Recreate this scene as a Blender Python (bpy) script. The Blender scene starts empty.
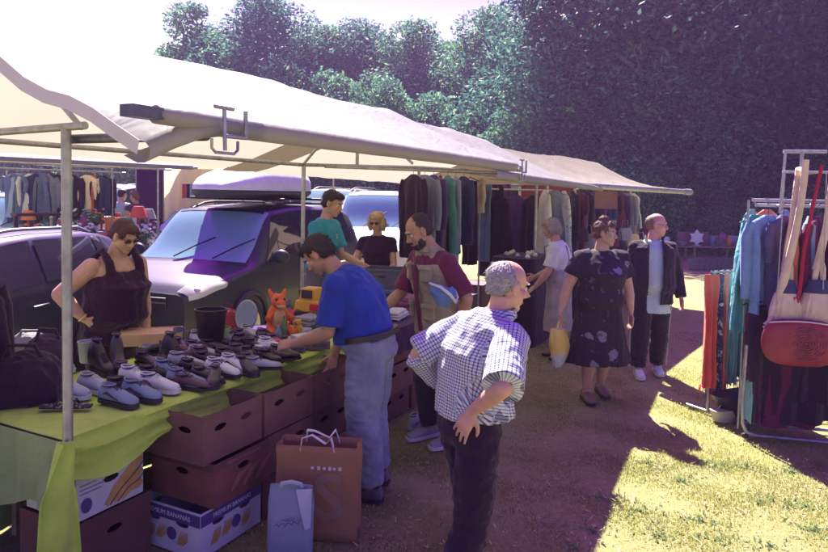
HAZE = 0.0016; EXPO = 2.0
import bpy, bmesh, math, random
import numpy as np
from mathutils import Vector, Matrix, noise, Euler
V = Vector
R = math.radians
rnd = random.Random(7)
npr = np.random.RandomState(11)
S = bpy.context.scene
COL = S.collection

# ---------------------------------------------------------------- camera maths
HC = 1.9; FPX = 670.0; PIT = R(3.0); ROL = R(1.2); CX, CY = 414.0, 228.0
_r0 = V((1, 0, 0)); _u0 = V((0, math.sin(PIT), math.cos(PIT))); FWD = V((0, math.cos(PIT), -math.sin(PIT)))
RGT = _r0 * math.cos(ROL) + _u0 * math.sin(ROL); UPV = _u0 * math.cos(ROL) - _r0 * math.sin(ROL)
CAM = V((0, 0, HC))

def ray(px, py):
    return FWD * FPX + RGT * (px - CX) + UPV * (CY - py)
def atY(px, py, Y):
    d = ray(px, py); return CAM + d * (Y / d.y)
def onz(px, py, z=0.0):
    d = ray(px, py); return CAM + d * ((z - HC) / d.z)
def proj(p):
    d = V(p) - CAM; w = d.dot(FWD)
    return CX + FPX * d.dot(RGT) / w, CY - FPX * d.dot(UPV) / w

# ---------------------------------------------------------------- materials
MATS = {}
def newmat(name):
    m = bpy.data.materials.new(name); m.use_nodes = True
    nt = m.node_tree
    b = nt.nodes.get('Principled BSDF')
    return m, nt, b
def setin(b, k, v):
    if k in b.inputs: b.inputs[k].default_value = v
def mat(name, col, rough=0.7, metal=0.0, var=0.15, scale=12.0, bump=0.15, bscale=60.0, bdist=0.004, spec=0.4, coat=0.0,
        sheen=0.0, sss=0.0, dirt=0.0, dirtcol=(0.12, 0.09, 0.06), transl=0.0):
    if name in MATS: return MATS[name]
    m, nt, b = newmat(name); N = nt.nodes; L = nt.links
    setin(b, 'Roughness', rough); setin(b, 'Metallic', metal); setin(b, 'Specular IOR Level', spec)
    if coat: setin(b, 'Coat Weight', coat); setin(b, 'Coat Roughness', 0.06)
    if sheen: setin(b, 'Sheen Weight', sheen)
    if sss:
        setin(b, 'Subsurface Weight', sss); setin(b, 'Subsurface Radius', (0.02, 0.008, 0.004)); setin(b, 'Subsurface Scale', 0.6)
    tc = N.new('ShaderNodeTexCoord')
    nz = N.new('ShaderNodeTexNoise'); nz.inputs['Scale'].default_value = scale; nz.inputs['Detail'].default_value = 5
    L.new(tc.outputs['Object'], nz.inputs['Vector'])
    rp = N.new('ShaderNodeValToRGB')
    c = col
    rp.color_ramp.elements[0].position = 0.3; rp.color_ramp.elements[1].position = 0.7
    rp.color_ramp.elements[0].color = (c[0]*(1-var), c[1]*(1-var), c[2]*(1-var), 1)
    rp.color_ramp.elements[1].color = (min(1, c[0]*(1+var)), min(1, c[1]*(1+var)), min(1, c[2]*(1+var)), 1)
    L.new(nz.outputs['Fac'], rp.inputs['Fac'])
    out = rp.outputs['Color']
    if dirt:
        n2 = N.new('ShaderNodeTexNoise'); n2.inputs['Scale'].default_value = scale*0.35; n2.inputs['Detail'].default_value = 8
        L.new(tc.outputs['Object'], n2.inputs['Vector'])
        r2 = N.new('ShaderNodeValToRGB'); r2.color_ramp.elements[0].position = 0.5; r2.color_ramp.elements[1].position = 0.75
        r2.color_ramp.elements[0].color = (0, 0, 0, 1); r2.color_ramp.elements[1].color = (dirt, dirt, dirt, 1)
        L.new(n2.outputs['Fac'], r2.inputs['Fac'])
        mx = N.new('ShaderNodeMixRGB'); mx.inputs['Color2'].default_value = (*dirtcol, 1)
        L.new(r2.outputs['Color'], mx.inputs['Fac']); L.new(out, mx.inputs['Color1']); out = mx.outputs['Color']
    L.new(out, b.inputs['Base Color'])
    if bump:
        n3 = N.new('ShaderNodeTexNoise'); n3.inputs['Scale'].default_value = bscale; n3.inputs['Detail'].default_value = 4
        L.new(tc.outputs['Object'], n3.inputs['Vector'])
        bp = N.new('ShaderNodeBump'); bp.inputs['Strength'].default_value = bump; bp.inputs['Distance'].default_value = bdist
        L.new(n3.outputs['Fac'], bp.inputs['Height']); L.new(bp.outputs['Normal'], b.inputs['Normal'])
    if transl:
        tr = N.new('ShaderNodeBsdfTranslucent'); L.new(out, tr.inputs['Color'])
        ms = N.new('ShaderNodeMixShader'); ms.inputs['Fac'].default_value = transl
        o = N['Material Output']; L.new(b.outputs['BSDF'], ms.inputs[1]); L.new(tr.outputs['BSDF'], ms.inputs[2]); L.new(ms.outputs['Shader'], o.inputs['Surface'])
    MATS[name] = m
    return m
def cloth(name, col, var=0.12, **k):
    k.setdefault('bscale', 14); k.setdefault('bump', 0.7); k.setdefault('bdist', 0.03)
    return mat('cloth_' + name, col, rough=0.9, var=var, scale=6, sheen=0.12, spec=0.2, **k)
def steel(name='steel', col=(0.36, 0.37, 0.4), rough=0.5):
    return mat(name, col, rough=rough, metal=0.75, var=0.2, scale=20, bump=0.1, bscale=90, dirt=0.3, dirtcol=(0.12, 0.1, 0.1))
def plastic(name, col, rough=0.4, **k):
    return mat('plastic_' + name, col, rough=rough, var=0.08, scale=8, bump=0.04, bscale=40, **k)
def emptymat_glass(name, col, rough=0.03, coat=1.0):
    if name in MATS: return MATS[name]
    m, nt, b = newmat(name)
    setin(b, 'Base Color', (*col, 1)); setin(b, 'Roughness', rough); setin(b, 'Specular IOR Level', 0.5); setin(b, 'Coat Weight', coat); setin(b, 'Coat Roughness', 0.02)
    MATS[name] = m; return m

# ---------------------------------------------------------------- object bookkeeping
def tag(o, label=None, cat=None, group=None, kind=None):
    if label: o['label'] = label
    if cat: o['category'] = cat
    if group: o['group'] = group
    if kind: o['kind'] = kind
    return o
def thing(name, label, cat, loc=(0, 0, 0), rz=0.0, group=None):
    o = bpy.data.objects.new(name, None); COL.objects.link(o); o.empty_display_size = 0.1
    o.location = loc; o.rotation_euler = (0, 0, rz)
    return tag(o, label, cat, group)
def basis(o):
    M = Matrix.LocRotScale(o.location, o.rotation_euler, o.scale)
    return basis(o.parent) @ M if o.parent else M

class MB:
    def __init__(s): s.v = []; s.f = []; s.m = []; s.cm = 0
    def add(s, vs, fs, mi=None):
        k = len(s.v); s.v += [V(a) for a in vs]; s.f += [tuple(i + k for i in f) for f in fs]; s.m += [s.cm if mi is None else mi] * len(fs); return s
    def box(s, c, size, rz=0.0, rot=None, taper=1.0):
        x, y, z = size[0]/2, size[1]/2, size[2]/2
        M = rot if rot is not None else Matrix.Rotation(rz, 3, 'Z')
        vs = []
        for dz in (-1, 1):
            t = 1.0 if dz < 0 else taper
            for dx, dy in ((-1, -1), (1, -1), (1, 1), (-1, 1)):
                vs.append(V(c) + M @ V((dx*x*t, dy*y*t, dz*z)))
        return s.add(vs, [(3, 2, 1, 0), (4, 5, 6, 7), (0, 1, 5, 4), (1, 2, 6, 5), (2, 3, 7, 6), (3, 0, 4, 7)])
    def loft(s, secs, closed=True, caps=True):
        """secs: list of point rings"""
        n = len(secs[0]); vs = [p for r in secs for p in r]; fs = []
        for i in range(len(secs)-1):
            for j in range(n if closed else n-1):
                a = i*n+j; b = i*n+(j+1) % n
                fs.append((a, b, b+n, a+n))
        if caps and closed:
            fs.append(tuple(reversed(range(n)))); fs.append(tuple((len(secs)-1)*n+j for j in range(n)))
        return s.add(vs, fs)
    def tube(s, pts, rad, n=8, caps=True, flat=1.0, side=None):
        pts = [V(p) for p in pts]
        if not isinstance(rad, (list, tuple)): rad = [rad]*len(pts)
        secs = []; prev = None
        for i, p in enumerate(pts):
            d = (pts[min(i+1, len(pts)-1)] - pts[max(i-1, 0)])
            if d.length < 1e-9: d = V((0, 0, 1))
            d.normalize()
            if side is not None: a = V(side)
            elif prev is None: a = V((0, 0, 1)) if abs(d.z) < 0.9 else V((1, 0, 0))
            else: a = prev
            a = (a - d*a.dot(d)); a.normalize(); prev = a; b = d.cross(a)
            secs.append([p + a*(math.cos(2*math.pi*j/n)*rad[i]) + b*(math.sin(2*math.pi*j/n)*rad[i]*flat) for j in range(n)])
        return s.loft(secs, caps=caps)
    def ell(s, c, r, n=12, m=8, rot=None, sup=1.0):
        c = V(c); secs = []
        if not isinstance(r, (list, tuple)): r = (r, r, r)
        for i in range(m+1):
            th = math.pi*i/m; sz = -math.cos(th); sr = max(1e-3, math.sin(th))
            ring = []
            for j in range(n):
                a = 2*math.pi*j/n
                p = V((math.cos(a)*sr*r[0], math.sin(a)*sr*r[1], sz*r[2]))
                ring.append(c + (rot @ p if rot is not None else p))
            secs.append(ring)
        return s.loft(secs)
    def lathe(s, prof, c=(0, 0, 0), n=16, rot=None, caps=True, sx=1.0, sy=1.0):
        c = V(c)
        secs = []
        for (r, z) in prof:
            ring = []
            for j in range(n):
                a = 2*math.pi*j/n; p = V((math.cos(a)*r*sx, math.sin(a)*r*sy, z)); ring.append(c + (rot @ p if rot is not None else p))
            secs.append(ring)
        return s.loft(secs, caps=caps)
    def grid(s, rows, thick=0.0):
        n = len(rows[0]); m = len(rows)
        vs = [V(p) for r in rows for p in r]; fs = [(i*n+j, i*n+j+1, (i+1)*n+j+1, (i+1)*n+j) for i in range(m-1) for j in range(n-1)]
        if thick:
            # offset copy by averaged normals
            nr = [V((0, 0, 0)) for _ in vs]
            for f in fs:
                q = (vs[f[2]]-vs[f[0]]).cross(vs[f[3]]-vs[f[1]])
                for i in f: nr[i] = nr[i] + q
            k = len(vs)
            vs2 = [v - (q.normalized()*thick if q.length > 0 else V((0, 0, 0))) for v, q in zip(vs, nr)]
            fs2 = [tuple(k+i for i in reversed(f)) for f in fs]
            rim = []
            bd = [j for j in range(n)] + [(i*n+n-1) for i in range(1, m)] + [(m-1)*n+j for j in range(n-2, -1, -1)] + [i*n for i in range(m-2, 0, -1)]
            for a, b in zip(bd, bd[1:]+bd[:1]): rim.append((b, a, a+k, b+k))
            vs += vs2; fs = fs + fs2 + rim
        return s.add(vs, fs)
    def prism(s, poly, y0, y1, M=None):
        """poly: (x,z) outline, extruded along y"""
        n = len(poly); vs = [V((x, y0, z)) for x, z in poly] + [V((x, y1, z)) for x, z in poly]
        if M is not None: vs = [M @ v for v in vs]
        fs = [tuple(range(n)), tuple(n+j for j in reversed(range(n)))] + [(j, j+n, (j+1) % n+n, (j+1) % n) for j in range(n)]
        return s.add(vs, fs)
    def build(s, name, m, parent=None, smooth=True, world=False, bevel=0.0, sub=0, fix=True):
        me = bpy.data.meshes.new(name)
        vs = s.v
        if world and parent is not None:
            Mi = basis(parent).inverted(); vs = [Mi @ v for v in vs]
        me.from_pydata([tuple(v) for v in vs], [], s.f)
        ms = m if isinstance(m, (list, tuple)) else [m]
        for q in ms: me.materials.append(q)
        if len(ms) > 1: me.polygons.foreach_set('material_index', s.m)
        if fix:
            bm = bmesh.new(); bm.from_mesh(me); bmesh.ops.recalc_face_normals(bm, faces=bm.faces); bm.to_mesh(me); bm.free()
        if smooth:
            me.polygons.foreach_set('use_smooth', [True]*len(me.polygons))
            try: me.set_sharp_from_angle(angle=R(50))
            except Exception: pass
        o = bpy.data.objects.new(name, me); COL.objects.link(o)
        if parent is not None: o.parent = parent
        if bevel:
            b = o.modifiers.new('b', 'BEVEL'); b.width = bevel; b.segments = 2; b.limit_method = 'ANGLE'
        if sub:
            b = o.modifiers.new('s', 'SUBSURF'); b.levels = sub; b.render_levels = sub
        return o

def remesh_build(mb, name, m, parent, voxel=0.01, smooth=2, disp=None, post=None):
    """union overlapping closed pieces into ONE continuous surface"""
    me = bpy.data.meshes.new('tmp'); me.from_pydata([tuple(v) for v in mb.v], [], mb.f)
    bm = bmesh.new(); bm.from_mesh(me); bmesh.ops.recalc_face_normals(bm, faces=bm.faces); bm.to_mesh(me); bm.free()
    t = bpy.data.objects.new('tmp', me); COL.objects.link(t)
    a = t.modifiers.new('r', 'REMESH'); a.mode = 'VOXEL'; a.voxel_size = voxel
    if smooth:
        b = t.modifiers.new('s', 'SMOOTH'); b.factor = 0.5; b.iterations = smooth
    dg = bpy.context.evaluated_depsgraph_get(); ev = t.evaluated_get(dg)
    out = bpy.data.meshes.new_from_object(ev, preserve_all_data_layers=False, depsgraph=dg)
    bpy.data.objects.remove(t); bpy.data.meshes.remove(me)
    out.name = name; out.materials.clear()
    for q in (m if isinstance(m, (list, tuple)) else [m]): out.materials.append(q)
    if disp:
        n = len(out.vertices)
        nr = [v.normal.copy() for v in out.vertices]
        for v, q in zip(out.vertices, nr):
            v.co = v.co + q * disp(v.co, q)
    if post: post(out)
    out.polygons.foreach_set('use_smooth', [True]*len(out.polygons))
    o = bpy.data.objects.new(name, out); COL.objects.link(o); o.parent = parent
    return o

def dup(root, loc=None, rz=None, label=None, group=None, scale=None):
    r = root.copy(); COL.objects.link(r)
    if loc is not None: r.location = loc
    if rz is not None: r.rotation_euler = (0, 0, rz)
    if label: r['label'] = label
    if group: r['group'] = group
    if scale: r.scale = (scale,)*3 if not isinstance(scale, (tuple, list)) else scale
    for ch in list(root.children):
        c = ch.copy(); COL.objects.link(c); c.parent = r
        for g in list(ch.children):
            d = g.copy(); COL.objects.link(d); d.parent = c
    return r

# text as mesh
FONT = None
def text_mesh(body, size, name, m, parent, M, extrude=0.0008, bold=False, world=True, xs=1.0):
    cu = bpy.data.curves.new('t', 'FONT'); cu.body = body; cu.size = size; cu.extrude = extrude; cu.align_x = 'CENTER'; cu.align_y = 'CENTER'; cu.resolution_u = 3
    if bold: cu.offset = size*0.02
    t = bpy.data.objects.new('t', cu); COL.objects.link(t)
    dg = bpy.context.evaluated_depsgraph_get(); me = bpy.data.meshes.new_from_object(t.evaluated_get(dg), depsgraph=dg)
    bpy.data.objects.remove(t)
    me.name = name; me.materials.clear(); me.materials.append(m)
    M2 = M @ Matrix.Diagonal((xs, 1, 1, 1))
    if world and parent is not None: M2 = basis(parent).inverted() @ M2
    me.transform(M2)
    o = bpy.data.objects.new(name, me); COL.objects.link(o); o.parent = parent
    return o
def frame(o, x, up):
    """matrix with local X along x, local Y along up, Z = x cross up, origin o"""
    x = V(x).normalized(); up = V(up); up = (up - x*up.dot(x)).normalized(); z = x.cross(up)
    M = Matrix(((x.x, up.x, z.x, o[0]), (x.y, up.y, z.y, o[1]), (x.z, up.z, z.z, o[2]), (0, 0, 0, 1)))
    return M

# ---------------------------------------------------------------- row geometry
U = V((0.4471, 0.8944, 0)); NN = V((0.8944, -0.4471, 0))      # along the row, and towards the aisle
TZ = 0.78
F0 = onz(200, 398, TZ); F0.z = 0
def P(s, t, z=0.0):
    p = F0 + NN*s + U*t; return V((p.x, p.y, z))
def tpx(s, px, z=1.0):
    lo, hi = -3.4, 40
    for _ in range(50):
        mid = (lo+hi)/2
        q = P(s, mid, z)
        if q.y < 0.3 or proj(q)[0] < px: lo = mid
        else: hi = mid
    return (lo+hi)/2
def hpx(s, t, py):
    """height at which the vertical over P(s,t) crosses pixel row py"""
    q = P(s, t, 0); lo, hi = 0, 6
    for _ in range(40):
        mid = (lo+hi)/2
        if proj((q.x, q.y, mid))[1] > py: lo = mid
        else: hi = mid
    return (lo+hi)/2
# ================================================================= PEOPLE
def skin(name, col): return mat('skin_' + name, col, rough=0.55, var=0.1, scale=18, bump=0.12, bscale=160, bdist=0.001, sss=0.12)
SK_L = skin('light', (0.50, 0.29, 0.22)); SK_T = skin('tan', (0.40, 0.22, 0.15)); SK_P = skin('pink', (0.55, 0.30, 0.24))
def hairmat(name, col, var=0.35):
    m = mat('hair_' + name, col, rough=0.6, var=var, scale=85, bump=0.8, bscale=210, bdist=0.004); return m
EYEW = mat('eye_white', (0.6, 0.58, 0.55), rough=0.3, var=0, bump=0); EYED = mat('eye_dark', (0.03, 0.02, 0.02), rough=0.2, var=0, bump=0)
LENS = emptymat_glass('sun_lens', (0.02, 0.008, 0.015)); FRAMEM = plastic('black_frame', (0.02, 0.012, 0.02))
LIP = mat('lip', (0.42, 0.17, 0.15), rough=0.5, var=0.05, bump=0)

def ring(c, ax, ay, rx, ry, n=20, pw=1.0):
    out = []
    for j in range(n):
        a = 2*math.pi*j/n; ca, sa = math.cos(a), math.sin(a)
        out.append(c + ax*(math.copysign(abs(ca)**pw, ca)*rx) + ay*(math.copysign(abs(sa)**pw, sa)*ry))
    return out
def limb(mb, a, b, ra, rb, mid=None, n=14):
    a = V(a); b = V(b)
    if mid is None: mid = (ra+rb)/2*1.04
    mb.tube([a, a.lerp(b, 0.35), a.lerp(b, 0.7), b], [ra, mid, (mid+rb)/2, rb], n=n)
    mb.ell(a, ra*0.99, n=n, m=8); mb.ell(b, rb*0.99, n=n, m=8)

def fold_noise(amp, f=8.5, seed=0.0, stretch=(1, 1, 0.45)):
    def d(co, nr):
        p = V((co.x*f*stretch[0]+seed, co.y*f*stretch[1], co.z*f*stretch[2]))
        a = noise.noise(p); b = 1-abs(noise.noise(p*2.1+V((5, 3, 1))))*2
        c = 1-abs(noise.noise(p*1.1+V((9, 2, 7))))*2
        return amp*(0.8*a + 0.8*(b-0.5) + 0.9*max(0, c-.55) + 0.14*noise.noise(p*5))
    return d

def make_hand(mb, w, d, pn, s=1.0, curl=0.35, spread=0.25, left=False):
    """w wrist point, d direction of the fingers, pn palm normal (way the palm faces)"""
    w = V(w); d = V(d).normalized(); pn = V(pn); pn = (pn - d*pn.dot(d)).normalized()
    sd = d.cross(pn)                     # towards thumb for one of the hands
    if left: sd = -sd
    L = 0.088*s
    rings = []
    for k, (t, wx, th) in enumerate(((-0.12, .024, .019), (0.15, .03, .017), (0.5, .039, .015), (0.85, .042, .0135), (1.0, .038, .0115))):
        rings.append(ring(w + d*(L*t), sd, pn, wx*s, th*s, n=12, pw=0.85))
    mb.loft(rings)
    for i, (off, ln, r) in enumerate(((.031, .068, .0088), (.0105, .077, .0092), (-.0105, .071, .0087), (-.031, .055, .0076))):
        base = w + d*(L*0.93) + sd*(off*s); fd = (d + sd*(off*spread*9)).normalized()
        c = curl*(0.8+0.25*i); pts = [base]; ax = fd
        for k, fr in enumerate((0.42, 0.32, 0.26)):
            ang = c*(0.45, 1.0, 0.8)[k]*1.1
            ax = (ax*math.cos(ang) + pn*math.sin(ang)).normalized()
            pts.append(pts[-1] + ax*(ln*fr*s))
        mb.tube([base - fd*0.012*s] + pts, [r*s*1.02, r*s, r*s*0.95, r*s*0.86, r*s*0.68], n=8)
        mb.ell(pts[-1], r*s*0.68, n=8, m=6)
    b = w + d*(L*0.22) + sd*(0.026*s)
    t1 = b + (d*0.6 + sd*0.75 + pn*0.25).normalized()*0.036*s; t2 = t1 + (d*0.85 + sd*0.35 + pn*0.35*(1+curl)).normalized()*0.030*s; t3 = t2 + (d*0.95 + sd*0.05 + pn*0.4*(1+curl)).normalized()*0.022*s
    mb.tube([w + d*L*0.1 + sd*0.010*s, b, t1, t2, t3], [.013*s, .0135*s, .011*s, .0098*s, .0072*s], n=8); mb.ell(t3, .0072*s, n=8, m=6)

def skeleton(H=1.75, lean=0, curve=0, armR=None, armL=None, legR=None, legL=None, head=(0, 0), twist=0, hipw=0.095, shw=0.185, fat=1.0, lroll=0, ikR=None, ikL=None):
    k = H/1.75; J = {'k': k, 'fat': fat}
    d = lambda v: V(v).normalized()
    lr = legR or ((0, 0.03, -1), (0, -0.05, -1)); ll = legL or ((0, -0.02, -1), (0, -0.08, -1))
    legs = {}
    for side, sg, l in (('R', 1, lr), ('L', -1, ll)):
        hip = V((sg*hipw*k, 0, 0)); knee = hip + d(l[0])*0.43*k; ank = knee + d(l[1])*0.42*k; legs[side] = (hip, knee, ank)
    low = min(legs['R'][2].z, legs['L'][2].z); pz = -low + 0.085*k
    up = V((0, 0, pz)); J['pel'] = up.copy()
    for s_ in 'RL':
        J['hip'+s_], J['knee'+s_], J['ank'+s_] = [p + up for p in legs[s_]]
    a0 = R(lean-curve*0.5); a1 = R(lean); a2 = R(lean+curve*0.5)
    sp = lambda a: V((math.sin(R(lroll)), math.sin(a)*math.cos(R(lroll)), math.cos(a)*math.cos(R(lroll))))
    J['s0'] = up - sp(a0)*0.05*k; J['s1'] = up + sp(a0)*0.05*k; J['s2'] = J['s1'] + sp(a0)*0.13*k; J['s3'] = J['s2'] + sp(a1)*0.14*k
    J['s4'] = J['s3'] + sp(a2)*0.13*k; J['nb'] = J['s4'] + sp(a2)*0.075*k
    J['dirs'] = [sp(a0), sp(a0), sp(a0), sp(a1), sp(a2), sp(a2)]
    tw = R(twist); lat = V((math.cos(tw), math.sin(tw), 0)); J['lat'] = lat
    for s_, sg in (('R', 1), ('L', -1)):
        J['sh'+s_] = J['s4'] + lat*(sg*shw*.97*k) - sp(a2)*0.012*k
    aR = armR or ((0.12, 0.02, -1), (0.05, 0.25, -1)); aL = armL or ((-0.12, 0.02, -1), (-0.05, 0.25, -1))
    for s_, a in (('R', aR), ('L', aL)):
        J['el'+s_] = J['sh'+s_] + d(a[0])*0.285*k; J['wr'+s_] = J['el'+s_] + d(a[1])*0.25*k
        J['hd'+s_] = d(a[2]) if len(a) > 2 else d(a[1])
        J['pn'+s_] = V(a[3]) if len(a) > 3 else V((-1 if s_ == 'R' else 1, 0.2, 0))
    for s_, ik in (('R', ikR), ('L', ikL)):
        if ik:
            S0, W0 = J['sh'+s_], V(ik[0])*1.0; d0 = W0-S0; D = min(d0.length, .53*k); d0.normalize(); a_, b_ = .285*k, .25*k
            x = (D*D+a_*a_-b_*b_)/(2*D); hh_ = math.sqrt(max(0, a_*a_-x*x)); pl = V(ik[1]); pl = (pl-d0*pl.dot(d0)).normalized(); J['el'+s_] = S0+d0*x+pl*hh_; J['wr'+s_] = S0+d0*D
    hp, hy = R(head[0]), R(head[1])
    f = V((-math.sin(hy)*math.cos(hp), math.cos(hy)*math.cos(hp), -math.sin(hp)))
    z = V((0, 0, 1)); r = f.cross(z).normalized(); z = r.cross(f)
    J['hf'], J['hr'], J['hu'] = f, r, z
    base = J['nb'] + (sp(a2)*0.5 + z*0.5).normalized()*0.06*k
    J['hb'] = base; J['hc'] = base + z*0.105*k + f*0.018*k
    return J

def torso_rings(J, off=0.0, levels=None, wide=1.0, belly=0.0, bust=0.0, flat=1.0):
    k, fat = J['k'], J['fat']
    pts = [J['s0'], J['s1'], J['s2'], J['s3'], J['s4'], J['nb']]
    rx = [.150, .168, .148, .165, .158, .075]; ry = [.105, .118, .108, .122, .098, .065]
    out = []
    for i in (levels if levels is not None else range(6)):
        f = fat if i < 5 else 1.0
        lat = J['lat'] if i >= 3 else V((1, 0, 0)); up = J['dirs'][i]; fw = up.cross(lat) if True else None
        fw = -fw if fw.y < 0 and abs(fw.y) > 0.2 else fw
        c = pts[i] + fw*((belly if i in (1, 2) else (bust if i == 3 else 0))*k)
        out.append(ring(c, lat, fw, (rx[i]*f*wide*k if i < 5 else rx[i]*k)+off, (ry[i]*(f**1.4)+(belly*0.9 if i in (1, 2) else (bust*0.8 if i == 3 else 0)))*k*flat+off, n=20, pw=0.9))
    return out


def build_body(root, J, skinm, voxel=0.008, handR=None, handL=None, nose=1.0, chub=0.0, beard=None):
    k, fat = J['k'], J['fat']; mb = MB()
    tr = torso_rings(J, off=-0.012*k); mb.loft(tr)
    # neck + trapezius
    mb.tube([J['s4'], J['nb'], J['hb'], J['hb']+J['hu']*0.05*k], [.09*k, .062*k*(1+chub), .056*k*(1+chub), .055*k], n=14)
    hc, hr, hf, hu = J['hc'], J['hr'], J['hf'], J['hu']
    rot = Matrix((hr, hf, hu)).transposed(); h = k*1.02
    def e(c, r, **q): mb.ell(hc + rot @ (V(c)*h), [x*h for x in r], rot=rot, **q)
    e((0, -.012, .030), (.074, .094, .086), n=20, m=14)
    e((0, .028, -.030), (.058*(1+chub), .062, .083), n=18, m=12)
    e((0, .012, -.052), (.060*(1+chub*1.5), .055, .045), n=16, m=10)
    e((0, .066, -.094), (.026*(1+chub), .022, .021)); e((0, .081, .030), (.045, .012, .010)); e((0, .0855, -.058), (.023, .0085, .0055)); e((0, .084, -.071), (.020, .009, .0055))
    for sx in (-1, 1):
        e((sx*.040, .060, -.022), (.022, .022, .022)); e((sx*.076, -.002, -.006), (.0085, .020, .031)); e((sx*.012, .094, -.030), (.009, .010, .008))
    p = lambda c: hc + rot @ (V(c)*h)
    mb.tube([p((0, .082, .018)), p((0, .098, -.006)), p((0, .110*nose, -.026)), p((0, .100, -.036))], [.008*h, .010*h, .0125*h, .008*h], n=8)
    for s_ in 'RL':
        sh, el, wr = J['sh'+s_], J['el'+s_], J['wr'+s_]; af = fat**1.2
        limb(mb, sh, el, .050*k*af, .038*k*af, .046*k*af); limb(mb, el, wr, .039*k*af, .026*k, .040*k*af)
        hand = handR if s_ == 'R' else handL
        c, sp = hand if hand else (0.45, 0.15)
        make_hand(mb, wr + J['hd'+s_]*0.008*k, J['hd'+s_], J['pn'+s_], s=k*1.0, curl=c, spread=sp, left=(s_ == 'L'))
        hp, kn, an = J['hip'+s_], J['knee'+s_], J['ank'+s_]
        limb(mb, hp, kn, .078*k*fat, .052*k*fat, .076*k*fat); limb(mb, kn, an, .052*k*fat, .036*k, .054*k*fat)
        fd = J.get('foot'+s_, V((0, 1, 0)))
        mb.tube([an, an + V((0, 0, -.04*k)) + fd*0.03*k, an + V((0, 0, -.058*k)) + fd*0.13*k], [.038*k, .036*k, .024*k], n=10)
    o = remesh_build(mb, 'body', skinm, root, voxel=voxel, smooth=1)
    # eyes, brows, lips
    for sx in (-1, 1):
        m1 = MB(); m1.ell(p((sx*.030, .0745, .006)), .0112*h, n=12, m=8); eye = m1.build('eye', EYEW, root)
        m2 = MB(); m2.ell(p((sx*.030, .0818, .006)), .0055*h, n=10, m=6); m2.build('iris', EYED, eye)
    m3 = MB(); m3.tube([p((-.022, .088, -.0645)), p((0, .0955, -.063)), p((.022, .088, -.0645))], [.003*h, .0055*h, .003*h], n=6); m3.build('lips', LIP, root)
    J['p'] = p; J['rot'] = rot; J['h'] = h
    return o

def brows(root, J, m):
    p, h = J['p'], J['h']
    for sx in (-1, 1):
        b = MB(); b.tube([p((sx*.014, .092, .027)), p((sx*.032, .090, .031)), p((sx*.048, .078, .026))], [.004*h, .0045*h, .002*h], n=6); b.build('eyebrow', m, root)

def hair(root, J, m, blobs, seed=0, amp=0.004, name='hair', voxel=0.006):
    mb = MB(); hc, rot, h = J['hc'], J['rot'], J['h']
    for c, r in blobs: mb.ell(hc + rot @ (V(c)*h), [x*h for x in r], n=18, m=12, rot=rot)
    rt = rot.transposed()
    def d(co, nr):
        q = rt @ (co-hc)
        return amp*(noise.noise(V((q.x*90+seed, q.y*90, q.z*18))) + 0.8*noise.noise(V((q.x*40+seed, q.y*40, q.z*25))))
    o = remesh_build(mb, name, m, root, voxel=voxel, smooth=1, disp=d)
    # locks of hair growing out of the surface, swept down and back from the crown
    me = o.data; vs = [v.co.copy() for v in me.vertices]; ns = [v.normal.copy() for v in me.vertices]; fs = [tuple(p.vertices) for p in me.polygons]; r = random.Random(seed); ln = .020+amp*2.2; up, fw = J['hu'], J['hf']
    for _ in range(1500 if voxel < .0076 else 0):
        i = r.randrange(len(ns)); n_ = ns[i]; rad = (vs[i]-hc); t_ = (rad-up*rad.dot(up)*.6-up*.06-fw*.03); t_ = t_-n_*t_.dot(n_); t_ = (t_.normalized() if t_.length > 1e-4 else V((0, 0, -1)))+V((r.gauss(0, .35), r.gauss(0, .35), r.gauss(0, .35))); t_ = (t_-n_*t_.dot(n_)*.7).normalized(); sd = t_.cross(n_).normalized(); w = .0011+.0012*r.random(); l = ln*(.5+.8*r.random()); b = vs[i]-n_*.001; k0 = len(vs)
        if name == 'beard': l *= .45
        vs += [b-sd*w, b+sd*w, b+t_*l*.55+n_*.0035+sd*w*.8, b+t_*l*.55+n_*.0035-sd*w*.8, b+t_*l+n_*.001*r.random()*4]; fs += [(k0, k0+1, k0+2, k0+3), (k0+3, k0+2, k0+4)]
    m2 = bpy.data.meshes.new(name); m2.from_pydata([tuple(v) for v in vs], [], fs); m2.materials.append(m); m2.polygons.foreach_set('use_smooth', [True]*len(m2.polygons)); o.data = m2; bpy.data.meshes.remove(me)
    return o
SHORT = [((0, -.022, .040), (.081, .094, .086)), ((0, -.050, -.010), (.074, .058, .060)), ((0, .030, .086), (.058, .048, .032))]

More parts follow.
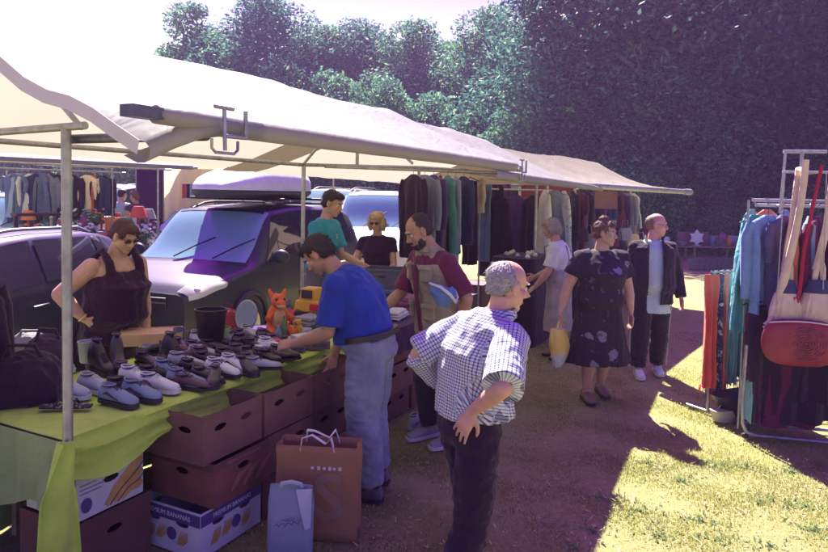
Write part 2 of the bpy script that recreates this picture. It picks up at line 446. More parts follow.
def top(root, J, name, m, sleeve=0.55, off=0.012, hem=0, wide=1.0, belly=0.0, bust=0.0, drop=0.0, amp=0.006, f=8, voxel=0.010, seed=0.0, cuff=0.006, neck=True, shoulders=True, post=None, flare=0.0, long_sleeve=False, extra=None, levels=None):
    """shirt, jacket or dress top following the body; sleeve = share of the upper arm (or >1: reaches down the forearm)"""
    k, fat = J['k'], J['fat']; mb = MB()
    rg = torso_rings(J, off=off, wide=wide, belly=belly, bust=bust, levels=levels)
    if drop > 0:
        up = J['dirs'][0]
        base = rg[0]; c0 = J['s0']
        low = []
        for q in base:
            w = (q-c0); low.append(c0 + w*(1.0+flare) + V((0, 0, -drop)))
        rg = [low] + rg
    mb.loft(rg)
    af = fat**1.2
    for s_ in 'RL':
        sh, el, wr = J['sh'+s_], J['el'+s_], J['wr'+s_]
        if shoulders: mb.ell(sh, (.056*k*af+off)*1.0, n=16, m=10)
        if sleeve > 0:
            e1 = sh.lerp(el, min(1, sleeve)); mb.tube([J['s4'].lerp(sh, 0.6), sh, sh.lerp(e1, .5), e1], [.062*k*af+off, .052*k*af+off, .049*k*af+off+cuff*.5, .046*k*af+off+cuff], n=16)
            if sleeve > 1:
                w1 = el.lerp(wr, sleeve-1); mb.ell(el, .044*k*af+off, n=14, m=8); mb.tube([el, el.lerp(w1, .5), w1], [.042*k*af+off, .040*k*af+off, .031*k*af+off+cuff*.6], n=14)
    if extra: extra(mb)
    return remesh_build(mb, name, m, root, voxel=voxel, smooth=2, disp=fold_noise(amp, f, seed), post=post)

def trousers(root, J, name, m, off=0.012, length=1.9, amp=0.006, f=8, voxel=0.011, seed=3.0, loose=1.0, belly=0.0):
    k, fat = J['k'], J['fat']; mb = MB()
    mb.loft(torso_rings(J, off=off*0.6, levels=(0, 1), belly=belly) + [])
    mb.ell(J['pel'] + V((0, -.01, -.02))*k, (.150*k*fat+off, .112*k*fat+off, .10*k), n=18, m=12)
    for s_ in 'RL':
        hp, kn, an = J['hip'+s_], J['knee'+s_], J['ank'+s_]
        k1 = hp.lerp(kn, min(1, length)); mb.tube([hp + V((0, 0, .06*k)), hp.lerp(k1, .25), hp.lerp(k1, .65), k1], [.078*k*fat+off, .084*k*fat+off, (.068*k*fat+off)*loose, (.057*k*fat+off)*loose], n=16)
        if length > 1:
            mb.ell(kn, (.056*k*fat+off)*loose, n=14, m=8); a1 = kn.lerp(an, length-1+0.06)
            mb.tube([kn, kn.lerp(a1, .4), a1], [(.056*k*fat+off)*loose, (.056*k*fat+off)*loose, (.046*k+off)*loose], n=16)
    return remesh_build(mb, name, m, root, voxel=voxel, smooth=2, disp=fold_noise(amp, f, seed, (1, 1, 1.3)))

def skirt(root, J, name, m, zlow, flare=1.35, amp=0.012, pleats=9, off=0.02, seed=0.0, top_level=2):
    k, fat = J['k'], J['fat']; mb = MB()
    rg = torso_rings(J, off=off, levels=(0, 1, 2)); c0 = J['s0']; rings = []
    for i in range(9):
        t = i/8; z = zlow + (c0.z-zlow)*t; f = flare + (1-flare)*t; rr = []
        ctr = V((c0.x, c0.y, z))
        for j, q in enumerate(rg[0]):
            a = 2*math.pi*j/20; w = (q-c0); w.z = 0
            rr.append(ctr + w*(f + (1-t)*0.06*math.sin(a*pleats+seed)))
        rings.append(rr)
    mb.loft(rings + rg)
    return remesh_build(mb, name, m, root, voxel=0.011, smooth=2, disp=fold_noise(amp, 7, seed, (1.3, 1.3, 0.3)))

def foot_shoe(root, J, s_, upm, solem, high=False, name='shoe'):
    k = J['k']; an = J['ank'+s_]; fd = J.get('foot'+s_, V((0, 1, 0))).normalized(); z0 = an.z-0.085*k
    sd = V((-fd.y, fd.x, 0)).normalized(); up = sd.cross(fd)*-1
    if up.z < 0: up = -up
    mb = MB(); rings = []
    for t, w, hh in ((-.075, .028, .055), (-.06, .037, .085), (-.02, .040, .095 if high else .082), (.04, .041, .078), (.10, .047, .055), (.16, .047, .042), (.195, .030, .028)):
        c = an + fd*t*k; c = V((c.x, c.y, z0)) + up*(0.012+hh*0.5)*k
        rings.append(ring(c, sd, up, w*k, hh*0.5*k, n=14, pw=0.8))
    mb.loft(rings); o = mb.build(name, upm, root)
    sb = MB(); out = []
    for t, w in ((-.083, .02), (-.07, .037), (-.02, .043), (.04, .041), (.10, .051), (.16, .051), (.195, .036), (.208, .018)):
        out.append((t, w))
    poly = [(t, w) for t, w in out] + [(t, -w) for t, w in reversed(out)]
    n = len(poly); c = V((an.x, an.y, z0))
    vs = [c + fd*t*k + sd*w*k + V((0, 0, .001)) for t, w in poly] + [c + fd*t*k + sd*w*k + V((0, 0, .026*k)) for t, w in poly]
    sb.add(vs, [tuple(reversed(range(n))), tuple(range(n, 2*n))] + [(j, (j+1) % n, (j+1) % n+n, j+n) for j in range(n)])
    sb.build('sole', solem, o, smooth=False)
    return o
def shoes(root, J, upm, solem, high=False, name='shoe'):
    for s_ in 'RL': foot_shoe(root, J, s_, upm, solem, high, name)

def sunglasses(root, J, m=None, clear=False, fm=None):
    p, h = J['p'], J['h']; fm = fm or FRAMEM
    mb = MB()
    for sx in (-1, 1):
        mb.tube([p((sx*.054, .080, .012)), p((sx*.076, .03, .012)), p((sx*.079, -.01, .006))], .0022*h if not clear else .0016*h, n=6)
    mb.tube([p((-.012, .098, .010)), p((0, .101, .012)), p((.012, .098, .010))], .0022*h, n=6)
    for sx in (-1, 1):
        pts = [p((sx*.033+.0235*math.cos(a), .0955-abs(sx*.033+.0235*math.cos(a))*0.22, .004+.0175*math.sin(a))) for a in [2*math.pi*i/14 for i in range(15)]]
        mb.tube(pts, .002*h if not clear else .0014*h, n=5)
    g = mb.build('glasses', fm, root)
    if not clear:
        for sx in (-1, 1):
            q = MB(); q.ell(p((sx*.033, .0905, .004)), (.0245*h, .005*h, .0185*h), n=14, m=8, rot=J['rot']); q.build('lens', LENS, g)
    return g

def person(label, px=None, loc=None, heading=0, **sk):
    """heading: compass of the facing direction in degrees, 0 = away from the camera (+Y), 90 = image right (+X)"""
    root = thing('person', label, 'person', loc, -R(heading))
    return root, skeleton(**sk)

def set_uv(me, J, k=1.0):
    """distance-along / distance-around coordinates on the cloth, per limb"""
    segs = [('t', J['s0'], J['nb'])]
    for s_ in 'RL': segs.append(('a', J['sh'+s_].lerp(J['el'+s_], .08), J['el'+s_])); segs.append(('a', J['el'+s_], J['wr'+s_]))
    at = me.attributes.new('cuv', 'FLOAT_VECTOR', 'POINT'); data = []
    for v in me.vertices:
        best = None
        for i, (ty, a, b) in enumerate(segs):
            ab = b-a; t = (v.co-a).dot(ab)/ab.length_squared; tc = min(1, max(0, t)); dd = (v.co-(a+ab*tc)).length - (.14 if ty == 't' else .05)
            if best is None or dd < best[0]: best = (dd, i, t*ab.length, ty, a, ab)
        dd, i, al, ty, a, ab = best; w = v.co-a; ab = ab.normalized(); w = w-ab*w.dot(ab)
        x = V((1, 0, 0)) if ty == 't' else V((0, 1, 0)); x = (x-ab*x.dot(ab)).normalized(); y = ab.cross(x)
        if ty == 't': u = w.dot(x) if abs(w.dot(x)) < .14 else w.dot(x)
        else: u = math.atan2(w.dot(y), w.dot(x))*0.06
        data += [u, al, float(i)]
    at.data.foreach_set('vector', data)

def check_mat(name, base, line, period=0.017, width=0.34, line2=None):
    m, nt, b = newmat(name); N, L = nt.nodes, nt.links
    setin(b, 'Roughness', 0.85)
    at = N.new('ShaderNodeAttribute'); at.attribute_name = 'cuv'
    sp = N.new('ShaderNodeSeparateXYZ'); L.new(at.outputs['Vector'], sp.inputs['Vector'])
    fs = []
    for k_ in ('X', 'Y'):
        a = N.new('ShaderNodeMath'); a.operation = 'DIVIDE'; a.inputs[1].default_value = period; L.new(sp.outputs[k_], a.inputs[0])
        f = N.new('ShaderNodeMath'); f.operation = 'FRACT'; L.new(a.outputs[0], f.inputs[0])
        c = N.new('ShaderNodeMath'); c.operation = 'LESS_THAN'; c.inputs[1].default_value = width; L.new(f.outputs[0], c.inputs[0]); fs.append(c)
    ad = N.new('ShaderNodeMath'); ad.operation = 'ADD'; L.new(fs[0].outputs[0], ad.inputs[0]); L.new(fs[1].outputs[0], ad.inputs[1])
    mu = N.new('ShaderNodeMath'); mu.operation = 'MULTIPLY'; mu.inputs[1].default_value = 0.5; L.new(ad.outputs[0], mu.inputs[0])
    rp = N.new('ShaderNodeValToRGB'); rp.color_ramp.elements[0].color = (*base, 1); rp.color_ramp.elements[1].color = (*line, 1)
    e = rp.color_ramp.elements.new(0.5); e.color = (*(line2 or tuple((x*.35+y*.65) for x, y in zip(base, line))), 1)
    L.new(mu.outputs[0], rp.inputs['Fac']); L.new(rp.outputs['Color'], b.inputs['Base Color'])
    nz = N.new('ShaderNodeTexNoise'); nz.inputs['Scale'].default_value = 16; tc = N.new('ShaderNodeTexCoord'); L.new(tc.outputs['Object'], nz.inputs['Vector'])
    bp = N.new('ShaderNodeBump'); bp.inputs['Strength'].default_value = 0.5; bp.inputs['Distance'].default_value = 0.02; L.new(nz.outputs['Fac'], bp.inputs['Height']); L.new(bp.outputs['Normal'], b.inputs['Normal'])
    return m
def spot_mat(name, base, spots, scale=9, lo=0.55, hi=0.6, rough=0.9):
    m, nt, b = newmat(name); N, L = nt.nodes, nt.links; setin(b, 'Roughness', rough)
    tc = N.new('ShaderNodeTexCoord'); prev = None
    for i, (c, sc, th) in enumerate(spots):
        vz = N.new('ShaderNodeTexVoronoi'); vz.inputs['Scale'].default_value = scale*sc
        mp = N.new('ShaderNodeMapping'); mp.inputs['Location'].default_value = (i*3.1, i*1.7, i*2.3); L.new(tc.outputs['Object'], mp.inputs['Vector'])
        nz = N.new('ShaderNodeTexNoise'); nz.inputs['Scale'].default_value = scale*sc*2.0; L.new(mp.outputs['Vector'], nz.inputs['Vector'])
        ml = N.new('ShaderNodeMixRGB'); ml.inputs['Fac'].default_value = 0.12; L.new(mp.outputs['Vector'], ml.inputs['Color1']); L.new(nz.outputs['Color'], ml.inputs['Color2'])
        L.new(ml.outputs['Color'], vz.inputs['Vector'])
        lt = N.new('ShaderNodeMath'); lt.operation = 'LESS_THAN'; lt.inputs[1].default_value = th; L.new(vz.outputs['Distance'], lt.inputs[0])
        mx = N.new('ShaderNodeMixRGB'); L.new(lt.outputs[0], mx.inputs['Fac']); mx.inputs['Color2'].default_value = (*c, 1)
        if prev: L.new(prev, mx.inputs['Color1'])
        else: mx.inputs['Color1'].default_value = (*base, 1)
        prev = mx.outputs['Color']
    L.new(prev, b.inputs['Base Color'])
    return m
# ================================================================= SETTING
SUNAZ = R(12.0); SUNEL = R(50.0)      # shadows fall towards the camera and slightly right

def ground_mat():
    m, nt, b = newmat('grass_ground'); N, L = nt.nodes, nt.links
    setin(b, 'Roughness', 0.95); setin(b, 'Specular IOR Level', 0.15)
    tc = N.new('ShaderNodeTexCoord')
    def nz(sc, det=6, rough=0.6):
        n = N.new('ShaderNodeTexNoise'); n.inputs['Scale'].default_value = sc; n.inputs['Detail'].default_value = det; n.inputs['Roughness'].default_value = rough
        L.new(tc.outputs['Object'], n.inputs['Vector']); return n
    def ramp(src, p0, c0, p1, c1):
        r = N.new('ShaderNodeValToRGB'); r.color_ramp.elements[0].position = p0; r.color_ramp.elements[0].color = (*c0, 1)
        r.color_ramp.elements[1].position = p1; r.color_ramp.elements[1].color = (*c1, 1); L.new(src, r.inputs['Fac']); return r
    a = ramp(nz(1.1).outputs['Fac'], .35, (.33, .33, .12), .68, (.48, .42, .21))
    c = ramp(nz(14, 8, .75).outputs['Fac'], .38, (.31, .33, .12), .62, (.50, .48, .22))
    mx = N.new('ShaderNodeMixRGB'); mx.inputs['Fac'].default_value = .55; L.new(a.outputs[0], mx.inputs[1]); L.new(c.outputs[0], mx.inputs[2])
    f = ramp(nz(110, 4, .8).outputs['Fac'], .3, (.66, .66, .66), .7, (1.25, 1.25, 1.25))
    m2 = N.new('ShaderNodeMixRGB'); m2.blend_type = 'MULTIPLY'; m2.inputs['Fac'].default_value = .8; L.new(mx.outputs[0], m2.inputs[1]); L.new(f.outputs[0], m2.inputs[2])
    L.new(m2.outputs[0], b.inputs['Base Color'])
    bp = N.new('ShaderNodeBump'); bp.inputs['Strength'].default_value = .9; bp.inputs['Distance'].default_value = .03
    n4 = nz(55, 6, .8); L.new(n4.outputs['Fac'], bp.inputs['Height']); L.new(bp.outputs['Normal'], b.inputs['Normal'])
    return m

def build_ground():
    mb = MB(); xs = sorted(set([-120, -60, -30, -15] + [x*0.5 for x in range(-24, 41)] + [30, 60, 120])); ys = [-20, -8, -3] + [y*0.5 for y in range(0, 51)] + [30, 40, 60, 90, 140]
    rows = []
    for y in ys:
        rows.append([V((x, y, 0.014*noise.noise(V((x*.7, y*.7, 0))) - 0.01)) for x in xs])
    mb.grid(rows); o = mb.build('ground', ground_mat(), None); tag(o, kind='structure')

def blades(name, pts, hmin, hmax, m, wid=0.004, lean=0.5, cols=None, per=1):
    """real grass blades, three-sided tapering slips of leaf"""
    n = len(pts); ang = npr.rand(n)*math.pi*2; h = hmin + (hmax-hmin)*npr.rand(n)**1.5; w = wid*(0.6+0.8*npr.rand(n))
    la = npr.rand(n)*math.pi*2; lm = lean*npr.rand(n)*h
    dx, dy = np.cos(ang)*w, np.sin(ang)*w; p = np.array(pts)
    v = np.zeros((n, 5, 3)); v[:, 0] = p; v[:, 0, 0] -= dx; v[:, 0, 1] -= dy; v[:, 1] = p; v[:, 1, 0] += dx; v[:, 1, 1] += dy
    mid = p.copy(); mid[:, 0] += np.cos(la)*lm*.35; mid[:, 1] += np.sin(la)*lm*.35; mid[:, 2] += h*.6
    v[:, 2] = mid; v[:, 2, 0] += dx*.8; v[:, 2, 1] += dy*.8; v[:, 3] = mid; v[:, 3, 0] -= dx*.8; v[:, 3, 1] -= dy*.8
    tip = p.copy(); tip[:, 0] += np.cos(la)*lm; tip[:, 1] += np.sin(la)*lm; tip[:, 2] += h*.95; v[:, 4] = tip
    k = np.arange(n)[:, None]*5
    me = bpy.data.meshes.new(name); me.vertices.add(n*5); me.vertices.foreach_set('co', v.reshape(-1))
    loops = np.concatenate([k+np.array([[0, 1, 2, 3]]), k+np.array([[3, 2, 4]])], axis=1).reshape(-1)
    me.loops.add(n*7); me.loops.foreach_set('vertex_index', loops.astype(np.int32))
    st = np.stack([np.arange(n)*7, np.arange(n)*7+4], 1).reshape(-1); me.polygons.add(n*2); me.polygons.foreach_set('loop_start', st.astype(np.int32))
    me.polygons.foreach_set('loop_total', np.tile([4, 3], n).astype(np.int32)); me.update(calc_edges=True); me.validate()
    me.materials.append(m)
    o = bpy.data.objects.new(name, me); COL.objects.link(o); return o

def build_grass():
    gm = mat('grass_blade', (.36, .37, .12), rough=.8, var=.35, scale=2.5, bump=0, transl=.5)
    pts = []
    N_ = 380000
    # density falls with distance, so the blades are spread evenly over the picture
    t = npr.rand(N_); Y = 2.3*(9.5/2.3)**t; X = -1.0 + npr.rand(N_)*(Y*0.66+1.4)
    keep = 0.35 + 0.9*np.array([noise.noise(V((x*2.2, y*2.2, 3))) for x, y in zip(X[:N_], Y[:N_])]) > npr.rand(N_)*0.75
    X, Y = X[keep], Y[keep]
    pts = np.stack([X, Y, np.full(len(X), -.012)], 1)
    o = blades('grass', pts, .006, .026, gm, wid=.0028); tag(o, kind='stuff')
    # coarser weeds: darker rosettes
    wm = mat('weed_leaf', (.24, .34, .15), rough=.75, var=.3, scale=9, bump=0, transl=.3)
    pts = []
    cl = [(612, 500), (648, 462), (590, 530), (600, 497), (716, 465), (760, 500), (700, 520), (790, 470), (660, 535), (720, 540), (805, 505), (770, 545), (640, 510), (680, 480), (575, 548), (748, 466), (815, 530)]
    for px, py in cl:
        c = onz(px, py)
        for _ in range(70):
            a = rnd.random()*6.28; r = abs(rnd.gauss(0, .07)); pts.append((c.x+math.cos(a)*r*1.5, c.y+math.sin(a)*r, -.01))
    o = blades('weeds', pts, .01, .032, wm, wid=.0065, lean=1.6); tag(o, kind='stuff')
    lm = mat('dry_litter', (.50, .42, .24), rough=.9, var=.3, scale=9, bump=0)
    t = npr.rand(9000); Y = 2.3*(9.5/2.3)**t; X = -1.0 + npr.rand(9000)*(Y*0.66+1.4)
    o = blades('dry_litter', np.stack([X, Y, np.full(9000, .004)], 1), .003, .012, lm, wid=.004, lean=6); tag(o, kind='stuff')

# ----------------------------------------------------------------- market stalls
def canvas_mat(name, col=(.38, .38, .40), tcol=(.40, .355, .27), fac=.46):
    m, nt, b = newmat(name); N, L = nt.nodes, nt.links; setin(b, 'Roughness', .6); setin(b, 'Specular IOR Level', .3)
    tc = N.new('ShaderNodeTexCoord'); nz = N.new('ShaderNodeTexNoise'); nz.inputs['Scale'].default_value = 1.6; nz.inputs['Detail'].default_value = 7
    L.new(tc.outputs['Object'], nz.inputs['Vector'])
    rp = N.new('ShaderNodeValToRGB'); rp.color_ramp.elements[0].position = .35; rp.color_ramp.elements[0].color = (col[0]*.86, col[1]*.85, col[2]*.82, 1)
    rp.color_ramp.elements[1].position = .65; rp.color_ramp.elements[1].color = (*col, 1); L.new(nz.outputs['Fac'], rp.inputs['Fac']); L.new(rp.outputs['Color'], b.inputs['Base Color'])
    n2 = N.new('ShaderNodeTexNoise'); n2.inputs['Scale'].default_value = 3.2; n2.inputs['Detail'].default_value = 3; n2.inputs['Distortion'].default_value = .6
    mp = N.new('ShaderNodeMapping'); mp.inputs['Rotation'].default_value = (0, 0, R(26)); mp.inputs['Scale'].default_value = (2.2, .7, 1); L.new(tc.outputs['Object'], mp.inputs['Vector']); L.new(mp.outputs['Vector'], n2.inputs['Vector'])
    bp = N.new('ShaderNodeBump'); bp.inputs['Strength'].default_value = .35; bp.inputs['Distance'].default_value = .05; L.new(n2.outputs['Fac'], bp.inputs['Height']); L.new(bp.outputs['Normal'], b.inputs['Normal'])
    tr = N.new('ShaderNodeBsdfTranslucent'); tr.inputs['Color'].default_value = (*tcol, 1)
    ms = N.new('ShaderNodeMixShader'); ms.inputs['Fac'].default_value = fac
    L.new(b.outputs['BSDF'], ms.inputs[1]); L.new(tr.outputs['BSDF'], ms.inputs[2]); L.new(ms.outputs['Shader'], N['Material Output'].inputs['Surface'])
    return m
CANVAS = canvas_mat('canvas_white'); CANVAS2 = canvas_mat('canvas_cream', (.39, .365, .31), (.42, .34, .23), .48)
STEEL = steel(); STEELD = steel('steel_dark', (.12, .12, .16), .45)

def P2(base, u, n, s, t, z=0): q = base + n*s + u*t; return V((q.x, q.y, z))

def canvas(root, f, t0, t1, ridge_s=-.5, eave_s=.75, back_s=-2.1, zr=2.68, ze=2.13, zb=2.12, mtl=None, sag=.03, near=None, hip=0.0, wrap=True, seed=0, hem=.05, nt_=36, zslope=0.0):
    """roof cloth of one stall: back slope, ridge, front slope, rolled round the eave tube"""
    rows = []
    for i in range(nt_+1):
        a = i/nt_; t = t0 + (t1-t0)*a; row = []
        hp = max(0, (a-(1-hip))/hip) if hip else 0
        prof = []
        for j in range(9): # back slope
            b = j/8; prof.append((back_s + (ridge_s-back_s)*b, zb + (zr-zb)*b - .05*math.sin(math.pi*b)))
        for j in range(1, 15):
            b = j/14; prof.append((ridge_s + (eave_s-ridge_s)*b, zr + (ze+.038-zr)*b - sag*math.sin(math.pi*b)*(1.0)))
        if wrap:
            for aa in (60, 20, -20, -60, -100): prof.append((eave_s + .042*math.cos(R(aa)), ze + .042*math.sin(R(aa))))
            prof.append((eave_s-.06, ze-.03))
        for k, (s, z) in enumerate(prof):
            dz = .012*noise.noise(V((s*2.5+seed, t*2.2, 1))) + .008*noise.noise(V((s*7+seed, t*5, 4)))
            zz = z + zslope*(t-t0)
            if wrap and k > 21: dz *= .15
            if hip and hp > 0 and z > ze: zz = zz - (z-ze)*(hp**1.6)*.93
            # drape sag between supports
            zz -= .025*math.sin(math.pi*a*2)**2*(1 if z > ze+.06 else 0)
            s2, t2 = s, t
            if near: s2, t2, zz = near(s, t, zz, k, a)
            row.append(f(s2, t2, zz+dz))
        rows.append(row)
    mb = MB(); mb.grid(rows); mb.build('canopy', mtl or CANVAS, root, world=True, fix=False)
    # hem hanging at the near end
    if hem:
        h = MB(); r0 = rows[0][1:23]; h.grid([[p + V((0, 0, .002)) for p in r0], [p - V((0, 0, hem)) + (U*-.01) for p in r0]]); h.build('valance', canvas_mat('canvas_hem', (.80, .80, .82), (.8, .76, .68), .5), root, world=True, fix=False)

def bar(root, name, a, b, r, m=None, n=10):
    mb = MB(); mb.tube([a, b], r, n=n); return mb.build(name, m or STEEL, root, world=True)

def clamp_bracket(root, s, t, z):
    mb = MB(); f = lambda ds, dt, dz: P(s+ds, t+dt, z+dz)
    mb.tube([f(.055, 0, .07), f(.06, 0, -.09)], .008, n=8); mb.tube([f(.055, -.05, .07), f(.055, .05, .07)], .008, n=8)
    mb.tube([f(.055, .12, .07), f(.055, .12, -.035), f(.06, 0, -.035)], .009, n=8)
    mb.tube([f(.06, -.07, -.05), f(.06, -.07, -.085), f(.06, -.05, -.10), f(.06, .05, -.10), f(.06, .07, -.085), f(.06, .07, -.05)], .006, n=8)
    mb.build('clamp_hook', STEEL, root, world=True)

def build_row():
    # ---- first stall
    r = thing('market_stall', 'nearest white canvas market stall with steel poles over the long shoe table', 'market stall', P(-.5, 1, 0))
    def near1(s, t, z, k, a):
        w = max(0, 1-a*13.0)**1.3; w2 = max(0, 1-a*5); t -= .42*w2*(.75-s)/1.25 if s > -.6 else .42*w2
        if w > 0:
            e = max(0, (s-.15)/.6); z -= (.10*e*w + .015*math.sin(math.pi*min(1, e*1.1))*w); s -= .06*e*w
            z += .018*math.sin(s*16)*w*(1 if s > -.3 else 0)
        return s, t, z
    canvas(r, P, -1.0, 2.95, near=near1, seed=1, ze=2.142)
    t_ = bar(r, 'eave_tube', P(.75, -1.07, 2.150), P(.75, 3.07, 2.135), .012)
    b = MB(); b.box(P(.75, -1.04, 2.152), (.13, .062, .040), rz=math.atan2(U.y, U.x)); b.build('tube_end', STEELD, r, world=True)
    b = MB(); b.tube([P(.75, 2.93, 2.135), P(.75, 3.10, 2.135)], .031, n=12); b.build('tube_end', STEEL, r, world=True)
    b = MB(); b.tube([P(.75, -.985, 2.151), P(.75, -.8, 2.150), P(.75, -.45, 2.147)], [.033, .035, .038], n=14); b.build('tube_sleeve', CANVAS, r, world=True)
    clamp_bracket(r, .75, tpx(.75, 213, 2.1), 2.135); clamp_bracket(r, .75, 2.98, 2.135)
    t67 = tpx(0, 67, 1.5)
    bar(r, 'pole', P(0, t67, 0), P(0, t67, 2.14), .021)
    bar(r, 'end_rail', P(-1.9, t67-.0, 2.10), P(.12, t67, 2.15), .017)
    bar(r, 'pole', P(-1, t67-.6, 0), P(-1, t67-.6, 2.14), .02)
    for px in (303, 418): t = tpx(-1, px, 1.6); bar(r, 'pole', P(-1, t, 0), P(-1, t, hpx(-1, t, {303: 165, 418: 167}[px])), .019)
    bar(r, 'rear_rail', P(-1, t67-.7, 2.13), P(-1, 2.27, 2.13), .016); bar(r, 'rear_rail', P(-1, 2.2, 2.128), P(-1, 4.7, 2.215), .016)
    tb = tpx(.75, 205, 2.1)
    bar(r, 'outrigger', P(-.05, tb+.02, 2.10), P(.74, tb+.02, 2.10), .02, STEELD)
    bar(r, 'outrigger', P(-1.0, 2.62, 2.13), P(.74, 2.62, 2.08), .014)
    bar(r, 'ridge_pole', P(-.5, -1.0, 2.63), P(-.5, 2.25, 2.63), .018)
    for t in (t67, 2.27): bar(r, 'ridge_strut', P(-1, t, 2.13), P(-.5, t, 2.62), .012); bar(r, 'ridge_strut', P(-.5, t, 2.62), P(.1, t, 2.14), .012)
    # ---- second stall
    r2 = thing('market_stall', 'second white canvas stall beyond the first, its clothes hanging from the rear rail', 'market stall', P(-.5, 4.5, 0))
    canvas(r2, P, 2.40, 6.75, zr=2.66, ze=2.06, zb=2.08, hip=.28, seed=5, hem=0, zslope=-.010)
    bar(r2, 'eave_tube', P(.75, 3.15, 2.05), P(.75, 6.6, 2.01), .022)
    t = tpx(-1, 497, 1.6); bar(r2, 'pole', P(-1, t, 0), P(-1, t, 2.25), .02); bar(r2, 'rear_rail', P(-1, 4.72, 2.215), P(-1, 7.6, 2.262), .016)
    bar(r2, 'pole', P(0, 6.2, 0), P(0, 6.2, 2.1), .019); bar(r2, 'outrigger', P(-1, 6.2, 2.2), P(.74, 6.2, 2.02), .014)
    bar(r2, 'ridge_pole', P(-.5, 2.4, 2.6), P(-.5, 5.6, 2.58), .018)
    # small uprights between rail and canopy
    for px in (357,): t = tpx(-1, px, 2.1); bar(r, 'upright', P(-1, t, 2.13), P(-1, t, 2.30), .018)
    # ---- third stall, turned a little
    u3 = V((.581, .814, 0)); n3 = V((.814, -.581, 0)); B3 = V((2.5, 9.1, 0)) - n3*1.25
    f3 = lambda s, t, z: P2(B3, u3, n3, s, t, z)
    r3 = thing('market_stall', 'farthest cream canvas stall of the row beside the dark trees', 'market stall', B3 + u3*2)
    canvas(r3, f3, -.9, 4.5, ridge_s=0, eave_s=1.25, back_s=-1.4, zr=2.56, ze=2.04, zb=2.1, mtl=CANVAS2, hip=.25, seed=9, hem=.03, sag=.08)
    bar(r3, 'eave_tube', f3(1.25, -.1, 2.04), f3(1.25, 4.9, 2.03), .045); b = MB(); b.tube([f3(1.25, 4.5, 2.03), f3(1.25, 5.0, 2.03)], .06, n=12); b.build('tube_end', STEEL, r3, world=True)
    for s, t in ((.4, .2), (.4, 4.0), (-1.1, .2), (-1.1, 4.0)): bar(r3, 'pole', f3(s, t, 0), f3(s, t, 2.2), .02)
    for s in (.4, -1.1): bar(r3, 'rail', f3(s, -.4, 2.08), f3(s, 4.4, 2.08), .016)
    # ---- background row on the left
    B4 = V((-7.2, 11.2, 0)); u4 = V((.60, .80, 0)); n4 = V((.80, -.60, 0)); f4 = lambda s, t, z: P2(B4, u4, n4, s, t, z)
    r4 = thing('market_stall', 'long white canvas stall in the background above the clothes and bric-a-brac', 'market stall', B4)
    canvas(r4, f4, -4.5, 3.2, ridge_s=-.2, eave_s=1.2, back_s=-1.6, zr=2.72, ze=2.30, zb=2.3, seed=14, hem=0, mtl=CANVAS)
    bar(r4, 'eave_tube', f4(1.2, -4.5, 2.3), f4(1.2, 3.3, 2.3), .03)
    for t in (-3.4, -.6, 2.9):
        for s in (.5, -1.2): bar(r4, 'pole', f4(s, t, 0), f4(s, t, 2.3), .022)
    bar(r4, 'rail', f4(.5, -4.5, 2.26), f4(.5, 3.2, 2.26), .018); bar(r4, 'rail', f4(-1.2, -4.5, 2.2), f4(-1.2, 3.2, 2.2), .018)
    r5 = thing('market_stall', 'cream canvas stall with a side wall hanging down behind the roof box', 'market stall', (-4.4, 14, 0))
    B5 = V((-4.3, 15.2, 0)); f5 = lambda s, t, z: P2(B5, u4, n4, s, t, z)
    canvas(r5, f5, -.9, 3.6, ridge_s=0, eave_s=1.2, back_s=-1.4, zr=2.75, ze=2.33, zb=2.3, seed=24, hem=0, mtl=CANVAS2)
    for s, t in ((.5, -.6), (.5, 3), (-1.1, -.6), (-1.1, 3)): bar(r5, 'pole', f5(s, t, 0), f5(s, t, 2.3), .022)
    w = MB(); a = atY(164, 168, 14.3); b_ = atY(214, 168, 14.6); rows = []
    for i in range(13):
        z = 2.32 - i*.125; rows.append([V((a.x+(b_.x-a.x)*j/24, a.y+(b_.y-a.y)*j/24 + .03*math.sin(j*1.3+i*.2), z)) for j in range(25)])
    w.grid(rows); w.build('side_wall', canvas_mat('canvas_wall', (.72, .66, .50), (.75, .65, .45), .5), r5, world=True, fix=False)
    # pictures clipped to the cream wall
    for px, c in ((184, (.45, .05, .08)), (188, (.03, .02, .05)), (192, (.15, .25, .45))):
        q = atY(px, 191, 14.2); g = MB(); g.box((q.x, q.y, q.z), (.075, .015, .30)); o = g.build('pennant', cloth('pen%d' % px, c), None)
        tag(o, {184: 'small red strip of cloth on the cream stall wall', 188: 'small dark strip of cloth on the cream stall wall', 192: 'small blue strip of cloth on the cream stall wall'}[px], 'cloth strip')
build_ground(); build_grass(); build_row()
# ================================================================= VEHICLES
def paint(name, col, rough=.28, metal=.35): return mat('paint_' + name, col, rough=rough, metal=metal*.4, var=.05, scale=3, bump=.02, bscale=200, coat=.14, spec=.2, dirt=.12, dirtcol=(.25, .22, .18))
GLASSC = emptymat_glass('car_glass', (.20, .36, .42), .10, .05); RUBBER = mat('tyre_rubber', (.025, .02, .025), rough=.85, var=.2); RIM = mat('wheel_rim', (.45, .46, .48), rough=.35, metal=.8, var=.1)  # windscreen glass: reflected sky put into its pale blue base colour
LAMPG = emptymat_glass('lamp_glass', (.55, .56, .52), .12); BLACKP = plastic('trim_black', (.03, .02, .035), .5)
def lerp_tab(tab, x):
    if x <= tab[0][0]: return tab[0][1]
    for (a, va), (b, vb) in zip(tab, tab[1:]):
        if x <= b:
            t = (x-a)/(b-a); t = t*t*(3-2*t)*.5 + t*.5; return va+(vb-va)*t
    return tab[-1][1]

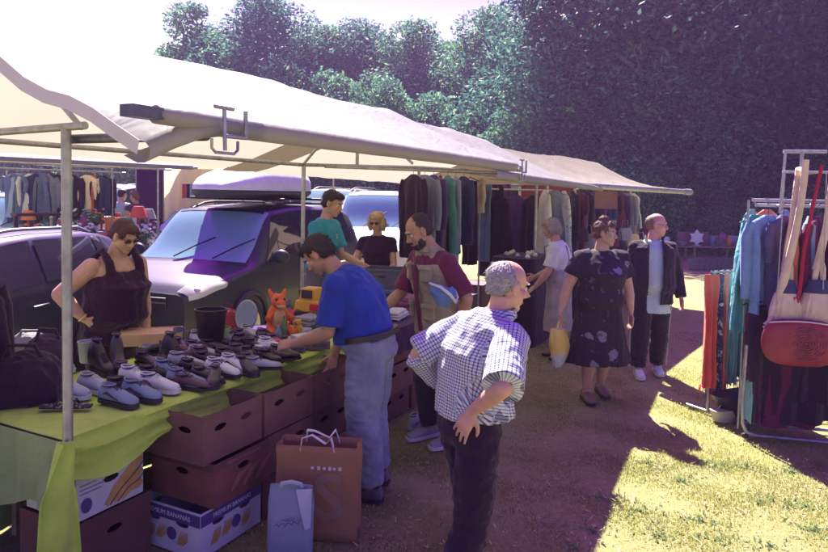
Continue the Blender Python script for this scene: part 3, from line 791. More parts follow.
def car(label, cat, loc, heading, L=4.5, W=1.8, H=1.68, hood=.98, body=None, name='parked_car', wsb=.93, wst=1.75, rear=4.25, rearb=4.4, box=False, nose=.72, glass=None, belt=.97, plate=True, rails=True, front_detail=True):
    """x runs from the nose (0) to the tail (L); local frame: nose towards +y"""
    root = thing(name, label, cat, loc, -R(heading)); body = body or paint('dark', (.03, .025, .05)); glass = glass or GLASSC
    zt = [(0, nose), (.12, nose+.09), (.35, hood-.08), (wsb, hood), (wst, H-.05), (wst+.6, H), (rear-.5, H-.02), (rear, H-.12), (rearb, hood+.05), (L-.03, belt-.05), (L, .75)]
    zb = [(0, nose-.04), (.12, nose), (.35, hood-.16), (wsb, belt-.02), (wst, belt), (rear, belt+.04), (L-.05, belt), (L, .75)]
    wb = [(0, W*.36), (.10, W*.43), (.4, W*.475), (wsb, W*.49), (rear, W*.485), (L-.12, W*.455), (L, W*.42)]
    wt = [(0, W*.30), (.12, W*.34), (.4, W*.40), (wsb, W*.425), (wst, W*.375), (rear-.3, W*.365), (rear, W*.36), (L, W*.38)]
    def sec(x, n=None):
        a, b, c, d = lerp_tab(zt, x), lerp_tab(zb, x), lerp_tab(wb, x), lerp_tab(wt, x)
        c0 = c*.95
        d = min(d, c-.01)
        b = min(b, a-.03)
        return [V((c0*.97, 0, .20)), V((c0, 0, .28)), V((c*1.01, 0, .50)), V((c*1.015, 0, .64)), V((c, 0, b-.05)), V((c*.985, 0, b)), V((d+(c-d)*.5, 0, b+(a-b)*.47)), V((d+.012, 0, a-.075 if a-b > .2 else b+(a-b)*.75)), V((d*.93, 0, a-.028 if a-b > .2 else a-.012)), V((d*.6, 0, a-.006)), V((0, 0, a))]
    def pt(x, q):           # q in 0..20 over the ring, signed for side: 0..10 right side, 10..20 left
        s_ = sec(x); sg = 1
        if q > 10: q = 20-q; sg = -1
        i = min(9, int(q)); t = q-i; p = s_[i].lerp(s_[i+1], t); return V((sg*p.x, L/2-x, p.z))
    xs = [0, .03, .08, .16, .28, .45, .7, wsb-.08, wsb, wsb+.12] + [wsb+.12+(wst-wsb-.12)*i/4 for i in (1, 2, 3, 4)] + [wst+.12, wst+.4, wst+.8, wst+1.3, rear-.6, rear-.3, rear-.1, rear, (rear+rearb)/2, rearb, L-.08, L-.03, L]
    xs = sorted(set(round(x, 3) for x in xs)); mb = MB(); rows = [[pt(x, q) for q in range(21)] for x in xs]
    mb.grid(rows)
    for x, rv in ((xs[0], False), (xs[-1], True)):
        rr = [pt(x, q) for q in range(21)]; f = tuple(range(21)); mb.add(rr, [f if rv else tuple(reversed(f))])
    # wheel arches cut visually by deep dark liners, underside closed
    mb.add([pt(x, 0) for x in (xs[0], xs[-1])] + [pt(x, 20) for x in (xs[-1], xs[0])], [(0, 1, 2, 3)])
    bo = mb.build('body', body, root); 
    def patch(name, x0f, x1f, q0, q1, m, off=.006, nx=8, nq=8, parent=root):
        g = MB(); rows = []
        for i in range(nx+1):
            row = []
            for j in range(nq+1):
                q = q0+(q1-q0)*j/nq; xa = x0f(q) if callable(x0f) else x0f; xb = x1f(q) if callable(x1f) else x1f
                x = xa+(xb-xa)*i/nx; p = pt(x, q); e = .01
                du = pt(x+e, q)-pt(x-e, q); dv = pt(x, min(20, q+.05))-pt(x, max(0, q-.05)); n_ = du.cross(dv)
                if n_.length > 0: n_.normalize()
                if n_.dot(p-V((0, p.y, .6))) < 0: n_ = -n_
                row.append(p + n_*off)
            rows.append(row)
        g.grid(rows); return g.build(name, m, parent)
    patch('windshield', wsb+.05, wst-.02, 7.6, 12.4, glass, nq=12)
    patch('windshield_band', wst-.07, wst-.015, 8.1, 11.9, BLACKP, off=.009)
    wl = rear-.35-wst; segs = ((wst-.30, wst+.62), (wst+.68, wst+1.55), (wst+1.61, rear-.28))
    for a, b in segs:
        for q0, q1 in ((5.25, 7.0), (14.75, 13.0)):
            sl = lambda q, a=a: a + (max(0, 7.0-(q if q < 10 else 20-q)))*(-.28 if a < wst else 0) + 0
            patch('side_window', (lambda q, a=a: a + (.0 if a > wst else (.25-(7.0-(q if q < 10 else 20-q))*.22))), b, q0, q1, GLASSC2, nx=6, nq=5)
    if front_detail:
        for sg, (q0, q1) in ((1, (4.2, 7.6)), (-1, (15.8, 12.4))):
            lm = patch('headlight', (lambda q: .035), (lambda q: .50-abs((q if q < 10 else 20-q)-4.8)*.10), q0, q1, LAMPG, off=.010)
            e = MB(); c = pt(.16, 5.3 if sg > 0 else 14.7); e.ell(c+V((-sg*.05, .02, -.01)), (.05, .05, .05)); e.build('lamp_reflector', RIM, lm)
        g = MB(); g.box((0, L/2+.015, nose-.10), (W*.50, .03, .12)); gr = g.build('grille', BLACKP, root, bevel=.01)
        g = MB(); g.box((0, L/2+.034, nose-.10), (W*.50, .012, .015)); g.box((0, L/2+.034, nose-.05), (W*.50, .012, .012)); g.build('chrome_bar', RIM, gr)
        if plate: g = MB(); g.box((0, L/2+.022, .47), (.52, .012, .11)); g.build('number_plate', plastic('plate_yellow', (.6, .5, .1)), root)
        g = MB(); g.box((0, L/2+.01, .32), (W*.7, .03, .12)); g.build('air_intake', BLACKP, root, bevel=.01)
        for sx in (-.3, .25):
            w_ = MB(); a = pt(wsb+.04, 10)+V((sx, 0, .03)); b = pt(wsb+.30, 9)+V((sx*1.2, 0, .05)); b.x = sx-.42
            w_.tube([a, (a+b)/2+V((0, 0, .01)), b], .009, n=6); w_.build('wiper', BLACKP, root)
    for sx in (-1, 1):
        y = L/2-(wst-.38); x = W*.5*sx; g = MB(); g.ell((x+sx*.13, y, belt+.10), (.11, .065, .085), n=14, m=10); g.tube([(x-sx*.02, y-.01, belt+.03), (x+sx*.07, y, belt+.07)], .025); mi = g.build('door_mirror', body, root)
        for yy in (L/2-(wst+.52), L/2-(wst+1.45)):
            g = MB(); g.tube([(x*.99+sx*.012, yy+.1, belt-.12), (x*.99+sx*.03, yy+.05, belt-.115), (x*.99+sx*.03, yy-.05, belt-.115), (x*.99+sx*.012, yy-.1, belt-.12)], .012, n=6); g.build('door_handle', body, root)
        for wy in (L/2-.88, -L/2+.86):
            g = MB(); c = V((sx*(W*.5-.10), wy, .325)); rt = Matrix.Rotation(math.pi/2, 3, 'Y')
            g.lathe([(.19, -.10), (.29, -.11), (.325, -.08), (.33, 0), (.325, .08), (.29, .11), (.19, .10)], c, n=28, rot=rt); wh = g.build('wheel', RUBBER, root)
            g = MB(); g.lathe([(.03, .07), (.06, .085), (.19, .06), (.205, .09), (.20, .11)] if True else [], c, n=24, rot=Matrix.Rotation(math.pi/2*sx, 3, 'Y'))
            for a in range(5): aa = a*1.2566; g.tube([c+V((sx*.085, 0, 0)), c+V((sx*.085, math.cos(aa)*.19, math.sin(aa)*.19))], [.03, .02], n=6)
            g.build('rim', RIM, wh)
            g = MB(); g.tube([V((sx*(W*.5*1.0), wy+math.cos(R(a))*.385, .33+math.sin(R(a))*.385)) for a in range(-15, 196, 15)], .035, n=8); g.build('wheel_arch', BLACKP, root)
        if rails: 
            g = MB(); ps = [pt(wst+.12+(rear-.5-wst)*i/8, 8.3 if sx > 0 else 11.7)+V((0, 0, (.045 if 0 < i < 8 else 0))) for i in range(9)]; g.tube(ps, .016, n=8); g.build('roof_rail', BLACKP if box else RIM, root)
        if sx: 
            g = MB(); q = pt(L-.02, 5.5 if sx > 0 else 14.5); g.box((sx*W*.41, -L/2+.02, belt-.08), (.18, .06, .3)); g.build('tail_light', plastic('tail_red', (.35, .02, .03), .2), root, bevel=.02)
    return root
GLASSC2 = emptymat_glass('side_glass', (.035, .03, .05), .04, .6)

def cars():
    d = V((.30, .954, 0)); rr = V((.954, -.30, 0))
    C0 = V((-2.12, 6.80, 0)); L, W = 4.45, 1.82
    c = C0 + d*(L/2) - rr*(W/2); hd = math.degrees(math.atan2(-d.x, -d.y))
    DK = paint('slate', (.040, .043, .055), .42, .5)
    b = car('dark slate people carrier with a pale roof box, parked behind the shoe table', 'car', c, hd, L=L, W=W, H=1.70, hood=1.02, belt=1.0, nose=.80, body=DK, box=True, wst=1.72, wsb=.98, name='parked_car')
    # cross bars belong to the car, the box sits on them
    for x in (2.0, 3.1): g = MB(); g.tube([(-.72, L/2-x, 1.775), (.72, L/2-x, 1.775)], .018); g.build('cross_bar', BLACKP, b)
    rb = thing('roof_box', 'pale grey hard-shell roof box on the dark people carrier', 'roof box', c + V((.12, -.05, 1.79)), -R(hd))
    RBW = plastic('roofbox_grey', (.80, .82, .76), .4); RBD = plastic('roofbox_base', (.05, .05, .07), .45)
    def rbsec(t, top):
        # t 0 front .. 1 rear
        w = .44*(1-max(0, (.25-t)/.25)**2*.45)*(1-max(0, (t-.88)/.12)**2*.18); h = .27*min(1, (t/.34))**.6*(1-max(0, (t-.7)/.3)**2*.25)+.03
        return w, h
    rows = []; lo = []
    ts = [0, .02, .06, .12, .2, .3, .4, .5, .6, .7, .8, .9, .96, .99, 1.0]
    for t in ts:
        w, h = rbsec(t, 1); y = 1.02-2.04*t; e = 1 if 0 < t < 1 else .6
        rows.append([V((w*cx*e, y, .10+h*cz*e)) for cx, cz in ((1, 0), (1, .25), (.97, .55), (.88, .82), (.72, .95), (.60, .93), (.3, 1.0), (0, 1.02), (-.3, 1.0), (-.60, .93), (-.72, .95), (-.88, .82), (-.97, .55), (-1, .25), (-1, 0))])
        lo.append([V((w*cx*e, y, z)) for cx, z in ((1.0, .10), (1.015, .085), (1.0, .06), (.8, .0), (0, 0), (-.8, 0), (-1.0, .06), (-1.015, .085), (-1, .10))])
    g = MB(); g.loft(rows, closed=True, caps=True); g.build('lid', RBW, rb); g = MB(); g.loft(lo, closed=True, caps=True); g.build('base', RBD, rb)
    for yy in (.5, -.5): g = MB(); g.box((.445, yy, .10), (.03, .09, .05)); g.build('latch', RBD, rb, bevel=.006)
    # dark hatchback on the far left
    dA = V((.12, .993, 0)); rA = V((.993, -.12, 0)); cA = V((-3.40, 5.6, 0)) - rA*.88 + dA*.15
    car('dark navy hatchback at the left edge, behind the woman in black', 'car', cA, math.degrees(math.atan2(-dA.x, -dA.y)), L=4.1, W=1.74, H=1.46, hood=.92, belt=.93, nose=.68, body=paint('navy', (.02, .022, .04), .35, .3), wst=1.8, wsb=1.05, rear=3.95, rearb=4.05)
    # white van
    dC = V((.07, .997, 0)); cC = V((-.78, 11.9, 0)) + dC*2.3
    car('white people carrier with roof rails parked behind the blonde woman', 'car', cC, math.degrees(math.atan2(-dC.x, -dC.y)), L=4.6, W=1.88, H=1.93, hood=1.20, belt=1.14, nose=.88, body=paint('white', (.72, .72, .74), .3, 0), wst=1.55, wsb=.85)
    # others far left
    car('silver-blue estate car at the far left beyond the bric-a-brac', 'car', (-8.5, 13.9, 0), 172, L=4.5, W=1.8, H=1.72, body=paint('silverblue', (.38, .43, .50), .3, .3))
    car('dark estate car with sloping tail between the bric-a-brac and the people carrier', 'car', (-4.35, 14.9, 0), 196, L=4.5, W=1.8, H=1.58, body=paint('blackblue', (.03, .03, .05), .25, .3), front_detail=False)
    car('silver van far back behind the couple at the clothes stall', 'van', (-8.3, 18.5, 0), 192, L=4.6, W=1.85, H=1.95, hood=1.2, belt=1.15, nose=.9, body=paint('silver', (.5, .5, .52), .3, .3))
    car('black van parked far back under the trees behind the white people carrier', 'van', (-2.2, 19.5, 0), 200, L=4.6, W=1.9, H=2.0, hood=1.2, belt=1.15, nose=.9, body=paint('blk', (.02, .02, .03), .3, .2))
cars()
# ================================================================= PEOPLE IN THEIR PLACES
PLUM = cloth('black', (.030, .008, .032)); PLUM2 = cloth('black_b', (.022, .010, .030)); WHITE_S = cloth('white', (.62, .63, .68))
SOLE_W = plastic('sole_white', (.6, .6, .62), .6); SOLE_D = plastic('sole_dark', (.03, .02, .03), .7); LEATH = mat('leather_black', (.03, .018, .03), rough=.4, var=.2, bump=.1)
HG = hairmat('grey', (.34, .32, .33)); HD = hairmat('dark', (.035, .020, .030)); HBL = hairmat('blonde', (.48, .34, .17)); HBR = hairmat('brown', (.14, .06, .05)); HAUB = hairmat('auburn', (.07, .025, .035))
def bracelet(root, J, s_, m, t=.93, r=.031):
    a = J['el'+s_].lerp(J['wr'+s_], t); d = (J['wr'+s_]-J['el'+s_]).normalized(); x = d.cross(V((0, 0, 1))).normalized(); y = d.cross(x)
    g = MB(); g.tube([a+x*math.cos(i*.524)*r+y*math.sin(i*.524)*r for i in range(13)], .0055, n=6); g.build('bracelet', m, root)
def belt(root, J, m, off=.018, buckle=None):
    k, f = J['k'], J['fat']; up = J['dirs'][1]; fw = up.cross(V((1, 0, 0))); c = J['s1']+up*.025*k
    g = MB(); g.loft([ring(c-up*.017, V((1, 0, 0)), fw, .166*f*k+off, .117*f**1.4*k+off, 26, .9), ring(c+up*.017, V((1, 0, 0)), fw, .164*f*k+off, .115*f**1.4*k+off, 26, .9)]); o = g.build('belt', m, root)
def limbstrip(root, J, name, m, side, off): # stripe down the outside of a trouser leg
    hp, kn, an = [J[x+side] for x in ('hip', 'knee', 'ank')]; sg = 1 if side == 'R' else -1; g = MB(); rows = []
    for i in range(15):
        t = i/14; c = hp.lerp(kn, t*2) if t < .5 else kn.lerp(an, (t-.5)*2); r = (.088-.026*min(1, t*2) if t < .5 else .062-.006*(t-.5)*2)*J['k']*J['fat']+off
        rows.append([c+V((sg*r*.995, -.012, 0)), c+V((sg*(r+.004), .0, 0)), c+V((sg*r*.995, .012, 0))])
    g.grid(rows, thick=.003); g.build(name, m, root, fix=True)

def people():
    # --- elderly man, checked shirt, seen from behind at the right
    q = P(0, 0); root, J = person('elderly man in a blue and white checked shirt with a hand on his hip', loc=(.265, 2.97, 0), heading=62, H=1.66, lean=15, curve=32, head=(14, -6), fat=1.03,
        armR=((.50, -.52, -.66), (-.66, .22, -.58), (-.30, -.36, -.85), (-.5, 1, 0)), ikR=((.155, -.080, .985), (1, -.40, 0)), armL=((-.25, -.86, -.48), (.05, .62, -.78), (.1, .5, -.8)),
        legR=((.05, -.12, -1), (.0, -.30, -1)), legL=((-.04, .26, -1), (-.02, -.06, -1)))
    build_body(root, J, SK_P, voxel=.0052, handR=(.25, .55), handL=(.4, .2), nose=1.12)
    hair(root, J, HG, [((0, -.040, .030), (.0775, .082, .078)), ((0, -.055, -.015), (.068, .050, .050)), ((-.052, -.01, .018), (.026, .045, .035)), ((.052, -.01, .018), (.026, .045, .035))], amp=.003, voxel=.0055)
    brows(root, J, HG)
    CK = check_mat('checked_cotton', (.60, .62, .66), (.03, .035, .09), .0132, .34, (.22, .24, .34))
    def collar(mb): pass
    top(root, J, 'shirt', CK, sleeve=.98, off=.026, levels=(1, 2, 3, 4, 5), belly=.03, amp=.010, f=7, voxel=.0075, seed=3, cuff=.018, post=lambda me: set_uv(me, J), extra=lambda mb: (mb.tube([J['elL'].lerp(J['shL'], .1), J['elL'], J['elL'].lerp(J['wrL'], .75)], [.062, .064, .050], n=16)))
    g = MB(); up = J['dirs'][5]; fw = V((0, 1, 0)); n0 = J['nb']
    for i in range(19):
        pass
    rows = []
    for i in range(21):
        a = R(-60+300*i/20)+math.pi; v1 = V((math.cos(a+R(90)), math.sin(a+R(90)), 0)); rows.append([n0+v1*.080+up*.006+V((0, .0, -.010)), n0+v1*.066+up*.045, n0+v1*.070+up*.052, n0+v1*.094+up*.008])
    g.grid(rows, thick=.003)
    co = g.build('collar', CK, root); set_uv(co.data, J)
    trousers(root, J, 'trousers', cloth('navy_black', (.022, .007, .026)), off=.014, amp=.012, f=6, voxel=.010, loose=1.16); shoes(root, J, LEATH, SOLE_D)

    # --- man in blue polo shirt and pale jeans bending over the boxes
    root, J = person('man in a bright blue T-shirt and faded jeans bending over the boxes', loc=(-.25, 4.18, 0), heading=287, H=1.76, lean=27, curve=32, head=(46, 5), fat=1.10,
        armL=((-.12, .10, -1), (.05, .93, -.36), (.05, .95, -.2), (.6, .1, -.7)), armR=((.05, .25, -1), (-.1, .34, -1), (-.05, .25, -1), (-1, .2, 0)),
        legR=((.05, .10, -1), (.02, -.12, -1)), legL=((-.06, .02, -1), (-.03, -.16, -1)))
    build_body(root, J, SK_T, voxel=.0062, handL=(.75, .1), handR=(.5, .2)); hair(root, J, HD, SHORT+[((0, .045, .082), (.060, .045, .030))], seed=4, amp=.006, voxel=.006); brows(root, J, HD)
    top(root, J, 'shirt', cloth('royal_blue', (.018, .045, .34)), sleeve=.85, off=.016, levels=(1, 2, 3, 4, 5), belly=.045, amp=.008, f=7, voxel=.009, seed=8, cuff=.014)
    g = MB(); p = J['s4']+V((-.12, .05, .03)); g.box(J['shL'].lerp(J['s4'], .3)+J['dirs'][4]*-.05+V((-.035, -.02, .0)), (.03, .012, .006)); 
    trousers(root, J, 'jeans', cloth('faded_denim', (.19, .21, .32), var=.3), off=.026, amp=.008, f=7, voxel=.010, loose=1.18, belly=.030); belt(root, J, LEATH, .040); shoes(root, J, cloth('shoe_grey', (.12, .11, .14)), SOLE_D)

    # --- bearded man in khaki waistcoat
    root, J = person('bearded man in a khaki waistcoat over a dark red shirt', loc=(.20, 5.05, 0), heading=236, H=1.79, lean=10, curve=16, head=(30, -10), fat=1.12,
        armL=((-.48, -.28, -.83), (.40, -.10, -.90), (.3, .1, -.9)), armR=((.18, .40, -.9), (-.15, .86, -.50), (-.1, .85, -.5), (-.5, 0, -.8)), legR=((.04, .05, -1), (0, -.1, -1)), legL=((-.06, -.05, -1), (0, -.1, -1)))
    build_body(root, J, SK_T, voxel=.0062, handR=(.5, .15), chub=.05); hair(root, J, HD, [((0, -.028, .038), (.0785, .088, .082)), ((0, -.05, -.01), (.07, .054, .055))], seed=7, amp=.003, voxel=.006); brows(root, J, HD)
    hair(root, J, HD, [((0, .052, -.088), (.052, .040, .032)), ((.042, .028, -.060), (.022, .034, .038)), ((-.042, .028, -.060), (.022, .034, .038)), ((0, .088, -.050), (.024, .008, .005))], seed=2, amp=.003, name='beard', voxel=.006)
    top(root, J, 'shirt', cloth('dark_red', (.13, .02, .06)), sleeve=.92, off=.012, drop=.08, amp=.007, f=8, voxel=.009, seed=11, cuff=.014)
    KH = cloth('khaki', (.31, .26, .20), var=.2); 
    def vest():
        mb = MB(); rg = torso_rings(J, off=.034, levels=(0, 1, 2, 3, 4)); c0 = J['s0']; mb.loft([[q+V((0, 0, -.06)) for q in rg[0]]]+rg[:4]+[[J['s4']+(q-J['s4'])*.98 for q in rg[4]]])
        mb.tube([J['s4'].lerp(J['shL'], .72), J['nb'].lerp(J['s4'], .25), J['s4'].lerp(J['shR'], .72)], [.072, .085, .072], n=14)
        o = remesh_build(mb, 'waistcoat', KH, root, voxel=.010, smooth=2, disp=fold_noise(.009, 8, 5)); k = J['k']
        for sx in (-1, 1):
            for z, c in ((0, .30), (1, .0)):
                b = J['s3' if z == 0 else 's1']+V((sx*.11, .168, .03 if z == 0 else .02)); g = MB(); g.box(b, (.10, .03, .11), rot=Matrix.Rotation(-sx*.45, 3, 'Z')); pk = g.build('pocket', KH, o, bevel=.008); g = MB(); g.box(b+V((0, .012, .05)), (.105, .03, .035), rot=Matrix.Rotation(-sx*.45, 3, 'Z')); g.build('flap', KH, o, bevel=.006)
        # dark gap of shirt down the open front
        g = MB(); rows = []
        for i in range(9):
            t = i/8; c = (J['s1'] if t < .35 else J['s2'] if t < .6 else J['s3']) ; c = J['s0'].lerp(J['s4'], t); up = J['dirs'][3]; fw = up.cross(V((1, 0, 0))); w = .012+.022*t
            d_ = (.150*J['fat']**1.2, .152*J['fat']**1.2)[0]+.006*math.sin(t*3); rows.append([c+fw*(d_-.008)+V((-w, 0, 0)), c+fw*(d_+.006), c+fw*(d_-.008)+V((w, 0, 0))])
        g.grid(rows, thick=.004); g.build('shirt_front', cloth('dark_red', (.13, .02, .06)), root)
        g = MB(); n0 = J['nb']; rows = []; up = J['dirs'][5]
        for i in range(17):
            a = R(-50+280*i/16)+math.pi+R(90); v1 = V((math.cos(a), math.sin(a), 0)); rows.append([n0+v1*.085+up*-.01, n0+v1*.075+up*.03, n0+v1*.110+up*-.012])
        g.grid(rows, thick=.004); g.build('collar', KH, o)
    vest(); trousers(root, J, 'trousers', cloth('dark_trouser', (.03, .02, .04)), off=.016, loose=1.15); shoes(root, J, cloth('shoe_mix', (.25, .25, .30)), SOLE_W)
    a = basis(root) @ J['shL'].lerp(J['elL'], .62)
    c = thing('sun_hat', 'blue cap with a white underside tucked at the arm of the bearded man', 'cap', a + V((-.13, -.16, -.02)), R(20)); g = MB(); rows = []
    for i in range(9):
        t = i/8; rows.append([V((-.10+.2*t, -.03*math.sin(j/6*3.1), .06-.14*j/6*(.5+.6*math.sin(t*3.14))-.05*t + .012*math.sin(i*2+j))) for j in range(7)])
    g.grid(rows, thick=.012); g.build('crown', cloth('cap_blue', (.10, .17, .40)), c); g = MB(); g.tube([(-.105, -.01, .055), (-.03, -.035, .03), (.05, -.035, -.03), (.10, -.01, -.085), (.12, .0, -.05), (.10, .01, 0)], [.008, .012, .012, .012, .009, .007], n=8); g.build('brim', WHITE_S, c)

    # --- woman in black top behind the table
    q = atY(111, 250, 4.95); root, J = person('woman in a black vest top and sunglasses with her hand on her hip', loc=(q.x, q.y, 0), heading=122, H=1.69, lean=8, curve=12, head=(26, 4), fat=1.34, shw=.20,
        armR=((.62, -.38, -.66), (-.52, .42, -.78), (-.5, .6, -.5), (-1, .1, 0)), armL=((-.10, .12, -1), (.1, .2, -1)))
    build_body(root, J, SK_L, voxel=.0065, handR=(.6, .1), chub=.16); hair(root, J, HAUB, SHORT+[((0, -.105, -.035), (.040, .038, .045)), ((0, .045, .080), (.062, .048, .030)), ((.060, .03, .045), (.02, .042, .04)), ((-.060, .03, .045), (.02, .042, .04))], seed=5, amp=.005, voxel=.0065); sunglasses(root, J)
    def tank():
        mb = MB(); rg = torso_rings(J, off=.013, belly=.05, bust=.055, levels=(0, 1, 2, 3)); mb.loft([[q_+V((0, 0, -.10)) for q_ in rg[0]]]+rg)
        fw = J['dirs'][4].cross(V((1, 0, 0))); c3 = J['s3']; s4 = J['s4']; k = J['k']
        mb.loft([rg[3], ring(c3+J['dirs'][4]*.075*k+fw*.03, V((1, 0, 0)), fw, .185*k, .165*k, 20), ring(c3+J['dirs'][4]*.115*k+fw*.018, V((1, 0, 0)), fw, .150*k, .125*k, 20)])
        for sx in (-1, 1):
            mb.tube([c3+V((sx*.115, .155, .06)), s4+V((sx*.120, .105, .02)), s4+V((sx*.125, .03, .105)), s4+V((sx*.125, -.06, .055)), c3+V((sx*.115, -.10, .06))], [.035, .030, .024, .026, .034], n=12)
            mb.ell(J['s3']+V((sx*.085, .135, .0)), (.085, .08, .085), n=16, m=10)
        remesh_build(mb, 'vest_top', PLUM, root, voxel=.009, smooth=3, disp=fold_noise(.006, 7, 5))
    tank(); trousers(root, J, 'trousers', PLUM2, off=.014); shoes(root, J, LEATH, SOLE_D); bracelet(root, J, 'R', mat('gold_band', (.75, .62, .12), rough=.35, metal=.4, var=.05, bump=0), r=.034)

    # --- young man in teal T-shirt
    q = atY(322, 220, 7.2); root, J = person('young dark-haired man in a teal T-shirt standing beside the people carrier', loc=(q.x, q.y, 0), heading=112, H=1.93, lean=5, curve=10, head=(20, 0),
        armR=((.10, .22, -.96), (-.10, .93, -.33), (-.1, .95, -.25), (-.6, 0, -.7)), armL=((-.10, .25, -.95), (.15, .9, -.3), (.1, .95, -.25), (.6, 0, -.7)))
    build_body(root, J, SK_L, voxel=.0075, handR=(.7, .1), handL=(.7, .1)); hair(root, J, HD, SHORT+[((0, .05, .085), (.055, .045, .033))], seed=12, amp=.007, voxel=.0075); brows(root, J, HD)
    top(root, J, 'tshirt', cloth('teal', (.03, .27, .38)), sleeve=.75, off=.018, drop=.10, amp=.008, voxel=.010, seed=21, cuff=.018); trousers(root, J, 'shorts', cloth('short_grey', (.10, .09, .12)), off=.03, length=1.0); shoes(root, J, WHITE_S, SOLE_W)
    M = basis(root) @ frame(J['s3']+V((.0, .155, .03)), (-1, 0, 0), (0, 0, 1)); text_mesh('S', .07, 'print', cloth('tee_print', (.5, .6, .62)), root, M @ Matrix.Translation((.03, 0, 0)), extrude=.003)

    # --- blonde woman with sunglasses
    q = atY(378, 240, 8.1); root, J = person('blonde woman in sunglasses and a black top reaching out to the young man', loc=(q.x, q.y, 0), heading=190, H=1.66, lean=4, curve=8, head=(8, -6), fat=1.06,
        armR=((.35, .25, -.9), (.42, .82, .0), (.4, .85, .1), (-.3, 0, -.9)), armL=((-.16, .15, -.95), (.2, .6, -.6), (.3, .8, -.3), (.3, 0, -.9)))
    build_body(root, J, SK_L, voxel=.0075, handR=(.5, .1)); hair(root, J, HBL, SHORT+[((0, -.01, .07), (.092, .098, .070)), ((.080, -.01, -.02), (.036, .06, .085)), ((-.080, -.01, -.02), (.036, .06, .085)), ((0, -.07, -.04), (.09, .055, .08))], seed=15, amp=.008, voxel=.0075); sunglasses(root, J)
    top(root, J, 'top', PLUM, sleeve=.45, off=.013, bust=.035, drop=.06, voxel=.010, seed=31); trousers(root, J, 'trousers', cloth('denim_dark', (.04, .05, .12))); shoes(root, J, LEATH, SOLE_D)

    # --- woman with grey hair, apron dress
    root, J = person('grey-haired woman in a pale pinafore dress and white T-shirt facing the far stall', loc=(1.70, 7.75, 0), heading=290, H=1.66, lean=6, curve=12, head=(18, -8), fat=1.12,
        armL=((-.18, .22, -.95), (.1, .6, -.75), (.1, .7, -.6), (.5, 0, -.8)), armR=((.15, .2, -.95), (-.1, .8, -.4)), legR=((.03, .08, -1), (0, -.1, -1)), legL=((-.03, -.10, -1), (0, -.2, -1)))
    build_body(root, J, SK_L, voxel=.0075); hair(root, J, hairmat('ash', (.36, .30, .27)), SHORT+[((0, -.075, -.03), (.07, .05, .07)), ((0, .04, .08), (.065, .05, .034)), ((-.066, -.01, -.02), (.022, .045, .06)), ((.066, -.01, -.02), (.022, .045, .06))], seed=25, amp=.010, voxel=.0075)
    top(root, J, 'tshirt', WHITE_S, sleeve=.8, off=.012, voxel=.010, seed=41, cuff=.014)
    skirt(root, J, 'pinafore', cloth('pale_check', (.34, .31, .34), var=.2), .34, flare=1.15, off=.022, seed=1.0)
    g = MB()
    for sx in (-1, 1): g.tube([J['s2']+V((sx*.10, -.145, .02)), J['s4']+V((sx*.07, -.12, .02)), J['nb']+V((sx*.075, -.02, .0)), J['s4']+V((sx*.08, .13, .0)), J['s2']+V((sx*.08, .15, .03))], .014, n=8, flat=.35)
    g.build('strap', cloth('strap_dark', (.05, .03, .05)), root); shoes(root, J, cloth('sandal_tan', (.25, .16, .12)), SOLE_D)

    # --- woman in black floral dress walking towards us
    root, J = person('woman in a black floral dress walking towards us with a carrier bag', loc=(1.74, 6.20, 0), heading=176, H=1.70, lean=2, curve=4, head=(6, 48), fat=1.26, shw=.20,
        armR=((.42, .02, -.9), (.30, .18, -.92), (.1, .1, -1), (-1, .2, 0)), armL=((-.30, -.08, -.93), (-.10, .12, -1), (-.05, .1, -1)), legR=((.0, .16, -1), (.02, -.14, -1)), legL=((-.0, -.12, -1), (-.02, -.30, -1)))
    build_body(root, J, SK_L, voxel=.007, handR=(1.15, 0), handL=(.5, .15), chub=.12); hair(root, J, HBR, SHORT+[((0, -.03, .128), (.040, .040, .032)), ((0, .035, .082), (.062, .05, .03))], seed=35, amp=.007, voxel=.007); brows(root, J, HBR)
    FLO = spot_mat('floral_black', (.022, .008, .026), [((.20, .18, .26), 1.0, .20), ((.12, .05, .13), 1.6, .16), ((.05, .09, .10), 2.4, .13)], scale=5.5)
    mbp = top(root, J, 'dress_bodice', FLO, sleeve=.62, off=.016, belly=.03, bust=.05, voxel=.010, seed=51, cuff=.02); skirt(root, J, 'dress_skirt', FLO, .36, flare=1.42, off=.024, pleats=11, seed=2)
    for s_ in 'RL': foot_shoe(root, J, s_, mat('sandal', (.22, .13, .11), rough=.6), SOLE_D, name='sandal')
    # sunglasses pushed up in her hair
    p = J['p']; g = MB()
    for sx in (-1, 1): g.ell(p((sx*.034, .06, .118)), (.026, .010, .020), rot=J['rot'], n=12, m=8)
    g.tube([p((-.02, .062, .122)), p((.02, .062, .122))], .003, n=6); g.build('glasses', LENS, root)
    h = basis(root) @ (J['wrR'] + J['hdR']*.09)
    plastic_bag('plastic_carrier_bag', 'bulging carrier bag, orange above, white below, held by the woman in floral dress', h + V((-.01, -.02, -.02)), .19, .36, 10, two=True)

    # --- man in dark jacket
    root, J = person('balding man in glasses, open dark jacket and long pale blue shirt', loc=(2.56, 7.15, 0), heading=188, H=1.75, lean=1, curve=4, head=(6, 66), fat=1.13,
        armR=((.20, .02, -.98), (.0, .30, -.95)), armL=((-.26, -.05, -.96), (-.16, .30, -.95), (-.1, .2, -1)), legR=((.03, .18, -1), (.03, .02, -1)), legL=((-.02, -.06, -1), (-.02, -.18, -1)))
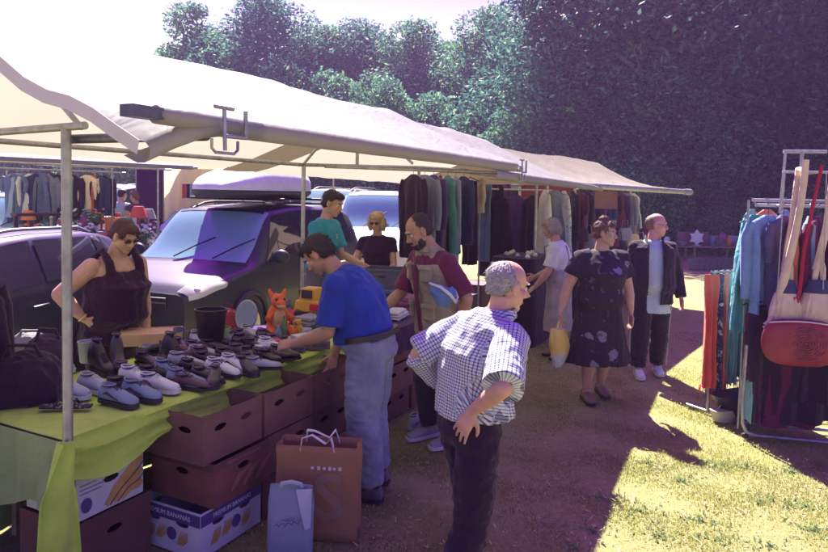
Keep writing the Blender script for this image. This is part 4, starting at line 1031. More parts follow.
    build_body(root, J, SK_P, voxel=.007, handL=(.5, .15), chub=.08); hair(root, J, hairmat('sandy', (.26, .15, .10)), [((0, -.040, .022), (.0775, .084, .076)), ((0, -.055, -.015), (.069, .05, .052))], seed=45, amp=.002, voxel=.007); sunglasses(root, J, clear=True)
    top(root, J, 'long_shirt', cloth('pale_blue', (.40, .52, .60)), sleeve=0, shoulders=False, off=.012, drop=.20, belly=.02, amp=.005, voxel=.010, seed=61, flare=.12)
    def jacket():
        mb = MB(); k = J['k']; fat = J['fat']; rg = torso_rings(J, off=.050, belly=.03); low = [q_+V((0, 0, -.10)) for q_ in rg[0]]; mb.loft([low]+rg[:5]+[[J['nb']+(q_-J['nb'])*1.0+V((0, 0, -.03)) for q_ in rg[5]]])
        for s_ in 'RL':
            sh, el, wr = J['sh'+s_], J['el'+s_], J['wr'+s_]; mb.ell(sh, .076, n=16, m=10); mb.tube([J['s4'].lerp(sh, .6), sh, sh.lerp(el, .5), el, el.lerp(wr, .5), wr], [.085, .076, .074, .068, .062, .054], n=16); mb.ell(el, .067, n=14, m=8)
        o = remesh_build(mb, 'jacket', cloth('jacket_black', (.022, .012, .030)), root, voxel=.010, smooth=2, disp=fold_noise(.010, 7, 71))
        # open front: carve a V of faces away so the shirt shows
        bm = bmesh.new(); bm.from_mesh(o.data); dl = [f for f in bm.faces if (lambda c: c.y > .04 and abs(c.x) < (.070+.03*max(0, (c.z-.9))) and c.z < J['nb'].z+.02)(f.calc_center_median())]
        bmesh.ops.delete(bm, geom=dl, context='FACES'); bm.to_mesh(o.data); bm.free()
        so_ = o.modifiers.new('s', 'SOLIDIFY'); so_.thickness = .008; so_.offset = -1
        g = MB()
        for sx in (-1, 1): g.tube([J['nb']+V((sx*.075, -.04, .03)), J['nb']+V((sx*.088, .04, .01)), J['s4']+V((sx*.078, .150, .02)), J['s3']+V((sx*.074, .185, .0))], [.02, .022, .020, .008], n=8, flat=.5)
        g.tube([J['nb']+V((-.075, -.04, .03)), J['nb']+V((0, -.085, .045)), J['nb']+V((.075, -.04, .03))], .022, n=8, flat=.6); g.build('collar', cloth('jacket_black', (.022, .012, .030)), o)
    jacket(); trousers(root, J, 'track_trousers', cloth('track_black', (.022, .010, .028)), off=.012, loose=1.25, amp=.010); 
    for s_ in 'RL': limbstrip(root, J, 'side_stripe', WHITE_S, s_, .032)
    shoes(root, J, WHITE_S, SOLE_W)

    # --- couple far back on the left
    q = atY(121, 200, 15.0); root, J = person('stout man in a pale blue shirt seen from behind at the clothes stall', loc=(q.x, q.y, 0), heading=20, H=1.86, fat=1.15, head=(10, 0)); build_body(root, J, SK_L, voxel=.013); hair(root, J, HD, SHORT, voxel=.012); top(root, J, 'shirt', cloth('sky_shirt', (.30, .40, .52)), sleeve=.7, off=.02, drop=.12, voxel=.014); trousers(root, J, 'trousers', cloth('sky_trouser', (.22, .28, .38))); shoes(root, J, LEATH, SOLE_D)
    q = atY(136, 200, 14.8); root, J = person('woman in a dark sleeveless top beside the man in pale blue', loc=(q.x, q.y, 0), heading=300, H=1.84, fat=1.0, head=(18, 0)); build_body(root, J, SK_T, voxel=.013); hair(root, J, HBR, SHORT+[((0, -.08, -.04), (.06, .05, .07))], voxel=.012); top(root, J, 'top', cloth('dark_floral', (.06, .03, .09)), sleeve=.2, off=.02, drop=.1, voxel=.014); skirt(root, J, 'skirt', PLUM2, .5, flare=1.1); shoes(root, J, LEATH, SOLE_D)
    # --- shopper behind the scarf rail
    root, J = person('shopper in mint green trousers standing behind the clothes rail', loc=(4.25, 6.30, 0), heading=200, H=1.66, fat=1.1, legR=((.06, .08, -1), (.05, -.05, -1)), legL=((-.05, -.05, -1), (-.03, -.1, -1))); build_body(root, J, SK_L, voxel=.012); hair(root, J, HBR, SHORT, voxel=.012); top(root, J, 'top', cloth('navy_top', (.03, .03, .08)), sleeve=1.7, off=.02, drop=.12, voxel=.014); trousers(root, J, 'trousers', cloth('mint', (.22, .50, .38)), loose=1.15); shoes(root, J, cloth('shoe_slate', (.15, .16, .22)), SOLE_W)

def plastic_bag(name, label, top_, w, h, seed, two=False, mats=None):
    b = thing(name, label, 'bag', top_ - V((0, 0, h+.05)), .5); g = MB(); secs = []
    for i in range(25):
        t = i/24; z = h*t; rw = w*.5*(.30+.80*math.sin(math.pi*min(1, (1-t)*.80+.18))**.7)*(1 if t > .08 else .72+.28*t/.08); sw = .018*math.sin(t*4)
        secs.append([V((sw+math.cos(a)*rw*(1+.16*noise.noise(V((math.cos(a)*2+seed, math.sin(a)*2, t*4)))+.05*math.sin(a*9+t*4)*t), math.sin(a)*rw*.55*(1+.2*noise.noise(V((math.cos(a)*3+seed, math.sin(a)*3, t*5)))), z+.02*noise.noise(V((math.cos(a)*2, math.sin(a)*2, seed)))*(1-t))) for a in [2*math.pi*j/40 for j in range(40)]])
    g.loft(secs)
    m, nt, bs = newmat('bag_film_%d' % seed); setin(bs, 'Roughness', .35); N, L = nt.nodes, nt.links; tc = N.new('ShaderNodeTexCoord'); sp = N.new('ShaderNodeSeparateXYZ'); L.new(tc.outputs['Generated'], sp.inputs['Vector']); rp = N.new('ShaderNodeValToRGB')
    nz = N.new('ShaderNodeTexNoise'); nz.inputs['Scale'].default_value = 5; L.new(tc.outputs['Generated'], nz.inputs['Vector']); ad = N.new('ShaderNodeMath'); ad.operation = 'MULTIPLY_ADD'; ad.inputs[1].default_value = .35; L.new(nz.outputs['Fac'], ad.inputs[0]); L.new(sp.outputs['Z'], ad.inputs[2])
    rp.color_ramp.elements[0].position = .42; rp.color_ramp.elements[0].color = (.50, .56, .54, 1); rp.color_ramp.elements[1].position = .60; rp.color_ramp.elements[1].color = (.72, .50, .13, 1); L.new(ad.outputs[0], rp.inputs['Fac']); L.new(rp.outputs['Color'], bs.inputs['Base Color'])
    n2 = N.new('ShaderNodeTexNoise'); n2.inputs['Scale'].default_value = 14; L.new(tc.outputs['Object'], n2.inputs['Vector']); bp = N.new('ShaderNodeBump'); bp.inputs['Strength'].default_value = .7; bp.inputs['Distance'].default_value = .02; L.new(n2.outputs['Fac'], bp.inputs['Height']); L.new(bp.outputs['Normal'], bs.inputs['Normal'])
    g.build('bag_body', m, b); g = MB(); g.tube([(-w*.10, 0, h*.97), (-w*.07, 0, h+.045), (0, 0, h+.065), (w*.07, 0, h+.045), (w*.10, 0, h*.97)], .010, n=6); g.build('handle', m, b)
people()
# ================================================================= GOODS, TABLES, BOXES
ORD = ['first', 'second', 'third', 'fourth', 'fifth', 'sixth', 'seventh', 'eighth', 'ninth', 'tenth', 'eleventh', 'twelfth', 'thirteenth', 'fourteenth', 'fifteenth', 'sixteenth', 'seventeenth', 'eighteenth']
def spx(t, px, z):
    lo, hi = -4, 4
    for _ in range(50):
        mid = (lo+hi)/2; q = P(mid, t, z)
        if q.y < .2 or proj(q)[0] < px: lo = mid
        else: hi = mid
    return (lo+hi)/2
def st(p): d = V((p[0], p[1], 0))-F0; return d.dot(NN), d.dot(U)
ROWA = math.atan2(U.y, U.x)
T67 = tpx(0, 67, 1.5)
LIME = cloth('lime', (.42, .62, .09), var=.12); LIME_SHADED = cloth('lime_pale', (.30, .42, .16)); WOOD = mat('table_wood', (.25, .18, .12), rough=.8, var=.3)
KRAFT = mat('cardboard', (.20, .10, .085), rough=.9, var=.18, scale=5, bump=.45, bscale=16, bdist=.012, dirt=.45, dirtcol=(.12, .06, .05)); KRAFT2 = mat('cardboard_dark', (.13, .06, .06), rough=.9, var=.2, scale=4, bump=.45, bscale=16, bdist=.012); KRAFTW = mat('carton_white', (.55, .58, .64), rough=.7, var=.06, scale=6, bump=.05, dirt=.15)
PURP = mat('print_purple', (.09, .06, .22), rough=.6, var=.06); INK = mat('ink_dark', (.06, .03, .08), rough=.7, var=.1, bump=0); TXT = mat('ink_white', (.6, .6, .68), rough=.7, var=.05, bump=0); ORNG = mat('print_orange', (.50, .30, .10), rough=.7, var=.2)

def wall_hole(mb, M, w, h, th, holes, hr=(.045, .018)):
    """cardboard wall in the local xz plane (x -w/2..w/2, z 0..h) with real hand holes"""
    xs = [-w/2]; cells = []
    for hx, hz in sorted(holes):
        cells += [('s', xs[-1], hx-hr[0]*1.6), ('h', hx-hr[0]*1.6, hx+hr[0]*1.6, hz)]; xs.append(hx+hr[0]*1.6)
    cells.append(('s', xs[-1], w/2))
    for c in cells:
        if c[0] == 's':
            x0, x1 = c[1], c[2]; vs = [V((x, y, z)) for y in (0, th) for x, z in ((x0, 0), (x1, 0), (x1, h), (x0, h))]
            mb.add([M @ v for v in vs], [(0, 1, 2, 3), (7, 6, 5, 4), (0, 4, 5, 1), (3, 2, 6, 7), (0, 3, 7, 4), (1, 5, 6, 2)])
        else:
            x0, x1, hz = c[1], c[2], c[3]; n = 20; ou = []; inn = []; cx = (x0+x1)/2
            for i in range(n):
                a = 2*math.pi*(i+.5)/n; dx, dz = math.cos(a), math.sin(a); inn.append((cx+dx*hr[0], hz+dz*hr[1]))
                sc = min(((x1-x0)/2)/abs(dx) if dx else 9, ((h-hz) if dz > 0 else hz)/abs(dz) if dz else 9); ou.append((cx+dx*sc, hz+dz*sc))
            vs = [V((x, 0, z)) for x, z in ou]+[V((x, 0, z)) for x, z in inn]+[V((x, th, z)) for x, z in ou]+[V((x, th, z)) for x, z in inn]; fs = []
            for i in range(n):
                j = (i+1) % n; fs += [(i, j, n+j, n+i), (2*n+j, 2*n+i, 3*n+i, 3*n+j), (n+i, n+j, 3*n+j, 3*n+i)]
            # corner fill
            for (qx, qz) in ((x0, 0), (x1, 0), (x1, h), (x0, h)):
                k = sorted(range(n), key=lambda i: (ou[i][0]-qx)**2+(ou[i][1]-qz)**2)[:2]; b0 = len(vs); vs += [V((qx, 0, qz)), V((qx, th, qz))]; fs += [(k[0], k[1], b0), (2*n+k[0], 2*n+k[1], b0+1)]
            mb.add([M @ v for v in vs], fs)
def box(label, c, lu, ln, h, m=None, z=0, holes=True, open_=True, group='cardboard boxes stacked before the table', name='cardboard_box', rz=None, lid=False, fill=None):
    """c: centre on the ground plan; lu along the row, ln across it"""
    m = m or KRAFT; t = thing(name, label, 'box', (c[0], c[1], z), ROWA if rz is None else rz, group); g = MB(); th = .006
    for ang, w, off in ((0, lu, ln), (math.pi, lu, ln), (math.pi/2, ln, lu), (-math.pi/2, ln, lu)):
        M = Matrix.Rotation(ang, 4, 'Z') @ Matrix.Translation((0, -off/2, .002)); wall_hole(g, M, w - (.013 if off == lu else 0), h-.002-rnd.random()*.003, th, ([(0, h*.68)] if w < .45 else [(-w*.22, h*.66), (w*.22, h*.66)]) if holes else [])
    g.build('walls', m, t, smooth=False)
    g = MB(); g.box((0, 0, .006), (lu-.014, ln-.014, .007)); g.build('bottom', m, t, smooth=False)
    if not open_ or lid: g = MB(); g.box((0, 0, h-.012), (lu-.014, ln-.014, .008)); g.build('lid', m, t, smooth=False)
    if fill:
        for i, (fm, s_) in enumerate(fill): g = MB(); a = i*2.4; g.ell((math.cos(a)*lu*.2, math.sin(a)*ln*.18, .03+s_*.6), (s_*1.3, s_, s_*.8), n=14, m=8); remesh_build(g, 'contents', fm, t, voxel=.012, disp=fold_noise(.012, 12, i))
    return t

def on(px, py, z=TZ+.012): return onz(px, py, z)

def tables():
    tt = thing('market_table', 'long trestle table under a lime green cloth covered with shoes and toys', 'table', P(-.5, 1.5, 0), ROWA)
    L1 = 4.4; g = MB(); a = P(-.55, T67+.06+L1/2, TZ-.03); g.box((a.x, a.y, a.z), (L1, .88, .025), rz=ROWA); g.build('tabletop', WOOD, tt, world=True, smooth=False)
    for t in (T67+.35, 1.1, 2.2, 3.3):
        for s in (-.90, -.5): g = MB(); g.box(P(s, t, .37), (.04, .04, .74), rz=ROWA); g.build('leg', WOOD, tt, world=True)
    c = thing('tablecloth', 'bright lime green cloth over the shoe table with a gathered end at the pole', 'tablecloth', P(-.5, 1.5, TZ)); g = MB(); rows = []
    nt2 = 110
    for i in range(nt2+1):
        t = T67+.05+2.75*i/nt2; row = []
        for j in range(13): s = -1.0+.90*j/12; row.append(P(s, t, TZ-.010+.004*noise.noise(V((s*5, t*5, 0)))))
        hang = .14+.035*abs(math.sin(t*1.9))+.03*noise.noise(V((t*3, 2, 2)))
        if i < 20: hang += .05*math.sin(i/20*math.pi)
        for k in range(1, 13):
            kk = k/12; out = .012*math.sin(kk*9+t*2.2)+.010*math.sin(kk*17-t*5)+.022*kk+.008*noise.noise(V((t*9, kk*4, 1))); row.append(P(-.10+.008+out, t, TZ-.010-hang*kk))
        rows.append(row)
    g.grid(rows, thick=.003); g.build('cloth', LIME, c, world=True, fix=False)
    c2 = thing('tablecloth', 'dark plum cloth over the far part of the long table beyond the man in blue', 'tablecloth', P(-.5, 2.8, TZ)); g = MB(); rows = []
    for i in range(31):
        t = T67+2.86+1.62*i/30; row = []
        for j in range(13): row.append(P(-1.0+1.012*j/12, t, TZ-.010+.004*noise.noise(V((j*.5, t*5, 0)))))
        for k in range(1, 6): row.append(P(.02+.014*math.sin(t*33+k*.3)*k/5, t, TZ-.010-.22*k/5))
        rows.append(row)
    g.grid(rows, thick=.003); g.build('cloth', cloth('far_plum', (.06, .02, .07)), c2, world=True, fix=False)
    for nm_, ta, tb, cm in (('back_fall', T67+.05, 2.05, 'LIMEP'), ('back_fall', 2.12, 3.6, 'far')):  # falls added behind the table to keep the view beneath it dark
        g = MB(); rows = []; cc = c if cm == 'LIMEP' else c2; mm = LIME_SHADED if cm == 'LIMEP' else cloth('far_plum', (0, 0, 0))
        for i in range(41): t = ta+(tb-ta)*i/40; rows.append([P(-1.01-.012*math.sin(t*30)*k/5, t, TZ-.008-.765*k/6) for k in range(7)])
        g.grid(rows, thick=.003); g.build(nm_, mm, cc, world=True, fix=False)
    g = MB(); rows = []   # end fall, its shade put into a duller lime
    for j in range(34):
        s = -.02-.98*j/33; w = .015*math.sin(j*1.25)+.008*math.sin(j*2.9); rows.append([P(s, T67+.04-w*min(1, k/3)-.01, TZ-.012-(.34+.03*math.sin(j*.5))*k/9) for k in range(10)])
    g.grid(rows, thick=.003); g.build('end_fall', LIME_SHADED, c, world=True, fix=False)
    g = MB(); rows = []   # gathered strip wound at the pole, hanging low
    for k in range(22):
        z = TZ+.03-.62*k/21; w = .022+.05*min(1, k/8)+.012*(k/21); rows.append([P(.035+.018*math.sin(a*3+k*.16)+.028*math.cos(a), T67-.035+w*1.15*math.sin(a)-.035*min(1, k/7), z) for a in [2*math.pi*j/32 for j in range(32)]])
    g.loft(rows); remesh_o = g.build('gathered_end', LIME, c, world=True)

def shoe(name, label, m, sole, loc, rz, kind='trainer', L=.285, group='second-hand shoes on the table', lace=None, stripe=None):
    t = thing(name, label, 'shoe', loc, rz, group); k = L/.285
    prof = {'trainer': [(-.135, .026, .065), (-.128, .034, .082), (-.10, .037, .088), (-.06, .038, .080), (-.02, .038, .083), (.03, .041, .072), (.07, .046, .056), (.105, .045, .046), (.13, .036, .040), (.146, .018, .028)],
            'shoe': [(-.135, .024, .055), (-.128, .031, .068), (-.10, .034, .070), (-.06, .034, .060), (-.02, .035, .064), (.03, .038, .056), (.07, .042, .042), (.105, .040, .036), (.13, .031, .031), (.146, .014, .022)],
            'boot': [(-.135, .03, .15), (-.128, .040, .185), (-.10, .044, .20), (-.06, .046, .20), (-.025, .043, .17), (.02, .041, .095), (.07, .046, .062), (.105, .045, .050), (.13, .036, .044), (.146, .018, .030)]}[kind]
    secs = []
    for x, w, h in prof:
        r = []
        for j in range(18):
            a = 2*math.pi*j/18; ca, sa = math.cos(a), math.sin(a); wz = w*(1-.28*max(0, sa)); r.append(V((x*k, math.copysign(abs(ca)**.75, ca)*wz*k, (.018+h*.5+math.copysign(abs(sa)**.8, sa)*h*.5)*k)))
        secs.append(r)
    g = MB(); g.loft(secs); up = g.build('upper', m, t)
    g = MB(); pl = [(-.142, .012), (-.135, .030), (-.10, .038), (-.05, .036), (0, .037), (.05, .045), (.095, .050), (.13, .042), (.15, .024), (.156, .008)]; pl = [(x*k, w*k) for x, w in pl]+[(x*k, -w*k) for x, w in reversed(pl)]; n = len(pl); hs = (.024 if kind != 'shoe' else .016)*k
    g.add([V((x, y, 0)) for x, y in pl]+[V((x, y, hs)) for x, y in pl], [tuple(reversed(range(n))), tuple(range(n, 2*n))]+[(j, (j+1) % n, (j+1) % n+n, j+n) for j in range(n)]); g.build('sole', sole, t, smooth=False)
    oz = {'trainer': .105, 'shoe': .086, 'boot': .217}[kind]; g = MB(); g.ell((-.075*k, 0, oz*k), (.050*k, .029*k, .008*k), n=16, m=8); g.build('lining', INK, up)  # dark cap on the solid upper, shade of the opening put into colour
    g = MB(); g.tube([V((-.075+.050*math.cos(a), .0285*math.sin(a), oz+.004+.006*abs(math.cos(a)))) * k for a in [2*math.pi*i/16 for i in range(17)]], .0045*k, n=6); g.build('collar', m, up)
    if lace:
        g = MB(); z0 = {'trainer': .114, 'boot': .15, 'shoe': .092}[kind]
        for i in range(5):
            x = -.012+i*.017; z = (z0-.0075*i*(1.35 if kind == 'trainer' else 1.6)); g.tube([V((x, -.020, z-.012))*k, V((x+.004, 0, z-.002))*k, V((x+.008, .020, z-.012))*k], .003*k, n=5); g.tube([V((x+.008, -.020, z-.014))*k, V((x, .020, z-.012))*k], .003*k, n=5)
        g.build('laces', lace, up)
    if stripe:
        g = MB()
        for sy in (-1, 1): g.tube([V((.045, sy*.044, .040))*k, V((.0, sy*.0405, .050))*k, V((-.05, sy*.0385, .070))*k, V((-.085, sy*.037, .060))*k], [.003, .006, .008, .003], n=6, flat=.6)
        g.build('side_flash', stripe, up)
    return t

def shoe_field():
    SG = mat('suede_blue_grey', (.20, .26, .38), rough=.9, var=.1); SW = mat('leather_offwhite', (.60, .62, .66), rough=.5, var=.06); SB = mat('leather_blk', (.030, .018, .035), rough=.38, var=.2); SBR = mat('leather_plum', (.10, .05, .08), rough=.5); SGY = mat('mesh_grey', (.36, .40, .46), rough=.9, var=.12, bump=.4, bscale=200)
    SW_ = plastic('rubber_white', (.55, .57, .6), .6); SD_ = plastic('rubber_blk', (.03, .02, .035), .6); LW = cloth('lace_white', (.6, .62, .66)); LD = cloth('lace_dark', (.04, .03, .05))
    L = [  # px, py, rz(deg, screen-ish: 0 = toe along +x), kind, upper, sole, lace, stripe, label
        (118, 404, -28, 'trainer', SG, SD_, LD, INK, 'blue-grey suede trainer with a dark side flash at the table edge, nearer the pole'),
        (141, 399, -28, 'trainer', SG, SD_, LD, INK, 'blue-grey suede trainer with a dark side flash, right-hand one of its pair'),
        (96, 392, -18, 'trainer', SGY, SW_, LW, None, 'bulky pale grey mesh trainer partly behind the steel pole'),
        (70, 396, -12, 'trainer', SGY, SW_, LW, None, 'pale grey mesh trainer left of the steel pole'),
        (158, 391, -20, 'trainer', SW, SW_, LW, None, 'off-white leather trainer between the grey ones at the table edge'),
        (136, 384, -24, 'trainer', SW, SW_, LW, None, 'off-white leather trainer set behind its fellow at the table edge'),
        (186, 386, -22, 'trainer', SG, SW_, LD, None, 'blue-grey trainer with a white sole right of the white pair'),
        (170, 377, -30, 'trainer', SG, SW_, LD, None, 'blue-grey trainer with a white sole leaning behind its pair'),
        (207, 381, -30, 'shoe', SB, SD_, None, None, 'flat black slip-on at the table edge between grey and white trainers'),
        (196, 372, -24, 'shoe', SB, SD_, None, None, 'flat black slip-on lying behind the one at the table edge'),
        (222, 375, -26, 'trainer', SW, SD_, LD, SB, 'white trainer with black side flash, left one of its pair'),
        (236, 371, -26, 'trainer', SW, SW_, LW, SB, 'white trainer with black side flash, right one of its pair'),
        (252, 366, -30, 'shoe', SB, SD_, None, None, 'black court shoe at the table edge right of the white trainers'),
        (266, 361, -30, 'shoe', SB, SD_, None, None, 'second black court shoe at the table edge before the printed boxes'),
        (242, 356, -22, 'shoe', SBR, SD_, None, None, 'dark plum loafer in the second row behind the white trainers'),
        (228, 360, -35, 'shoe', SB, SD_, LD, None, 'black lace-up shoe in the second row left of the plum loafer'),
        (210, 364, -24, 'shoe', SB, SD_, LD, None, 'black lace-up shoe in the second row behind the slip-ons'),
        (256, 350, -25, 'shoe', SB, SD_, None, None, 'small black shoe in the third row near the bare patch of cloth'),
        (190, 359, -160, 'shoe', SBR, SD_, LD, None, 'dark plum walking shoe turned the other way below the black bin'),
        (176, 364, -30, 'boot', SB, SD_, LD, None, 'black ankle boot in front of the black bin'),
        (199, 352, -28, 'shoe', SBR, SD_, LD, None, 'dark plum lace-up right below the black bin'),
        (215, 351, -20, 'shoe', SB, SD_, None, None, 'black shoe in the third row below the lime mug'),
        (232, 345, -28, 'trainer', SGY, SD_, LD, None, 'grey and black trainer behind the third row of black shoes'),
        (272, 352, -30, 'trainer', SW, SD_, LW, None, 'small white shoe with dark sole next to the printed boxes'),
        (284, 357, -30, 'shoe', SB, SD_, None, None, 'black pump at the table edge below the printed boxes'),
        (102, 372, -40, 'boot', SB, SD_, LD, None, 'tall black boot behind the pale grey trainers'),
        (118, 366, -60, 'boot', SB, SD_, None, None, 'tall black boot nearest the woman in the black vest top'),
        (148, 365, -30, 'shoe', SB, SD_, LD, None, 'black shoe in the middle of the green cloth beside the tall boots'),
        (268, 340, -25, 'shoe', SB, SD_, LD, None, 'small black shoe alone on the bare green cloth'),
        (52, 372, 10, 'boot', SGY, SW_, LW, None, 'large grey hiking boot left of the pole'),
        (156, 353, -150, 'shoe', SB, SD_, None, None, 'black shoe upside the carton edge, pointing back to the pole'),
        (244, 340, -35, 'shoe', SBR, SD_, None, None, 'dark plum pump beside the lime mug'),
        (182, 350, -40, 'shoe', SB, SD_, None, None, 'black slip-on tight against the foot of the black bin'),
        (205, 344, -15, 'shoe', SB, SD_, LD, None, 'black lace-up shoe in the back row right of the bin'),
        (222, 367, -10, 'shoe', SB, SD_, None, None, 'black slipper askew between the second and first rows'),
        (250, 359, -55, 'shoe', SB, SD_, LD, None, 'black lace-up lying across the court shoes'),
        (165, 371, -45, 'shoe', SBR, SD_, LD, None, 'dark plum shoe behind the leaning blue-grey trainer'),
        (186, 368, -5, 'trainer', SGY, SD_, LD, None, 'dark-soled grey trainer half under the black ankle boot'),
        (276, 346, -50, 'shoe', SBR, SD_, None, None, 'dark plum shoe pointing at the red printed box'),
        (130, 375, -15, 'shoe', SBR, SD_, None, None, 'dark plum slipper between tall boots and off-white trainers'),
    ]
    xtra = []
    pos = [(172, 383), (192, 388), (214, 384), (205, 357), (236, 352), (248, 347), (262, 345), (218, 346), (196, 346), (158, 378), (145, 392), (178, 356), (232, 366), (262, 369), (246, 373), (274, 360), (288, 348), (226, 338), (250, 336), (128, 390)]
    sp_ = ['behind the blue-grey pair', 'tucked between the blue-grey trainers', 'against the white trainers', 'below the black bin', 'right of the lime mug', 'before the white plate', 'behind the small white shoe', 'in front of the lime mug', 'at the foot of the bin, on its side', 'behind the off-white trainer', 'wedged behind the off-white pair', 'left of the bin', 'behind the white trainers, toe inward', 'touching the black court shoe', 'under the white trainer heel', 'beside the black pump', 'next to the pale upright carton', 'behind the lime mug', 'before the oval mirror', 'between the off-white and pale grey trainers']
    for i, ((px, py), w_) in enumerate(zip(pos, sp_)): xtra.append((px, py, -30+((i*67) % 130)-50, ('shoe', 'shoe', 'trainer')[i % 3], (SB, SBR, SB, SGY, SB)[i % 5], SD_, (None, LD)[i % 2], None, '%s shoe %s' % (('black', 'plum', 'glossy black', 'grey', 'dark')[i % 5], w_)))
    for px, py, rz, kind, m, so_, lc, sf, lab in L+xtra:
        q = on(px, py, TZ+.003); shoe('boot' if kind == 'boot' else 'shoe', lab, m, so_, (q.x, q.y, TZ+.002), R(rz+rnd.uniform(-9, 9)), kind, L=.245 if kind != 'shoe' else .235, lace=lc, stripe=sf)

def lathe_thing(name, label, cat, loc, prof, m, n=20, group=None, part='vessel', sx=1, sy=1, rz=0, extra=None):
    t = thing(name, label, cat, loc, rz, group); g = MB(); g.lathe(prof, n=n, sx=sx, sy=sy); o = g.build(part, m, t)
    if extra: extra(t, o)
    return t

def table_goods():
    BK = plastic('bin_black', (.022, .014, .028), .4); q = on(198, 352)
    def rim(t, o): g = MB(); g.tube([(math.cos(a)*.112, math.sin(a)*.098, .262) for a in [i*.393 for i in range(17)]], .007, n=6); g.build('rim', BK, t)
    lathe_thing('bin', 'black oval waste bin standing among the shoes', 'bin', (q.x+.02, q.y+.22, TZ+.002), [(.08, 0), (.085, .005), (.11, .26), (.104, .26), (.08, .01), (.01, .008)], BK, sy=.88, extra=rim)
    def handle(hx, hz, r, m): 
        def f(t, o): g = MB(); g.tube([(hx, 0, hz+r), (hx+r*.9, 0, hz+r*.8), (hx+r*1.1, 0, hz), (hx+r*.8, 0, hz-r*.7), (hx-.004, 0, hz-r)], .006, n=6); g.build('handle', m, t)
        return f
    for px, py, m, lab, w, h in ((179, 341, plastic('mug_slate', (.12, .13, .22)), 'dark slate mug left of the black bin', .042, .105), (223, 343, plastic('mug_lime', (.36, .50, .16)), 'pale lime mug right of the black bin', .048, .125), (147, 352, plastic('mug_grey', (.35, .36, .42)), 'grey cup at the edge of the yellow carton', .036, .06)):
        q = on(px, py); lathe_thing('mug', lab, 'mug', (q.x, q.y, TZ+.002), [(w*.8, 0), (w*.9, .004), (w, .02), (w, h), (w*.93, h), (w*.9, .012), (.004, .01)], m, extra=handle(w, h*.5, h*.3, m), rz=rnd.random()*6)
    q = on(85, 362); lathe_thing('cup', 'grey cup with pale rim between boots and the woman in black', 'cup', (q.x, q.y+.04, TZ+.002), [(.045, 0), (.05, .01), (.06, .13), (.064, .135), (.056, .135), (.045, .02), (.004, .015)], plastic('cup_g', (.33, .38, .42)))
    q = on(219, 330); b = thing('toiletry_bag', 'small cherry red patterned bag behind the lime mug', 'bag', (q.x+.02, q.y+.14, TZ+.002), R(-10)); g = MB(); g.loft([ring(V((0, 0, z)), V((1, 0, 0)), V((0, 1, 0)), .085*w, .05*w, 20, .7) for z, w in ((0, .9), (.03, 1.03), (.10, 1.0), (.14, .85), (.155, .6))]); g.build('pouch', spot_mat('cherry_print', (.30, .03, .07), [((.5, .42, .40), 1, .22), ((.05, .02, .05), 1.7, .16)], scale=22), b); g = MB(); g.tube([(-.05, 0, .15), (-.03, 0, .20), (.03, 0, .20), (.05, 0, .15)], .006); g.build('handle', cloth('dark_red', (.13, .02, .06)), b)
    q = on(243, 334); b = thing('table_mirror', 'oval blue-grey table mirror in a rounded frame behind the shoes', 'mirror', (q.x, q.y+.10, TZ+.012), R(-25)); rt = Matrix.Rotation(R(78), 3, 'X'); g = MB(); g.lathe([(.02, -.008), (.098, -.008), (.108, 0), (.098, .008), (.090, .004), (.02, .004)], (0, 0, .125), n=28, rot=rt, sy=1.15); g.build('frame', plastic('mirror_frame', (.25, .30, .40)), b); g = MB(); g.lathe([(.002, -.0095), (.088, -.0095), (.088, -.0085), (.002, -.0085)], (0, 0, .125), n=28, rot=rt, sy=1.15); g.build('glass', mat('mirror_glass', (.6, .65, .7), rough=.05, metal=1, var=0, bump=0), b); g = MB(); g.tube([(-.05, -.05, 0), (0, 0, .03), (0, .03, .12)], .006); g.tube([(.05, -.05, 0), (0, 0, .03)], .006); g.build('stand', plastic('mirror_frame', (.25, .30, .40)), b)
    q = on(258, 331); lathe_thing('plate', 'white dinner plate with a dark rim lying beside the oval mirror', 'plate', (q.x, q.y+.05, TZ+.002), [(.05, 0), (.07, .004), (.13, .018), (.132, .021), (.08, .010), (.003, .006)], plastic('china', (.62, .63, .66), .2), n=32, extra=lambda t, o: (lambda g: g.build('rim', INK, t))(MB().tube([(math.cos(a)*.131, math.sin(a)*.131, .020) for a in [i*.2618 for i in range(25)]], .004, n=6)))
    q = on(246, 341); lathe_thing('bowl', 'shallow grey bowl in front of the white plate', 'bowl', (q.x-.02, q.y, TZ+.002), [(.03, 0), (.05, .005), (.08, .035), (.075, .035), (.045, .01), (.003, .008)], plastic('bowl_grey', (.25, .24, .28)))
    # yellow-brown carton at the left end
    q = on(160, 346); b = box('flat open carton of pale wood colour behind the shoes beside the woman in black', (q.x-.12, q.y+.16), .42, .26, .085, m=mat('carton_ochre', (.50, .34, .18), rough=.8, var=.1), z=TZ+.002, holes=False, lid=True, group='cartons on the table', rz=ROWA*.3)
    # ---- toys (generic animals and vehicles)
    OR = cloth('plush_orange', (.62, .13, .035)); CR = cloth('plush_cream', (.58, .36, .18)); YE = plastic('toy_yellow', (.62, .36, .04)); RE = plastic('toy_red', (.45, .02, .03)); DKT = plastic('toy_dark', (.04, .03, .05)); BL = plastic('toy_teal', (.08, .20, .24))
    q = on(273, 338); b = thing('plush_dinosaur', 'orange plush dinosaur with a cream belly sitting on the table', 'soft toy', (q.x, q.y+.16, TZ+.002), R(205)); g = MB()
    g.ell((0, 0, .13), (.085, .08, .12)); g.ell((0, .03, .27), (.06, .07, .055)); g.ell((0, .10, .255), (.04, .05, .03)); g.tube([(0, -.05, .06), (0, -.14, .05), (0, -.20, .10)], [.06, .04, .015]); 
